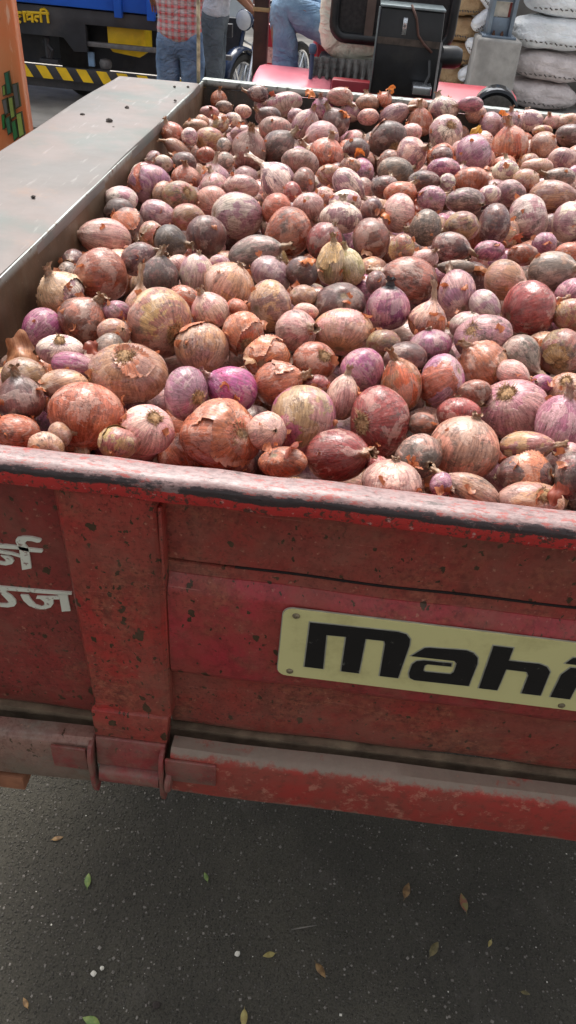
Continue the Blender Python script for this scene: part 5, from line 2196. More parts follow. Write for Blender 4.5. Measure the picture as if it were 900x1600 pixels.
# ============================================================ ONIONS
def onion_material():
    t = NT('onion_skin')
    U = t.attr('uni')[1]; MER = t.attr('mer')[1]; CA = t.attr('ca')[0]; CB = t.attr('cb')[0]; PAR = t.sep(t.attr('par')[1])
    dirt, gloss, root = PAR[0], PAR[1], PAR[2]
    z = t.sep(t.attr('lat')[1])[0]                      # 0 root .. 1 neck tip
    patch = t.ramp(t.noise(1.15, 7, .62, vec=U, dist=.3), .495, .52)
    c = t.mix(patch, CA, CB)
    c = t.mix(t.ramp(t.noise(.9, 3, vec=t.mapv(loc=(4, 9, 2), vec=U)), .40, .66), c, t.mix(.55, c, CB))
    st = t.noise(12, 5, .65, vec=MER)
    c = t.mix(1.0, c, t.mix(t.ramp(st, .28, .72), (.56, .50, .50, 1), (1.36, 1.34, 1.32, 1)), 'MULTIPLY')
    vein = t.ramp(t.math('ABSOLUTE', t.math('SUBTRACT', t.noise(17, 2, .5, vec=MER), .5)), .022, .004)
    c = t.mix(t.math('MULTIPLY', vein, .6), c, t.mix(1.0, c, (.42, .3, .30, 1), 'MULTIPLY'))
    # papery silver patches of lifting skin, doubling as painted whitish glints
    silver_glint = t.math('MULTIPLY', t.ramp(t.noise(1.2, 6, .62, vec=t.mapv(loc=(1, 5, 7), vec=U), dist=.5), .53, .56), .50)
    c = t.mix(silver_glint, c, t.mix(.5, c, lin(232, 208, 192)))
    crack = t.ramp(t.math('ABSOLUTE', t.math('SUBTRACT', t.noise(1.7, 6, .65, vec=t.mapv(loc=(3, 3, 1), vec=U), dist=.6), .5)), .014, .002)
    crack = t.math('MULTIPLY', crack, t.ramp(t.noise(1.5, 2, vec=U), .42, .58))
    c = t.mix(t.math('MULTIPLY', crack, .85), c, t.mix(1.0, c, (.30, .20, .18, 1), 'MULTIPLY'))
    # black mould / earth smears
    dn = t.math('ADD', t.math('MULTIPLY', t.noise(1.3, 7, .68, vec=t.mapv(loc=(8, 2, 6), vec=U), dist=.2), .7), t.math('MULTIPLY', t.noise(5, 5, .65, vec=MER), .3))
    dm = t.ramp(t.math('ADD', dn, t.math('MULTIPLY', dirt, .20)), .60, .70)
    dm = t.math('MULTIPLY', dm, t.ramp(t.noise(9, 5, .7, vec=U), .25, .60))
    c = t.mix(t.math('MULTIPLY', dm, .88), c, t.mix(t.noise(8, 4, vec=U), lin(44, 36, 34), lin(92, 78, 68)))
    speck = t.ramp(t.noise(18, 3, .6, vec=U), .70, .76)
    c = t.mix(t.math('MULTIPLY', speck, .75), c, lin(64, 46, 38))
    dust = t.ramp(t.noise(3.5, 7, .7, vec=t.mapv(loc=(2, 8, 3), vec=U)), .42, .68)
    c = t.mix(t.math('MULTIPLY', dust, .13), c, lin(190, 170, 156))
    fine = t.ramp(t.noise(14, 7, .75, vec=t.mapv(loc=(5, 5, 2), vec=U), dist=.4), .36, .62)
    c = t.mix(1.0, c, t.mix(fine, (.84, .80, .78, 1), (1.10, 1.10, 1.10, 1)), 'MULTIPLY')
    # root plate and withered neck
    rt = t.ramp(t.math('ADD', z, t.math('MULTIPLY', t.noise(9, 4, vec=U), .035)), .060, .030)
    c = t.mix(rt, c, t.mix(t.noise(26, 5, .7, vec=U), lin(70, 54, 40), lin(176, 150, 118)))
    nk = t.ramp(z, .60, .74)
    c = t.mix(t.math('MULTIPLY', nk, .75), c, t.mix(t.ramp(t.noise(14, 5, .7, vec=MER), .3, .7), lin(92, 66, 46), lin(190, 152, 112)))
    blk = t.math('MULTIPLY', t.ramp(root, 1.5, 1.6), t.ramp(z, .56, .64))
    c = t.mix(blk, c, lin(40, 32, 34))
    t.col(c)
    r = t.math('ADD', t.math('SUBTRACT', .33, t.math('MULTIPLY', gloss, .20)), t.math('MULTIPLY', t.math('ADD', dm, rt), .3))
    r = t.math('ADD', r, t.math('MULTIPLY', t.noise(4, 5, vec=U), .18)); t.rough(r)
    t.b.inputs['Specular IOR Level'].default_value = .5
    t.b.inputs['Coat Weight'].default_value = .22; t.b.inputs['Coat Roughness'].default_value = .22
    h = t.math('ADD', t.math('MULTIPLY', st, .5), t.math('MULTIPLY', vein, -.35))
    h = t.math('ADD', h, t.math('MULTIPLY', patch, .55))
    h = t.math('ADD', h, t.math('MULTIPLY', silver_glint, 1.2))
    h = t.math('SUBTRACT', h, crack)
    wr = t.noise(4.5, 6, .65, vec=t.mapv(vec=U, loc=(7, 7, 7)), dist=.8)
    h = t.math('ADD', h, t.math('MULTIPLY', wr, .9))
    h = t.math('ADD', h, t.math('MULTIPLY', t.noise(30, 4, .7, vec=U), t.math('MULTIPLY', t.math('ADD', dm, rt), .8)))
    t.bump(h, .6, .0010)
    return t.m
M['onion'] = onion_material()

PAL = {  # (outer skin, skin below, dirt, gloss)
 'T': ((186, 138, 100), (176, 128, 110), .30, .6), 'C': ((166, 80, 46), (180, 104, 72), .22, .85), 'K': ((192, 134, 130), (206, 164, 148), .22, .7),
 'M': ((146, 98, 112), (182, 138, 134), .35, .6), 'D': ((84, 52, 52), (120, 74, 66), .55, .6), 'W': ((222, 206, 184), (176, 128, 136), .35, .6),
 'G': ((122, 108, 96), (166, 132, 112), .6, .35), 'Y': ((172, 136, 86), (158, 98, 84), .40, .6), 'B': ((122, 72, 52), (148, 88, 68), .40, .65),
 'P': ((150, 72, 112), (168, 106, 122), .30, .9), 'H': ((158, 126, 106), (168, 116, 104), .40, .45), 'Q': ((156, 96, 122), (178, 124, 138), .32, .8),
 'R': ((132, 48, 44), (152, 68, 62), .2, 1.0), 'F': ((204, 136, 108), (196, 144, 122), .16, .65), 'N': ((72, 56, 52), (104, 80, 62), .8, .45),
 'O': ((182, 92, 48), (188, 116, 70), .15, .95), 'U': ((180, 112, 128), (200, 148, 148), .26, .7), 'V': ((160, 50, 108), (172, 76, 128), .05, 1.0),
 'YY': ((184, 166, 110), (206, 188, 146), .25, .6), 'PY': ((154, 84, 104), (192, 158, 110), .2, .8)}

def snoise(U, seed, k=5, f=2.0):
    rg = np.random.default_rng(seed); s = 0
    for i in range(k):
        d = rg.normal(size=3) * f; s = s + np.sin(U @ d + rg.uniform(0, 6.28)) / k ** .5
    return s

def onion_lattice(a, b, neck, seed, nu, nb, nn):
    """one continuous skin from the root plate over the bulb to the tip of the withered neck"""
    rg = np.random.default_rng(seed)
    nl = [.0, .14, .42, .36, 1.0][neck] * a * rg.uniform(.85, 1.2)
    nr = [.10, .14, .20, .20, .17][neck] * b
    sh = [.01, .05, .15, .08, .28][neck] * rg.uniform(.8, 1.2)
    th = np.linspace(0, 2 * np.pi, nu, endpoint=False)
    ph = np.linspace(0, np.pi, nb)
    R, Z, LAT, SP = [], [], [], []
    p = rg.uniform(.90, 1.0)
    for f in ph:
        r = b * np.sin(f) ** p
        z = -a * np.cos(f)
        if f > np.pi / 2:
            u = (f - np.pi / 2) / (np.pi / 2)
            r = nr + (b - nr) * np.cos(u * np.pi / 2) ** (1 + sh * 1.2); z = a * np.sin(u * np.pi / 2) + sh * a * u ** 3
        z += .10 * a * np.exp(-(f / .22) ** 2)
        R.append(r); Z.append(z); LAT.append(f / np.pi * .66); SP.append(1)
    zt = Z[-1]
    for k in range(1, nn + 1):
        u = k / nn; R.append(nr * (1 - .45 * u + .5 * (u > .8) * u)); Z.append(zt + nl * u + 1e-4 * k); LAT.append(.66 + .34 * u); SP.append(0)
    R, Z, LAT = map(np.array, (R, Z, LAT)); n = len(R)
    TH, RR = np.meshgrid(th, R); _, ZZ = np.meshgrid(th, Z); _, LL = np.meshgrid(th, LAT)
    unit = np.stack([np.cos(TH) * np.sin(np.clip(LL / .66, 0, 1) * np.pi * .96), np.sin(TH) * np.sin(np.clip(LL / .66, 0, 1) * np.pi * .96), -np.cos(np.clip(LL / .66, 0, 1) * np.pi) + np.maximum(LL - .66, 0) * 3], -1)
    d = 1 + .022 * snoise(unit, seed, 5, 1.6) + .012 * snoise(unit, seed + 1, 6, 4.5)
    k1, k2 = rg.integers(5, 9), rg.integers(9, 15)
    body = np.sin(np.clip(LL / .66, 0, 1) * np.pi)
    d = d + body * (.010 * np.cos(k1 * TH + rg.uniform(0, 6)) + .005 * np.cos(k2 * TH + rg.uniform(0, 6)))
    nk = LL > .60
    d = np.where(nk, d * (1 + .22 * np.sin(3 * TH + seed) * np.minimum(1, (LL - .6) * 8) + .14 * np.sin(5 * TH + LL * 40 + seed)), d)
    e = rg.uniform(.94, 1.06)
    X = RR * d * np.cos(TH) * e; Y = RR * d * np.sin(TH) / e
    bend = rg.normal(0, .25, 2) * (a if neck in (2, 4) else .5 * a)
    q = np.maximum(0, (ZZ - a * .75)) / max(a, 1e-6)
    X = X + bend[0] * q ** 1.6; Y = Y + bend[1] * q ** 1.6
    if nn: ZZ = ZZ + np.where(LL > .97, .05 * a * np.sin(4 * TH + seed), 0)
    V = np.stack([X, Y, ZZ], -1)
    return V, unit, TH, LL

def onion_arrays(a, b, t, neck, root, seed, nu=28, nb=17, nn=4, mask=None):
    V, U, TH, LL = onion_lattice(a, b, neck, seed, nu, nb, nn)
    n, m = V.shape[:2]; ii = np.arange(n * m).reshape(n, m)
    q = np.stack([ii[:-1], np.roll(ii, -1, 1)[:-1], np.roll(ii, -1, 1)[1:], ii[1:]], -1).reshape(-1, 4)
    rg = np.random.default_rng(seed + 7); so = rg.uniform(-40, 40, 3)
    mer = np.stack([np.cos(TH), np.sin(TH), LL * .55], -1).reshape(-1, 3) + so
    ca, cb, di, gl = PAL[t]
    def jit(c):
        c = np.array(lin(*c)[:3]); c = c * .92 + c.mean() * .08; c = c * rg.uniform(.74, 1.40) * (1 + rg.normal(0, .04, 3)); return np.clip(c, 0, 1)
    A, B = jit(ca), jit(cb); di = np.clip(di + rg.normal(0, .18), 0, 1.1); gl = np.clip(gl + rg.normal(0, .15), 0, 1.1)
    N = n * m
    at = dict(uni=U.reshape(-1, 3) + so, mer=mer, ca=np.tile(A, (N, 1)), cb=np.tile(B, (N, 1)), par=np.tile([di, gl, 2.0 if neck == 3 else 1.0], (N, 1)), lat=np.repeat(LL.reshape(-1, 1), 3, 1))
    return V.reshape(-1, 3), q, at

def np_mesh(name, V, F, at, mat):
    me = bpy.data.meshes.new(name); nv, nf = len(V), len(F)
    me.vertices.add(nv); me.vertices.foreach_set('co', V.astype(np.float32).ravel())
    k = F.shape[1]; me.loops.add(nf * k); me.loops.foreach_set('vertex_index', F.astype(np.int32).ravel())
    me.polygons.add(nf); me.polygons.foreach_set('loop_start', np.arange(0, nf * k, k, dtype=np.int32))
    me.update(calc_edges=True)
    for kk, vv in at.items():
        if kk in ('ca', 'cb'):
            x = me.attributes.new(kk, 'FLOAT_COLOR', 'POINT'); x.data.foreach_set('color', np.c_[vv, np.ones(nv)].astype(np.float32).ravel())
        else:
            x = me.attributes.new(kk, 'FLOAT_VECTOR', 'POINT'); x.data.foreach_set('vector', vv.astype(np.float32).ravel())
    me.materials.append(mat); me.shade_smooth(); return me

def basis(ax, spin):
    z = Vector(ax).normalized(); x = z.orthogonal().normalized(); y = z.cross(x)
    m = Matrix((x, y, z)).transposed(); return m @ Matrix.Rotation(spin, 3, 'Z')

def root_hair(a, b, seed, parent, black=False):
    rg = np.random.default_rng(seed); m = MB()
    zr = -a * .90
    m.lathe([(b * .24, zr - .0005), (b * .20, zr - .0022), (b * .10, zr - .0034), (0.0002, zr - .0036)], (0, 0, 0), (0, 0, 1), 12)
    for k in range(150):
        an = rg.uniform(0, 6.28); r0 = b * .24 * rg.random() ** .5; L_ = b * rg.uniform(.06, .24)
        x, y = r0 * math.cos(an), r0 * math.sin(an); an2 = an + rg.normal(0, .7); sp = rg.uniform(.3, 1.2)
        p1 = (x + math.cos(an2) * L_ * .5 * sp, y + math.sin(an2) * L_ * .5 * sp, zr - L_ * .35 - .001)
        p2 = (x + math.cos(an2 + rg.normal(0, .6)) * L_ * sp, y + math.sin(an2) * L_ * sp, zr - L_ * rg.uniform(.0, .5) - .001)
        m.tube([(x, y, zr - .001), p1, p2], [.0006, .0005, .0003], 3, False)
    o = m.build('root_tuft', M['hair'], None); o.parent = parent; return o
M['hair'] = plain('dry_root_hair', lin(150, 116, 82), .85, 0, .45, 300, 0)
M['scrap'] = {}
def loose_skin(a, b, t, neck, seed, parent, thr=.55):
    """outer papery scale that has split away: a patch of the bulb's own surface lifted and curled at its ragged edge"""
    V, U, TH, LL = onion_lattice(a, b, neck, seed, 64, 44, 0)
    n, m = V.shape[:2]; s = snoise(U, seed + 50, 6, 1.3) + .10 * snoise(U, seed + 51, 8, 6) 
    edge = s - thr; lift = .012 + .07 * np.clip(1 - edge / .30, 0, 1) ** 3
    nrm = U / (np.linalg.norm(U, axis=-1, keepdims=True) + 1e-9)
    V2 = V + nrm * (b * lift)[..., None] + nrm * (b * .010 * snoise(U, seed + 9, 6, 9))[..., None]
    ii = np.arange(n * m).reshape(n, m)
    q = np.stack([ii[:-1], np.roll(ii, -1, 1)[:-1], np.roll(ii, -1, 1)[1:], ii[1:]], -1).reshape(-1, 4)
    sm = s.reshape(-1)[q].mean(1); q = q[(sm > thr) & (LL.reshape(-1)[q].mean(1) > .03)]
    # keep only the largest connected flap
    lab_ = np.arange(n * m)
    for _ in range(80):
        mn = lab_[q].min(1); new = lab_.copy(); np.minimum.at(new, q.ravel(), np.repeat(mn, 4))
        if (new == lab_).all(): break
        lab_ = new
    if len(q) < 12: return None
    cl = lab_[q[:, 0]]; best = np.bincount(cl).argmax(); q = q[cl == best]
    if len(q) < 12: return None
    used, inv = np.unique(q, return_inverse=True); q = inv.reshape(-1, 4); V2 = V2.reshape(-1, 3)[used]
    rg = np.random.default_rng(seed + 3); so = rg.uniform(-40, 40, 3); N = len(used)
    c = {'P': (176, 96, 84), 'Q': (184, 104, 84), 'V': (170, 104, 92), 'W': (196, 160, 128), 'G': (150, 128, 112), 'Y': (196, 160, 112), 'M': (176, 120, 104)}.get(t[0], (184, 112, 80))
    A = np.array(lin(*c)[:3]) * rg.uniform(.8, 1.25); B = A * np.array([1.2, 1.25, 1.2])
    at = dict(uni=U.reshape(-1, 3)[used] + so, mer=np.stack([np.cos(TH), np.sin(TH), LL * .55], -1).reshape(-1, 3)[used] + so, ca=np.tile(A, (N, 1)), cb=np.tile(np.clip(B, 0, 1), (N, 1)),
              par=np.tile([.12, .7, 1.0], (N, 1)), lat=np.tile([.3, .3, .3], (N, 1)))
    me = np_mesh('loose_skin', V2, q, at, M['onion']); o = bpy.data.objects.new('loose_skin', me); COL.objects.link(o); o.parent = parent
    return o

GRP = 'onions heaped in the trailer'
for k, ln in enumerate(ONION_DATA.strip().split('\n')):
    d, lab = ln.split('|'); d = d.split(); x, y, z, A_, B_, ax, ay, az = map(int, d[:8]); t = d[8]; neck, root, rpx, sxx = map(int, d[9:])
    a, b = A_ * 1e-4, B_ * 1e-4; big = rpx > 26
    res = (48, 28, 8) if rpx > 33 else ((34, 20, 6) if big else (22, 14, 4))
    V, F, at = onion_arrays(a, b, t, neck, root, 100 + k, *res)
    me = np_mesh('onion', V, F, at, M['onion'])
    o = bpy.data.objects.new('onion', me); COL.objects.link(o)
    B3 = basis((ax, ay, az), k * 1.7)
    if sxx != 100:      # a lopsided bulb: wider than tall as it lies
        h_ = Vector((1, .05, .05)).normalized(); s_ = sxx / 100; v_ = Vector((0, .6, .75)).normalized(); v_ = (v_ - h_ * v_.dot(h_)).normalized()
        me.transform(B3.to_4x4())
        for vt in me.vertices: c_ = vt.co; vt.co = c_ + h_ * (c_.dot(h_) * (s_ - 1)) + v_ * (c_.dot(v_) * (1 / s_ - 1))
        me.transform(B3.inverted().to_4x4())
    o.matrix_world = Matrix.Translation((x / 1000, y / 1000, z / 1000)) @ B3.to_4x4()
    tag(o, lab, 'onion', GRP)
    if root and rpx > 22: root_hair(a, b, k, o)
    if t == 'YY':   # the second lobe of the split bulb
        V2, F2, at2 = onion_arrays(a * .92, b * .86, t, 2, 0, 900, 34, 20, 5)
        m2 = np_mesh('second_lobe', V2, F2, at2, M['onion']); o2 = bpy.data.objects.new('second_lobe', m2); COL.objects.link(o2); o2.parent = o
        rgt = o.matrix_world.to_3x3().inverted() @ (RT * b * 1.22 - Vector((0, 0, 1)) * a * .15); o2.location = rgt; o2.rotation_euler = (0, 0, 0)
        o2.rotation_euler = Vector((0, 0, 1)).rotation_difference(Vector((0, 0, 1)) - rgt.normalized() * .38).to_euler()
    if big and (k * 7 % 10) < 4 and t != 'V' and t != 'F': loose_skin(a, b, t, neck, 100 + k, o, .35 + .5 * ((k * 13 % 10) / 10))
# the rest of the heap: one object, still real bulbs
VV, FF, AT, off = [], [], {}, 0
for k, ln in enumerate(PILE_DATA.strip().split('\n')):
    x, y, z, r, tv = ln.split(); t = tv[0]; r = int(r) / 1000; vis = tv[1] == '1'
    rg = np.random.default_rng(5000 + k); neck = int(rg.choice([0, 1, 2, 2]))
    V, F, at = onion_arrays(r * rg.uniform(.8, 1.0), r * 1.05, t, neck, 0, 5000 + k, *((18, 12, 2) if vis else (12, 8, 1)))
    R3 = np.array(basis(rg.normal(size=3), 0)); V = V @ R3.T + np.array([int(x), int(y), int(z)]) / 1000
    VV.append(V); FF.append(F + off); off += len(V)
    for q_, v_ in at.items(): AT.setdefault(q_, []).append(v_)
me = np_mesh('onion_heap', np.concatenate(VV), np.concatenate(FF), {q_: np.concatenate(v_) for q_, v_ in AT.items()}, M['onion'])
o = bpy.data.objects.new('onion_heap', me); COL.objects.link(o)
tag(o, 'smaller half buried onions filling the gaps of the heap in the trailer', 'onions', kind='stuff')

# dark bumpy sheet added under the top layers as shade for the gaps
m = MB(); n_ = 70; v = []; f = []
from mathutils import noise as _nz
for i in range(n_ + 1):
    for j in range(n_ + 1):
        x, y = XL + .004 + (XR - XL - .012) * i / n_, .622 + (YF - .63) * j / n_
        v.append((x, y, 1.10 + .03 * _nz.noise(Vector((x * 25, y * 25, 0)))))
for i in range(n_):
    for j in range(n_): f.append((i * (n_ + 1) + j, (i + 1) * (n_ + 1) + j, (i + 1) * (n_ + 1) + j + 1, i * (n_ + 1) + j + 1))
m.add(v, f); o = m.build('gap_shade_sheet', plain('gap_shade_sheet', lin(70, 42, 36), .9, 0, .5, 60, .6, .004, (lin(120, 70, 50), .5)), smooth=True)
tag(o, 'dark bumpy sheet added under the heap to deepen the shade in its gaps', 'crushed skins', kind='stuff')
# scraps of dry outer skin
def skin_mat(n, c1, c2):
    t = NT(n); c = t.mix(t.ramp(t.noise(90, 6, .6), .35, .65), c1, c2)
    c = t.mix(t.math('MULTIPLY', t.ramp(t.noise(1, 3, vec=t.mapv((600, 40, 40))), .5, .6), .35), c, lin(96, 50, 34)); t.col(c); t.rough(.4)
    t.b.inputs['Transmission Weight'].default_value = 0; t.bump(t.noise(260, 4), .4, .0005)
    tr = t.n('ShaderNodeBsdfTranslucent'); t.L(c, tr.inputs['Color']); mx = t.n('ShaderNodeMixShader'); mx.inputs[0].default_value = .3
    t.L(t.b.outputs[0], mx.inputs[1]); t.L(tr.outputs[0], mx.inputs[2]); t.L(mx.outputs[0], t.out.inputs['Surface']); return t.m
SK = dict(dry=skin_mat('dry_skin', lin(176, 112, 78), lin(206, 150, 112)), orange=skin_mat('orange_skin', lin(206, 110, 50), lin(216, 134, 70)), red=skin_mat('red_skin', lin(132, 58, 42), lin(160, 84, 62)),
          yellow=skin_mat('yellow_skin', lin(206, 160, 50), lin(190, 134, 50)), tan=skin_mat('tan_skin', lin(190, 140, 100), lin(200, 160, 124)), copper=skin_mat('copper_skin', lin(170, 94, 62), lin(196, 128, 90)))
def scrap_mesh(r, seed, n=9):
    rg = np.random.default_rng(seed); v = []; cu = rg.uniform(.7, 1.5); ph = rg.uniform(0, 6.3, 4)
    for i in range(n):
        for j in range(n):
            s, t_ = i / (n - 1) * 2 - 1, j / (n - 1) * 2 - 1
            k = 1 + .22 * math.sin(3 * math.atan2(t_, s) + ph[0]) + .16 * math.sin(7 * math.atan2(t_, s) + ph[1])
            s *= k * (1 - .2 * t_ * t_); t_ *= k * (1 - .25 * s * s)
            an = s * cu; x = math.sin(an) / cu; z = (1 - math.cos(an)) / cu + .10 * math.sin(4 * t_ + ph[2]) + .08 * math.sin(6 * s + 3 * t_ + ph[3])
            v.append((x * r, t_ * r * .8, -z * r))
    f = [(i * n + j, i * n + j + 1, (i + 1) * n + j + 1, (i + 1) * n + j) for i in range(n - 1) for j in range(n - 1)]
    return v, f
for k, (x, y, z, r, kind, lab) in enumerate(SCRAPS):
    v, f = scrap_mesh(r * (1.0 if r < .02 else .85), 40 + k, 13)
    me = bpy.data.meshes.new('onion_skin'); me.from_pydata(v, [], f); me.materials.append(SK[kind]); me.shade_smooth()
    o = bpy.data.objects.new('onion_skin', me); COL.objects.link(o); o.location = (x, y - .004, z + r * .35); rg = np.random.default_rng(k)
    o.rotation_euler = (rg.uniform(.1, 1.0), rg.uniform(-.6, .6), rg.uniform(0, 6.3)); tag(o, lab, 'onion skin', 'loose scraps of onion skin on the heap')
m = MB(); rg = np.random.default_rng(77)
PTS = np.array([[int(q) for q in ln.split('|')[0].split()[:5]] for ln in ONION_DATA.strip().split('\n')], float)
for k in range(700):
    i = rg.integers(0, len(PTS)); p = PTS[i]; r = p[4] * 1e-4; an = rg.uniform(0, 6.28); el = rg.uniform(-.1, .9)
    c = Vector((p[0] / 1000 + r * 1.05 * math.cos(an) * math.cos(el), p[1] / 1000 + r * 1.05 * math.sin(an) * math.cos(el), p[2] / 1000 + r * 1.0 * math.sin(el)))
    v, f = scrap_mesh(rg.uniform(.0025, .009), 900 + k, 4); R3 = basis(rg.normal(size=3), rg.uniform(0, 6))
    m.add([R3 @ Vector(q) + c for q in v], f)
me = bpy.data.meshes.new('skin_flakes'); me.from_pydata(m.v, [], m.f); me.materials.append(SK['copper']); me.shade_smooth()
o = bpy.data.objects.new('skin_flakes', me); COL.objects.link(o); tag(o, 'small dry flakes of onion skin caught between the bulbs', 'skin flakes', kind='stuff')

# ============================================================ BACKGROUND
M['truck_black'] = plain('black_truck_paint', lin(44, 46, 52), .5, 0, .25, 6, .1, .002, (lin(84, 80, 78), .5))
M['truck_blue'] = plain('blue_truck_paint', lin(28, 88, 190), .4, 0, .15, 3, .1)
M['yellow'] = plain('yellow_paint', lin(226, 186, 20), .5, 0, .12, 8, .1, .002, (lin(120, 96, 40), .35))
M['black'] = plain('black_plastic', lin(26, 27, 30), .4, 0, .3, 20, .15, .002, (lin(70, 66, 62), .35))
M['grey_rail'] = plain('grey_rail', lin(100, 98, 98), .6, .2, .25, 20, .2)
# blue truck, seen from the side, parallel to the tailgate
TK = thing('parked_truck', 'blue truck with black chassis, yellow lettering and black and yellow hazard bar', 'truck', (-3.6, 8.6, 0))
m = MB(); m.box(-7.5, -1.90, 7.86, 10.1, .88, 2.6); m.build('truck_body', M['truck_blue'], TK, bevel=.01)
for x in (-3.3, -2.26, -1.96):
    m = MB(); m.box(x, x + .07, 7.80, 7.859, .84, 2.5); m.build('body_rib', M['truck_blue'], TK, bevel=.006)
m = MB(); m.prism([(-7.5, .865), (-1.2, .865), (-1.2, .76), (-2.57, .75), (-2.575, .53), (-2.70, .525), (-2.79, .63), (-7.5, .62)], 7.91, 7.97); m.build('chassis_plate', M['truck_black'], TK, bevel=.004)
m = MB(); m.box(-7.5, -1.2, 8.5, 8.6, .30, .85); m.build('inner_frame', M['truck_black'], TK)
m = MB(); m.prism([(-2.40, .80), (-2.04, .80), (-2.04, .55), (-2.10, .51), (-2.36, .535), (-2.40, .58)], 8.02, 8.3); m.build('fuel_tank', M['yellow'], TK, bevel=.01)
m = MB(); m.box(-2.58, -1.2, 7.93, 7.98, .575, .615); m.build('guard_rail', M['grey_rail'], TK, bevel=.006)
m = MB(); m.box(-2.60, -2.54, 8.0, 8.03, .40, .52); m.build('bracket', plain('pale_blue', lin(120, 150, 180), .5), TK, bevel=.004)
m = MB(); m.tube([(-3.0, 8.05, .43), (-3.0, 8.05, .6)], .03, 8); m.box(-3.08, -2.90, 8.0, 8.1, .395, .425); m.tube([(-3.04, 8.05, .58), (-2.95, 8.03, .50), (-2.98, 8.05, .43)], .02, 6); m.build('spring_hanger', M['truck_black'], TK)
m = MB(); m.lathe([(.0, -.02), (.05, -.02), (.06, .02), (.05, .05), (0, .06)], (-2.43, 8.0, .42), (0, 0, 1), 12); m.build('valve_cap', M['grey_rail'], TK, smooth='auto')
HZ = MB(); HZ.box(-7.5, -1.2, 7.90, 7.94, .275, .388); HB = HZ.build('hazard_bar', M['truck_black'], TK, bevel=.003)
x = -7.4
while x < -1.4:
    m = MB(); m.prism([(x, .384), (x + .10, .384), (x + .165, .280), (x + .065, .280)], 7.896, 7.899); m.build('hazard_stripe', M['yellow'], HB); x += .196
m = MB(); m.box(-7.5, -1.2, 7.98, 8.03, .19, .274); m.build('lower_bar', M['truck_black'], TK)
for P_ in TRUCK_TEXT:
    m = MB()
    pts = [(p[0], 7.902, p[1]) for p in P_]; m.tube(pts, .0125, 6); o = m.build('painted_letter', M['yellow'], TK)
for x in (-2.85, -4.6): wheel((x, 8.75, .46), .46, .28, TK, M['grey_rail'])

# orange upright body with green blocks, left of the trailer
def orange():
    t = NT('orange_body'); c = t.mix(t.ramp(t.noise(3, 5), .35, .65), lin(214, 116, 66), lin(200, 132, 86))
    c = t.mix(t.math('MULTIPLY', t.ramp(t.noise(1, 6, .6, vec=t.mapv((30, 30, 5))), .60, .68), .6), c, lin(232, 190, 160)); t.col(c); t.rough(.3); t.bump(t.noise(6, 4), .3, .006); return t.m  # pale upright streaks paint glossy highlights into the orange
OR = thing('orange_cabin', 'orange cabin side printed with rows of green rounded blocks beside the steel ledge', 'vehicle cabin', (-1.8, 3.6, 0))
m = MB(); m.prism([(-2.4, 3.25), (-1.44, 3.25), (-1.385, 3.262), (-1.352, 3.29), (-1.358, 3.36), (-1.42, 3.46), (-1.90, 4.2), (-2.4, 4.2)], .12, 1.9, 'z'); OB_ = m.build('cabin_shell', orange(), OR, bevel=.012, seg=3)
GB = [plain('block_green%d' % i, c, .45, 0, .1, 30, 0) for i, c in enumerate([lin(34, 92, 66), lin(120, 140, 58), lin(84, 82, 80), lin(92, 88, 84), lin(134, 150, 70), lin(48, 100, 70), lin(26, 110, 40), lin(44, 110, 56), lin(142, 160, 76)])]
M['block_rim'] = plain('block_rim', lin(60, 64, 34), .5)
for i, P_ in enumerate(ORANGE_BLOCKS):
    m = MB(); m.prism(offset(P_, .004), 3.2385, 3.2495); m.build('block_outline', M['block_rim'], OB_)
    m = MB(); m.prism(P_, 3.236, 3.2475); m.build('green_block', GB[i], OB_)
for y in (3.5, 3.95): wheel((-1.9, y, .17), .17, .1, OR, M['grey_rail'])

# ------------------------------------------------------------ people
def cloth(name, c, kind=None, c2=None):
    t = NT(name)
    if kind == 'plaid':
        X, Y, Z = t.sep(t.co)[0:3]
        def lines(v, f, w): return t.ramp(t.math('ABSOLUTE', t.math('SUBTRACT', t.math('FRACT', t.math('MULTIPLY', v, f)), .5)), w, w * .6)
        h, v2 = lines(Z, 21, .24), lines(X, 21, .24); h3, v3 = lines(Z, 42, .12), lines(X, 42, .12)
        cc = t.mix(t.math('MULTIPLY', t.math('ADD', h, v2), .42), c, c2)
        cc = t.mix(t.math('MULTIPLY', t.math('ADD', h3, v3), .28), cc, lin(70, 74, 84))
    elif kind == 'denim':
        cc = t.mix(t.ramp(t.noise(5, 6, .65), .35, .68), c, c2)
        cc = t.mix(t.math('MULTIPLY', t.noise(1, 3, vec=t.mapv((300, 300, 30))), .25), cc, lin(150, 170, 190))
    else: cc = t.mix(t.ramp(t.noise(6, 5), .35, .65), c, c2 or tuple(x * .8 for x in c[:3]) + (1,))
    t.col(cc); t.rough(.85); t.b.inputs['Specular IOR Level'].default_value = .2
    w_ = t.noise(1, 4, .55, vec=t.mapv((11, 11, 16), rot=(.3, .4, 0)), dist=1.2); t.bump(w_, .9, .03); return t.m
SKIN = plain('brown_skin', lin(132, 88, 64), .5, 0, .1, 10, .1)
HAIR = plain('black_hair', lin(22, 18, 16), .5, 0, .3, 60, .4)
SHOE = plain('dark_sandal', lin(50, 40, 34), .7)
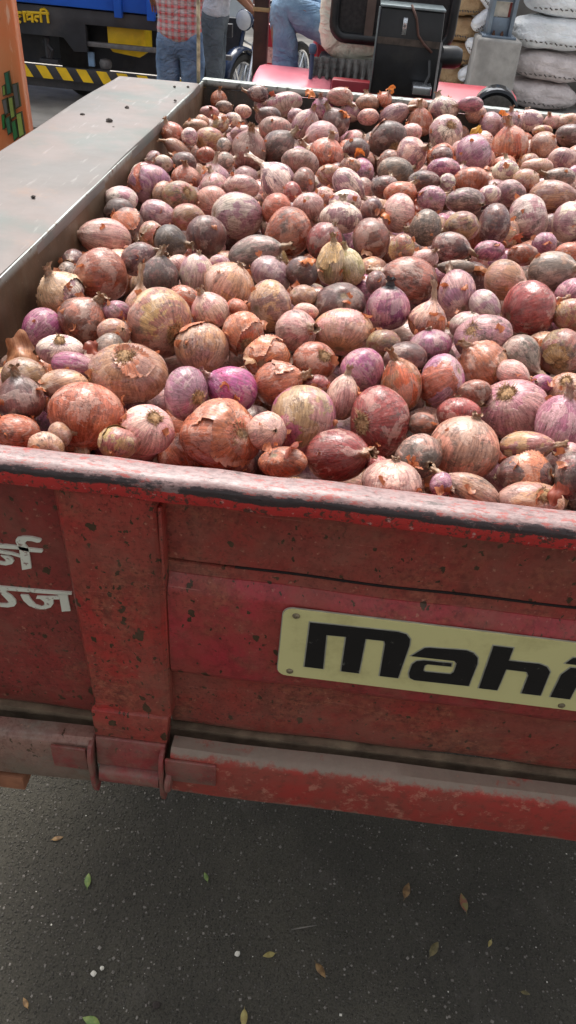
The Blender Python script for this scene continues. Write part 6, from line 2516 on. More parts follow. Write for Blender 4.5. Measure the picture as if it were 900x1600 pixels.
def skin_obj(name, verts, edges, radii, mat, parent, rootv=0, sub=2, dents=None):
    org = ORI[parent]; me = bpy.data.meshes.new(name); me.from_pydata([Vector(v) - org for v in verts], edges, [])
    o = bpy.data.objects.new(name, me); COL.objects.link(o); o.parent = parent; me.materials.append(mat)
    md = o.modifiers.new('skin', 'SKIN'); md.use_smooth_shade = True
    sv = me.skin_vertices[0].data
    for i, r in enumerate(radii): sv[i].radius = r if isinstance(r, tuple) else (r, r); sv[i].use_root = (i == rootv)
    sb = o.modifiers.new('sub', 'SUBSURF'); sb.levels = sb.render_levels = sub
    if dents:
        tx = bpy.data.textures.new(name + '_folds', 'CLOUDS'); tx.noise_scale = dents[1]; tx.noise_depth = 2
        dm = o.modifiers.new('folds', 'DISPLACE'); dm.texture = tx; dm.strength = dents[0]; dm.texture_coords = 'LOCAL'
    return o
def head_mesh(parent, c, face, s=1.0):
    """head with brow, nose, mouth, chin and ears; looks along +face"""
    org = ORI[parent]; bm = bmesh.new(); bmesh.ops.create_icosphere(bm, subdivisions=4, radius=1)
    for v in bm.verts:
        p = v.co.copy(); y = -p.y
        x = p.x * .076 * (1 - .22 * max(0, -p.z)); yy = p.y * .095; z = p.z * .118
        if p.z < -.2: yy *= (1 - .18 * (-p.z)) if p.y > 0 else 1.0
        if p.y < 0:
            fr = -p.y
            yy -= .020 * math.exp(-(p.x / .16) ** 2 - ((p.z + .12) / .20) ** 2)           # nose
            yy += .009 * (math.exp(-((abs(p.x) - .36) / .16) ** 2 - ((p.z - .10) / .10) ** 2))     # eye sockets
            yy -= .006 * math.exp(-(p.x / .3) ** 2 - ((p.z + .52) / .07) ** 2); yy += .004 * math.exp(-(p.x / .25) ** 2 - ((p.z + .455) / .03) ** 2)
            yy -= .008 * math.exp(-(p.x / .3) ** 2 - ((p.z + .85) / .18) ** 2)            # chin
        e = math.exp(-((p.z + .02) / .24) ** 2 - ((p.y - .05) / .14) ** 2)
        x += math.copysign(.022 * e, p.x) if abs(p.x) > .8 else 0                             # ears
        v.co = Vector((x, yy, z)) * s
    R_ = Matrix.Rotation(math.atan2(face[0], -face[1]), 4, 'Z')
    bmesh.ops.transform(bm, matrix=Matrix.Translation(Vector(c) - org) @ R_, verts=bm.verts)
    me = bpy.data.meshes.new('head'); bm.to_mesh(me); bm.free(); me.materials.append(SKIN); me.shade_smooth()
    o = bpy.data.objects.new('head', me); COL.objects.link(o); o.parent = parent; ORI[o] = org
    bm = bmesh.new(); bmesh.ops.create_icosphere(bm, subdivisions=4, radius=1)
    dl = [v for v in bm.verts if (v.co.y < -.30 and v.co.z < .52) or v.co.z < -.45]
    bmesh.ops.delete(bm, geom=dl, context='VERTS')
    for v in bm.verts:
        p = v.co; v.co = Vector((p.x * .083, p.y * .101 + .004, p.z * .125)) * s * (1 + .02 * math.sin(p.x * 40) * math.sin(p.z * 31))
    bmesh.ops.transform(bm, matrix=Matrix.Translation(Vector(c) - org) @ R_, verts=bm.verts)
    me = bpy.data.meshes.new('hair'); bm.to_mesh(me); bm.free(); me.materials.append(HAIR); me.shade_smooth()
    h = bpy.data.objects.new('hair', me); COL.objects.link(h); h.parent = parent
    for sx in (-1, 1):
        m = MB(); cc = Vector(c) + (R_.to_3x3() @ Vector((sx * .029, -.083, .012))) * s; m.lathe([(0, -.010), (.008, -.007), (.011, 0), (.008, .007), (0, .010)], cc, (0, 0, 1), 10); m.build('eye', EYE, o, smooth=True)
EYE = plain('eye', lin(200, 196, 190), .2, 0, .6, 60, 0)
def person(loc, label, J, shirt, trousers, group=None, hipw=.15, face=(0, 1), shirt_r=1.0, hem=None, tr=1.0):
    """J: joints - pelvis chest neck head, shoulder/elbow/wrist L R, hip/knee/ankle/toe L R"""
    P_ = thing('person', label, 'person', loc, group)
    V = []; E_ = []; Rr_ = []
    def add(p, r, frm=None):
        V.append(Vector(p)); Rr_.append(r); 
        if frm is not None: E_.append((frm, len(V) - 1))
        return len(V) - 1
    pel = add(J['pelvis'], (.14, .10)); ch = add(J['chest'], (.155, .105), pel); nb_ = add(J['neck'], (.07, .06), ch); add(Vector(J['head']) - Vector((0, 0, .05)), .048, nb_)
    for s in 'LR':
        sh, el, wr = J['sh' + s], J['el' + s], J['wr' + s]
        a = add(sh, .052, ch); b = add(el, .038, a); c = add(wr, .026, b)
        d = (Vector(wr) - Vector(el)).normalized(); side = d.cross(Vector((0, 0, 1))); side = side.normalized() if side.length > .1 else Vector((1, 0, 0)); up = side.cross(d)
        pm = add(Vector(wr) + d * .05, (.036, .017), c)
        for q in range(4):
            o_ = side * (.027 - .018 * q); k1 = add(Vector(wr) + d * .10 + o_, .009, pm); k2 = add(Vector(wr) + d * (.13 + .006 * (q in (1, 2))) + o_ * 1.05 - up * .012, .008, k1); add(Vector(wr) + d * (.150 + .008 * (q in (1, 2))) + o_ * 1.05 - up * .03, .0065, k2)
        t1 = add(Vector(wr) + d * .045 + side * .045 - up * .01, .010, pm); add(Vector(wr) + d * .085 + side * .055 - up * .018, .008, t1)
        hp, kn, an, to = J['hip' + s], J['kn' + s], J['an' + s], J['to' + s]
        a = add(hp, .085, pel); b = add(kn, .055, a); c = add(Vector(kn).lerp(Vector(an), .35), .055, b); d2 = add(an, .034, c); add(to, (.042, .022), d2)
    skin_obj('body', V, E_, Rr_, SKIN, P_)
    hd = head_mesh(P_, J['head'], face)
    # trousers
    V = [Vector(J['pelvis']) + Vector((0, 0, .10)), Vector(J['pelvis'])]; E_ = [(0, 1)]; Rr_ = [(.165, .115), (.175, .125)]
    for s in 'LR':
        hp, kn, an = Vector(J['hip' + s]), Vector(J['kn' + s]), Vector(J['an' + s])
        i = len(V); V += [hp, hp.lerp(kn, .5), kn, kn.lerp(an, .5), an + (kn - an).normalized() * .03]; Rr_ += [(.105, .11), (.10, .10), (.082, .082), (.080, .080), (.078, .082)]
        E_ += [(1, i), (i, i + 1), (i + 1, i + 2), (i + 2, i + 3), (i + 3, i + 4)]
    Rr_ = [(a_ * tr, b_ * tr) for a_, b_ in Rr_]
    skin_obj('trousers', V, E_, Rr_, trousers, P_, 1, 3, (.028, .11))
    # shirt
    pl, cs, nk = Vector(J['pelvis']), Vector(J['chest']), Vector(J['neck'])
    hm = Vector(hem) if hem else pl + Vector((0, 0, -.06))
    V = [hm - (cs - pl).normalized() * .07, pl.lerp(cs, .25), pl.lerp(cs, .6), cs, nk - (nk - cs) * .25]; E_ = [(0, 1), (1, 2), (2, 3), (3, 4)]; Rr_ = [(.192 * shirt_r, .145), (.182 * shirt_r, .135), (.178 * shirt_r, .13), (.185, .13), (.09, .08)]
    for s in 'LR':
        sh, el = Vector(J['sh' + s]), Vector(J['el' + s]); i = len(V); V += [sh, sh.lerp(el, .5), sh.lerp(el, .85)]; Rr_ += [.075, .068, .066]; E_ += [(3, i), (i, i + 1), (i + 1, i + 2)]
    skin_obj('shirt', V, E_, Rr_, shirt, P_, 3, 3, (.022, .13))
    for s in 'LR':
        an, to = Vector(J['an' + s]), Vector(J['to' + s]); V = [an + Vector((0, 0, -.045)) - (to - an) * .25, an.lerp(to, .5) + Vector((0, 0, -.02)), to]
        skin_obj('shoe', V, [(0, 1), (1, 2)], [(.042, .03), (.048, .032), (.046, .026)], SHOE, P_, 0)
    return P_
def stand(x, y, lean=(0, 0), fy=1, h=1.0, arms=None, sep=.09, fx=0):
    lx, ly = lean
    J = dict(pelvis=(x, y, .93 * h), chest=(x + lx * .6, y + ly * .6, 1.24 * h), neck=(x + lx, y + ly, 1.46 * h), head=(x + lx * 1.2, y + ly * 1.2, 1.60 * h))
    px, py = (fy, -fx)
    for s, sg in (('L', -1), ('R', 1)):
        J['sh' + s] = (x + lx * .9 + sg * .18 * px, y + ly * .9 + sg * .18 * py, 1.38 * h)
        J['el' + s] = (x + lx * .8 + sg * .23 * px, y + ly * .8 + sg * .23 * py, 1.10 * h); J['wr' + s] = (x + lx * .7 + sg * .22 * px + fx * .08, y + ly * .7 + fy * .08 + sg * .22 * py, .88 * h)
        J['hip' + s] = (x + sg * .085 * px, y + sg * .085 * py, .86 * h); J['kn' + s] = (x + sg * sep * px + fx * .02, y + sg * sep * py + fy * .02, .48 * h); J['an' + s] = (x + sg * (sep + .01) * px, y + sg * (sep + .01) * py, .08); J['to' + s] = (x + sg * (sep + .03) * px + fx * .17, y + sg * (sep + .03) * py + fy * .17, .03)
    if arms: J.update(arms)
    return J
denim = cloth('blue_denim', lin(66, 92, 126), 'denim', lin(120, 146, 176)); denim2 = cloth('light_blue_denim', lin(84, 116, 152), 'denim', lin(138, 166, 192))
J = stand(-1.365, 6.4, arms=dict(elL=(-1.63, 6.46, 1.26), wrL=(-1.62, 6.62, 1.14), elR=(-1.16, 6.62, 1.22), wrR=(-1.30, 6.82, 1.28)), sep=.10)
person((-1.365, 6.4, 0), 'person in red plaid shirt and blue jeans standing with back turned by the truck', J, cloth('plaid_shirt', lin(188, 178, 178), 'plaid', lin(196, 60, 66)), denim, shirt_r=.98, hem=(-1.365, 6.4, .93))
J = stand(-1.34, 7.75, lean=(.10, .0), fy=0, fx=1, h=1.0, arms=dict(elL=(-1.14, 7.95, 1.12), wrL=(-1.06, 8.02, 1.02), elR=(-1.12, 7.60, 1.12), wrR=(-1.03, 7.70, 1.03)), sep=.06)
person((-1.34, 7.75, 0), 'person in white grey shirt and dark trousers bending over the parked motorcycle', J, cloth('white_grey_shirt', lin(196, 198, 206), None, lin(166, 172, 184)), cloth('grey_trousers', lin(72, 80, 88), None, lin(92, 100, 108)), face=(1, 0), hem=(-1.32, 7.75, .97))
J = stand(-.98, 9.6, h=1.02, fy=-1)
person((-.98, 9.6, 0), 'person in light blue clothing standing behind the motorcycle', J, cloth('light_blue_shirt', lin(150, 176, 206), None, lin(196, 206, 214)), cloth('pale_trousers', lin(170, 180, 170), None, lin(150, 160, 156)), face=(0, -1))

# ------------------------------------------------------------ motorcycle
MC = thing('motorcycle', 'dark blue motorcycle with round headlight parked beside the bending person', 'motorcycle', (-1.1, 8.4, 0))
MCB = plain('dark_blue_enamel', lin(34, 48, 74), .25, 0, .2, 10, 0); CHR = plain('chrome', lin(200, 204, 210), .2, .9, .1, 10, 0)
fa = Vector((.42, 1, 0)).normalized(); sd_ = Vector((fa.y, -fa.x, 0)); fw = Vector((-1.17, 8.3, .30))   # wheel plane along fa, axle along sd_
def mp(a, s, z): return fw + fa * a + sd_ * s + Vector((0, 0, z))
def mwheel(c, name='front_wheel'):
    m = MB(); pf = [(.225, -.03), (.25, -.048), (.285, -.04), (.302, 0), (.285, .04), (.25, .048), (.225, .03)]; m.lathe(pf + [pf[0]], c, sd_, 36); w_ = m.build(name, M['rubber'], MC, smooth='auto')
    m = MB(); m.lathe([(.226, -.028), (.235, 0), (.226, .028), (.212, .02), (.212, -.02), (.226, -.028)], c, sd_, 36); m.lathe([(.0, -.07), (.05, -.06), (.06, 0), (.05, .06), (0, .07)], c, sd_, 16)
    for k in range(6):
        a = k * math.pi / 3; d = fa * math.cos(a) + Vector((0, 0, math.sin(a))); m.tube([c + d * .04, c + d * .22], .013, 6)
    m.build('wheel_rim', CHR, w_, smooth='auto')
mwheel(fw); mwheel(mp(1.25, 0, 0), 'rear_wheel')
m = MB(); pts = []
for k in range(13):
    a = math.radians(20 + k * 12.5); pts.append((math.cos(a), math.sin(a)))
for i in range(12):
    for s in (-1,):
        pass
v = []; f = []
for i, (c_, s_) in enumerate(pts):
    for q, rr_ in ((-.062, .325), (-.05, .345), (0, .355), (.05, .345), (.062, .325)):
        v.append(fw - fa * c_ * rr_ + sd_ * q + Vector((0, 0, s_ * rr_)))
for i in range(12):
    for j in range(4): f.append((i * 5 + j, i * 5 + j + 1, i * 5 + 6 + j, i * 5 + 5 + j))
m.add(v, f); o = m.build('mudguard', MCB, MC, smooth=True); o.modifiers.new('t', 'SOLIDIFY').thickness = .004
for s in (-.075, .075):
    m = MB(); m.tube([mp(0, s, 0), mp(.12, s, .33), mp(.24, s, .62)], [.022, .020, .018], 10); m.build('fork', CHR if s > 0 else MCB, MC, smooth='auto')
m = MB(); c = mp(.12, 0, .56); m.lathe([(0, -.02), (.04, -.02), (.075, .02), (.09, .07), (.085, .085)], c, -fa, 20); HL = m.build('headlight', MCB, MC, smooth='auto')
m = MB(); m.lathe([(.082, .086), (.06, .098), (0, .105)], c, -fa, 20); m.build('lens', plain('lens', lin(210, 214, 216), .08, 0, .1, 10, 0), HL, smooth='auto')
m = MB(); m.tube([mp(.36, -.36, .74), mp(.28, -.22, .73), mp(.24, 0, .66), mp(.28, .22, .73), mp(.36, .36, .74)], .013, 8); m.build('handlebar', M['black'], MC, smooth='auto')
for s in (-.30, .30):
    m = MB(); m.tube([mp(.28, s * .8, .73), mp(.26, s, .86)], .006, 6); m.lathe([(0, -.008), (.05, -.008), (.055, 0), (.045, .008), (0, .01)], mp(.26, s * 1.05, .90), -fa, 16); m.build('mirror', M['black'], MC, smooth='auto')
m = MB(); m.lathe([(0, 0), (.09, .03), (.135, .14), (.14, .28), (.11, .42), (.06, .5), (0, .52)], mp(.30, 0, .53), fa + Vector((0, 0, -.08)), 18); m.build('fuel_tank', MCB, MC, smooth='auto')
m = MB(); m.lathe([(0, 0), (.10, .02), (.12, .3), (.11, .6), (.07, .72), (0, .74)], mp(.75, 0, .48), fa + Vector((0, 0, .05)), 12); m.build('seat', M['black'], MC, smooth='auto')
m = MB(); m.lathe([(0, -.14), (.12, -.13), (.15, 0), (.12, .13), (0, .14)], mp(.55, 0, .08), sd_, 14); m.tube([mp(.5, 0, .1), mp(.35, 0, .35)], .08, 10); m.build('engine', M['grey_rail'], MC, smooth='auto')
m = MB(); m.tube([mp(.25, 0, .55), mp(.4, 0, .1), mp(.9, 0, .05), mp(1.25, 0, 0)], .025, 8); m.tube([mp(1.25, 0, 0), mp(.95, 0, .45), mp(.3, 0, .5)], .022, 8); m.build('frame', M['black'], MC, smooth='auto')
m = MB(); m.tube([mp(.18, -.13, .30), mp(.22, -.16, .38), mp(.5, -.16, .3), mp(.58, -.16, .12), mp(.5, -.15, .0)], .014, 8); m.build('crash_guard', CHR, MC, smooth='auto')
m = MB(); m.add([mp(.22, .10, .55), mp(.45, .14, .42), mp(.52, .14, .22), mp(.40, .13, .25), mp(.24, .10, .40)], [(0, 1, 2, 3, 4)]); o = m.build('side_panel', M['grey_rail'], MC); o.modifiers.new('t', 'SOLIDIFY').thickness = .02
m = MB(); m.box(fw.x + .55, fw.x + .6, fw.y + .5, fw.y + .55, 0, .3); m.build('side_stand', M['black'], MC)

# ------------------------------------------------------------ tractor hitched in front of the trailer
TRR = plain('red_tractor_paint', lin(168, 40, 56), .28, 0, .14, 4, .1, .004, (lin(196, 130, 136), .35)); TRD = plain('dull_red_paint', lin(150, 30, 44), .45, 0, .2, 6, .15, .004, (lin(80, 40, 40), .5))
PK = plain('sky_sheen_red_paint', lin(214, 120, 134), .28, 0, .12, 5, .1, .004, (lin(236, 190, 194), .5))  # red paint with the pale sky reflection painted into its colour
TC = thing('tractor', 'red tractor seen from behind with pale seat cover and black tool box', 'tractor', (.1, 3.9, 0))
def fender(x0, x1, mat, cy=3.72, cz=.56, r=.635):
    m = MB(); v = []; f = []; N = 18
    sec = [(x0, -.16), (x0, -.03), (x0 + .012, -.008), (x0 + .035, 0), (x1 - .035, 0), (x1 - .012, -.008), (x1, -.03), (x1, -.07)]
    for i in range(N + 1):
        a = math.radians(-12 + 190 * i / N)
        for x, dr in sec: v.append((x, cy - math.cos(a) * (r + dr), cz + math.sin(a) * (r + dr)))
    for i in range(N):
        for j in range(7): f.append((i * 8 + j, i * 8 + j + 1, i * 8 + 9 + j, i * 8 + 8 + j))
    m.add(v, f); o = m.build('mudguard', mat, TC, smooth='auto'); s = o.modifiers.new('t', 'SOLIDIFY'); s.thickness = .006; s.offset = -1; return o
fender(-.455, -.105, PK); FR = fender(.265, .69, TRR)
m = MB(); m.box(-.104, .264, 3.30, 3.36, 1.02, 1.235); m.build('rear_panel', TRD, TC, bevel=.01)
for x in (-.29, .48): wheel((x, 3.72, .575), .575, .30, TC, PK)
m = MB(); m.box(-.25, .42, 3.35, 4.4, .42, .98); m.box(-.05, .27, 3.0, 3.4, .45, .70); m.build('rear_axle', TRD, TC, bevel=.04)
m = MB(); m.prism([(-.22, .80), (-.27, 1.18), (-.20, 1.36), (-.10, 1.42), (.26, 1.42), (.36, 1.36), (.42, 1.18), (.38, .80)], 4.6, 6.0, 'y'); m.build('bonnet', TRR, TC, bevel=.03, seg=3)
m = MB(); m.box(-.22, -.12, 4.15, 4.3, 1.0, 1.38); m.build('gear_console', TRD, TC, bevel=.03)
for x in (-.45, .6): wheel((x, 5.6, .36), .36, .18, TC, PK)
m = MB(); m.tube([(-.45, 5.6, .36), (.6, 5.6, .36)], .05, 8); m.build('front_axle', TRD, TC)
bx_ = MB(); bx_.box(-.535, -.445, 4.45, 4.5, 1.02, 1.27); BC = bx_.build('battery_cover', TRR, TC, bevel=.012)
m = MB(); m.box(-.49, -.45, 4.444, 4.449, 1.10, 1.17); m.build('sticker', plain('sticker', lin(206, 196, 186), .5, 0, .1, 90, 0, .002, (lin(90, 90, 90), .8)), BC)
# roll post
m = MB(); m.box(-.530, -.462, 4.17, 4.24, .85, 2.5); m.build('canopy_post', plain('dark_brown_post', lin(52, 40, 38), .5, 0, .4, 10, .2, .002, (lin(100, 66, 50), .5)), TC, bevel=.006)
m = MB(); m.box(-.535, -.457, 4.164, 4.246, 1.345, 1.362); m.build('post_clamp', plain('tan_clamp', lin(176, 150, 106), .6), TC, bevel=.002)
m = MB(); m.box(-.68, -.30, 4.16, 4.25, 1.40, 1.47); m.build('canopy_bar', M['black'], TC, bevel=.006)
# seat with pale cover and dark frilled skirt
def cushion(x0, x1, y0, y1, z0, z1, seed, n=26, pw=.35, puff=.0):
    m = bmesh.new(); bmesh.ops.create_cube(m, size=2); bmesh.ops.subdivide_edges(m, edges=m.edges, cuts=n // 2, use_grid_fill=True)
    from mathutils import noise
    c = Vector(((x0 + x1) / 2, (y0 + y1) / 2, (z0 + z1) / 2)); h = Vector(((x1 - x0) / 2, (y1 - y0) / 2, (z1 - z0) / 2))
    for v in m.verts:
        p = v.co; d = p.normalized(); k = 1 / (abs(d.x) ** 5 + abs(d.y) ** 5 + abs(d.z) ** 5) ** .2; q = d * k
        nn = noise.noise(Vector((q.x * 3, q.y * 3, q.z * 7 + seed))) * .05
        v.co = c + Vector((q.x * h.x, q.y * h.y, q.z * h.z)) * (1 + nn)
    me = bpy.data.meshes.new('c'); m.to_mesh(me); m.free(); return me
def cushion_part(name, dims, mat, parent, seed=1):
    me = cushion(*dims, seed); org = ORI[parent]; me.transform(Matrix.Translation(-org)); me.name = name; me.materials.append(mat); me.shade_smooth()
    o = bpy.data.objects.new(name, me); COL.objects.link(o); o.parent = parent; ORI[o] = org; return o
CREAM = cloth('cream_seat_cover', lin(226, 228, 208), None, lin(240, 240, 224)); CREAM.node_tree.nodes['Principled BSDF'].inputs['Roughness'].default_value = .4
ST = cushion_part('seat', (-.19, .30, 3.66, 3.80, 1.245, 1.72), CREAM, TC, 3)
m = MB(); v = []; f = []; N = 60
for i in range(N + 1):
    x = -.205 + (.335) * i / N; 
    for j in range(7):
        z = 1.262 - .082 * j / 6 - .008 * math.sin(i * .5) * (j == 6); y = 3.64 - .018 * math.sin(i * 1.15) * (j / 6) - .02 * j / 6
        v.append((x + .004 * math.sin(i * 2.1 + j), y, z + .01 * (i / N - .5)))
for i in range(N):
    for j in range(6): f.append((i * 7 + j, i * 7 + j + 1, i * 7 + 8 + j, i * 7 + 7 + j))
m.add(v, f); o = m.build('frilled_skirt', cloth('grey_frill', lin(150, 152, 148), None, lin(100, 102, 100)), ST, smooth=True); o.modifiers.new('t', 'SOLIDIFY').thickness = .003
m = MB(); m.box(-.19, .3, 3.655, 3.95, 1.15, 1.245); m.build('seat_base', M['black'], ST, bevel=.02)
# black rounded frame with mesh behind the seat
m = MB(); P1 = rrect(-.125, .345, 1.345, 1.80, .05, 6); path = [(p[0], 3.56, p[1]) for p in P1]; m.tube(path + [path[0]], .020, 10); SF = m.build('backrest_frame', M['black'], TC, smooth='auto')
m = MB(); m.prism(rrect(-.12, .34, 1.35, 1.79, .045, 5), 3.566, 3.572); m.build('backrest_mesh', plain('dark_mesh', lin(40, 36, 36), .6, 0, .5, 60, .4), SF)
m = MB(); m.box(.0, .035, 3.548, 3.556, 1.355, 1.8); m.build('backrest_strap', plain('brown_strap', lin(96, 80, 72), .7), SF)
# tool box
m = MB(); m.prism([(.048, 1.205), (.305, 1.205), (.31, 1.36), (.29, 1.40), (.285, 1.485), (.050, 1.485)], 3.26, 3.42); TB = m.build('tool_box', M['black'], TC, bevel=.008)
m = MB(); m.box(.048, .287, 3.254, 3.425, 1.4855, 1.494); m.build('box_edge', plain('worn_steel_edge', lin(128, 140, 144), .35, .6, .2, 40, .1), TB, bevel=.002)
m = MB(); m.box(.044, .0495, 3.252, 3.2595, 1.207, 1.486); m.build('box_edge', plain('worn_steel_edge2', lin(120, 126, 126), .4, .5, .2, 40, .1), TB, bevel=.001)
m = MB(); m.box(.138, .154, 3.252, 3.2595, 1.405, 1.46); m.box(.141, .151, 3.247, 3.2515, 1.43, 1.452); m.build('hasp', CHR, TB, bevel=.002)
m = MB(); m.box(.052, .285, 3.2565, 3.2595, 1.372, 1.394); m.build('worn_band', plain('worn_band', lin(76, 64, 56), .7, 0, .4, 30, .2), TB)
m = MB(); m.lathe([(0, -.05), (.030, -.05), (.038, -.03), (.038, .03), (.030, .05), (0, .05)], (.325, 3.30, 1.345), (1, .2, 0), 16); m.build('rear_knob', M['black'], TB, smooth='auto')
m = MB(); m.tube([(.16, 3.25, 1.50), (.185, 3.24, 1.46), (.20, 3.245, 1.41), (.225, 3.24, 1.385), (.26, 3.25, 1.36)], .0045, 6); m.build('brown_wire', plain('brown_wire', lin(90, 60, 50), .6), TB, smooth=True)
m = MB(); m.box(.205, .275, 3.16, 3.25, 1.232, 1.262); SB_ = m.build('steel_bracket', CHR, TC, bevel=.003)
m = MB(); m.tube([(.285, 3.1, 1.18), (.283, 3.15, 1.30), (.285, 3.2, 1.40)], .004, 6); m.build('lever_rod', M['grey_rail'], TC, smooth='auto')
m = MB(); m.tube([(.245, 3.2, 1.25), (.262, 3.22, 1.29), (.255, 3.24, 1.335)], .005, 6); m.build('bracket_wire', M['black'], TC, smooth='auto')
# round black lamp on the right mudguard
m = MB(); m.lathe([(.0, .07), (.045, .065), (.075, .03), (.083, -.02), (.085, -.035), (.078, -.042)], (.495, 3.02, 1.232), (.05, 1, .25), 28); LP = m.build('rear_lamp', plain('shiny_black', lin(18, 22, 28), .12, 0, .2, 5, 0), TC, smooth='auto')
m = MB(); m.lathe([(.077, -.040), (.05, -.046), (.0, -.048)], (.495, 3.02, 1.232), (.05, 1, .25), 28); m.build('lamp_glass', plain('dusty_lamp_glass', lin(92, 88, 84), .5, 0, .35, 60, .1), LP, smooth='auto')
m = MB(); m.lathe([(0, -.02), (.014, -.018), (.018, 0), (.014, .016), (0, .02)], (-.205, 3.6, 1.29), (0, .2, 1), 12); m.tube([(-.205, 3.6, 1.0), (-.205, 3.6, 1.28)], .009, 8); m.build('gear_lever', plain('blue_knob', lin(70, 92, 120), .3), TC, smooth='auto')
# driver sitting sideways, only the legs in view
J = dict(pelvis=(-.0, 4.02, 1.34), chest=(.02, 4.0, 1.70), neck=(0, 4.0, 1.92), head=(-.03, 4.0, 2.06),
         shL=(0, 3.82, 1.84), elL=(-.05, 3.76, 1.60), wrL=(-.25, 3.85, 1.56), shR=(0, 4.18, 1.84), elR=(-.04, 4.25, 1.60), wrR=(-.24, 4.2, 1.56),
         hipL=(-.05, 3.93, 1.30), knL=(-.385, 3.90, 1.41), anL=(-.305, 3.88, .98), toL=(-.47, 3.88, .93), hipR=(-.05, 4.11, 1.31), knR=(-.405, 4.14, 1.42), anR=(-.34, 4.12, 1.0), toR=(-.50, 4.12, .95))
person((-.02, 4.02, .93), 'person in blue jeans sitting sideways on the tractor, one knee bent', J, cloth('beige_shirt', lin(196, 188, 164)), denim2, face=(-1, 0), shirt_r=.7, hem=(-.0, 4.02, 1.38), tr=.78)

# ------------------------------------------------------------ sacks, block, wall
def sack(loc, size, mat, label, seed, rot=0, group='sacks'):
    from mathutils import noise
    bm = bmesh.new(); bmesh.ops.create_cube(bm, size=2); bmesh.ops.subdivide_edges(bm, edges=bm.edges, cuts=14, use_grid_fill=True)
    hx, hy, hz = size
    for v in bm.verts:
        d = v.co.normalized(); e = 3.2; k = 1 / (abs(d.x) ** e + abs(d.y) ** e + abs(d.z) ** e) ** (1 / e); q = d * k
        pinch = 1 - .30 * abs(q.x) ** 5
        n1 = noise.noise(Vector((q.x * 2 + seed, q.y * 2, q.z * 2))) * .09 + noise.noise(Vector((q.x * 7, q.y * 5 + seed, q.z * 7))) * .035
        n1 += .014 * math.sin(q.x * 26 + 3 * q.z + seed) * (1 - abs(q.z) * .5)
        v.co = Vector((q.x * hx * (1 + n1 * .4), q.y * hy * (1 + n1), q.z * hz * pinch * (1 + n1) + hz * .06 * math.sin(q.x * 3 + seed)))
    me = bpy.data.meshes.new('sack'); bm.to_mesh(me); bm.free(); me.materials.append(mat); me.shade_smooth()
    o = bpy.data.objects.new('sack', me); COL.objects.link(o); o.location = loc; o.rotation_euler = (0, math.radians(rot), 0); tag(o, label, 'sack', group)
    m = MB()
    for k in range(13):
        x0 = -hx * .82 + hx * 1.64 * k / 13; m.tube([(x0, -hy * 1.0, -hz * .50 + .01 * (k % 2)), (x0 + hx * .07, -hy * 1.012, -hz * .50 - .01 * (k % 2))], .006, 5)
    s_ = m.build('stitching', M['stitch'], None, smooth=True); s_.parent = o; s_['kind'] = 'stuff'; return o
M['stitch'] = plain('sack_stitching', lin(96, 92, 88), .8)
WS = cloth('white_woven_sack', lin(234, 238, 240), None, lin(244, 246, 248)); PS = cloth('dusty_mauve_sack', lin(216, 206, 204), None, lin(194, 184, 182)); JS = cloth('jute_sack', lin(184, 156, 120), None, lin(156, 126, 94))
for i, (z, mt, xo, l) in enumerate([(.245, PS, 0, 'dusty grey sack at the bottom of the right stack'), (.53, PS, .04, 'dusty grey sack second from the bottom of the right stack'), (.845, WS, -.04, 'plump white sack above the two dusty grey ones'),
        (1.16, WS, .03, 'white sack cut by the top edge of the photo'), (1.46, WS, 0, 'white sack at the top of the right stack')]):
    sack((2.12 + xo, 10.1, z), (.44, .30, .155 if i > 1 else .14), mt, l, i * 3.3, [3, 1, 2, -1, 0][i])
for i in range(5): sack((3.07, 10.3, .15 + .29 * i), (.42, .3, .15), PS if i < 2 else JS, ['sack', 'sack'][0] + ' number' if 0 else ['lowest', 'second lowest', 'middle', 'second highest', 'topmost'][i] + ' sack of the stack beyond the right edge', 40 + i, 0)
for i in range(5): sack((1.06 + .03 * (i % 2), 10.2, .33 + .235 * i), (.235, .25, .12), JS, ['lowest', 'second lowest', 'middle', 'second highest', 'topmost'][i] + ' brown jute sack stacked left of the concrete block', 60 + i, [4, -3, 3, -2, 3][i])
for i, (x, z, r_) in enumerate([(1.28, .42, -30), (1.30, .64, 25), (1.31, .93, -35), (1.27, 1.14, 40)]):
    sack((x, 9.9, z), (.16, .12, .075), WS, ['lowest small white sack leaning left of the concrete block', 'second small white sack leaning left of the concrete block', 'white sack sticking out beside the steel post', 'white sack end above left of the steel post'][i], 80 + i, r_)
CON = plain('rough_concrete', lin(146, 144, 140), .85, 0, .2, 6, .5, .008, (lin(110, 106, 102), .4))
BK = thing('concrete_block', 'rough grey concrete plinth carrying a steel post beside the sacks', 'plinth', (1.45, 9.6, 0))
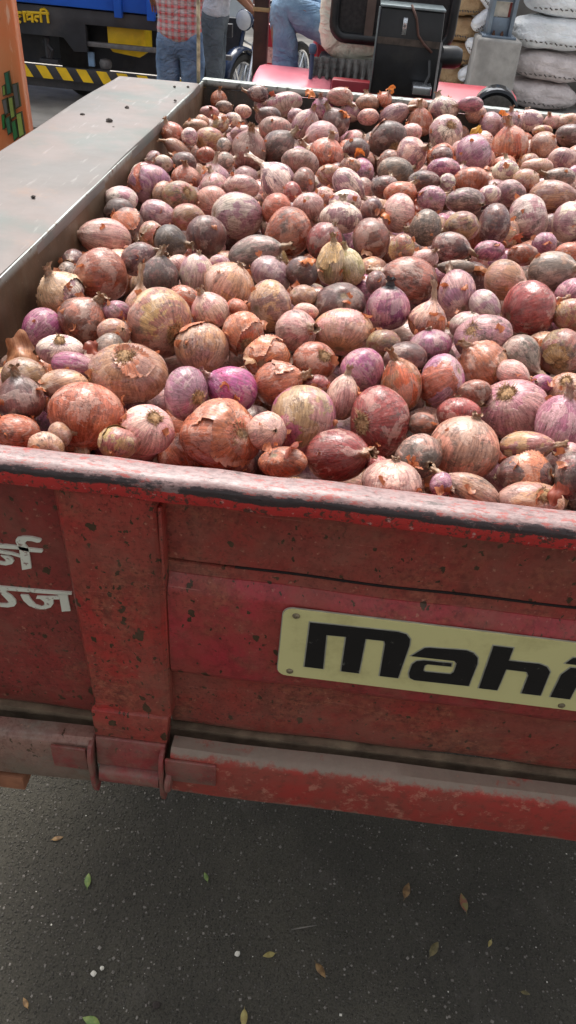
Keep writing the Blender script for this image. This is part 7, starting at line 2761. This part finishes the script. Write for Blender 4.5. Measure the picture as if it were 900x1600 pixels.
m = MB(); m.add([(1.20, 9.35, 0), (1.70, 9.35, 0), (1.70, 9.85, 0), (1.20, 9.85, 0), (1.215, 9.37, .80), (1.68, 9.37, .80), (1.68, 9.83, .80), (1.215, 9.83, .80)], [(0,3,2,1),(4,5,6,7),(0,1,5,4),(1,2,6,5),(2,3,7,6),(3,0,4,7)])
o = m.build('plinth', CON, BK, bevel=.025, seg=3)
SPT = plain('grey_blue_steel', lin(116, 130, 144), .4, .4, .15, 10, .1)
m = MB(); m.box(1.30, 1.34, 9.5, 9.75, .80, 2.6); m.box(1.53, 1.57, 9.5, 9.75, .80, 2.6); m.box(1.341, 1.529, 9.56, 9.60, .80, .98); m.box(1.341, 1.529, 9.56, 9.60, 1.12, 2.6); PSP = m.build('steel_post', SPT, BK, bevel=.004)
m = MB(); m.box(1.26, 1.62, 9.46, 9.78, .801, .822); m.build('base_plate', SPT, BK, bevel=.003)
for x in (1.38, 1.47):
    m = MB(); m.lathe([(.018, 0), (.018, .02), (.01, .02), (.01, .04)], (x, 9.53, .822), (0, 0, 1), 6); m.build('anchor_nut', plain('rusty_nut', lin(90, 62, 46), .7), BK)
m = MB(); m.box(1.345, 1.525, 9.61, 9.63, .985, 1.115); m.build('notice', plain('white_notice', lin(206, 200, 186), .6, 0, .1, 30, 0), PSP)
m = MB(); m.box(1.50, 1.524, 9.60, 9.6095, .985, 1.115); m.build('red_strip', plain('red_strip', lin(130, 50, 44), .6), PSP)
WL = MB(); WL.box(.70, 6.5, 11.2, 11.4, 0, 4.0); o = WL.build('shed_wall', plain('grey_plaster_wall', lin(128, 124, 118), .9, 0, .15, 2, .3, .01, (lin(84, 80, 76), .6))); tag(o, 'grey plastered shed wall behind the stacked sacks', 'wall')
m = MB(); m.box(.70, 6.5, 9.0, 11.19, .0, .10); o = m.build('shed_plinth', CON); tag(o, 'low pale concrete floor slab under the stacked sacks', 'slab')
m = MB(); m.box(.74, .90, 9.9, 10.1, .10, 3.2); o = m.build('grey_pillar', CON, None, bevel=.015); tag(o, 'slim grey concrete pillar left of the jute sacks', 'pillar')
WL = MB(); WL.box(-14, -.2, 16, 16.3, 0, 5); o = WL.build('yard_wall', plain('pale_yard_wall', lin(176, 182, 182), .9, 0, .12, 2, .3, .01)); tag(o, 'pale wall closing the far side of the market yard', 'wall')
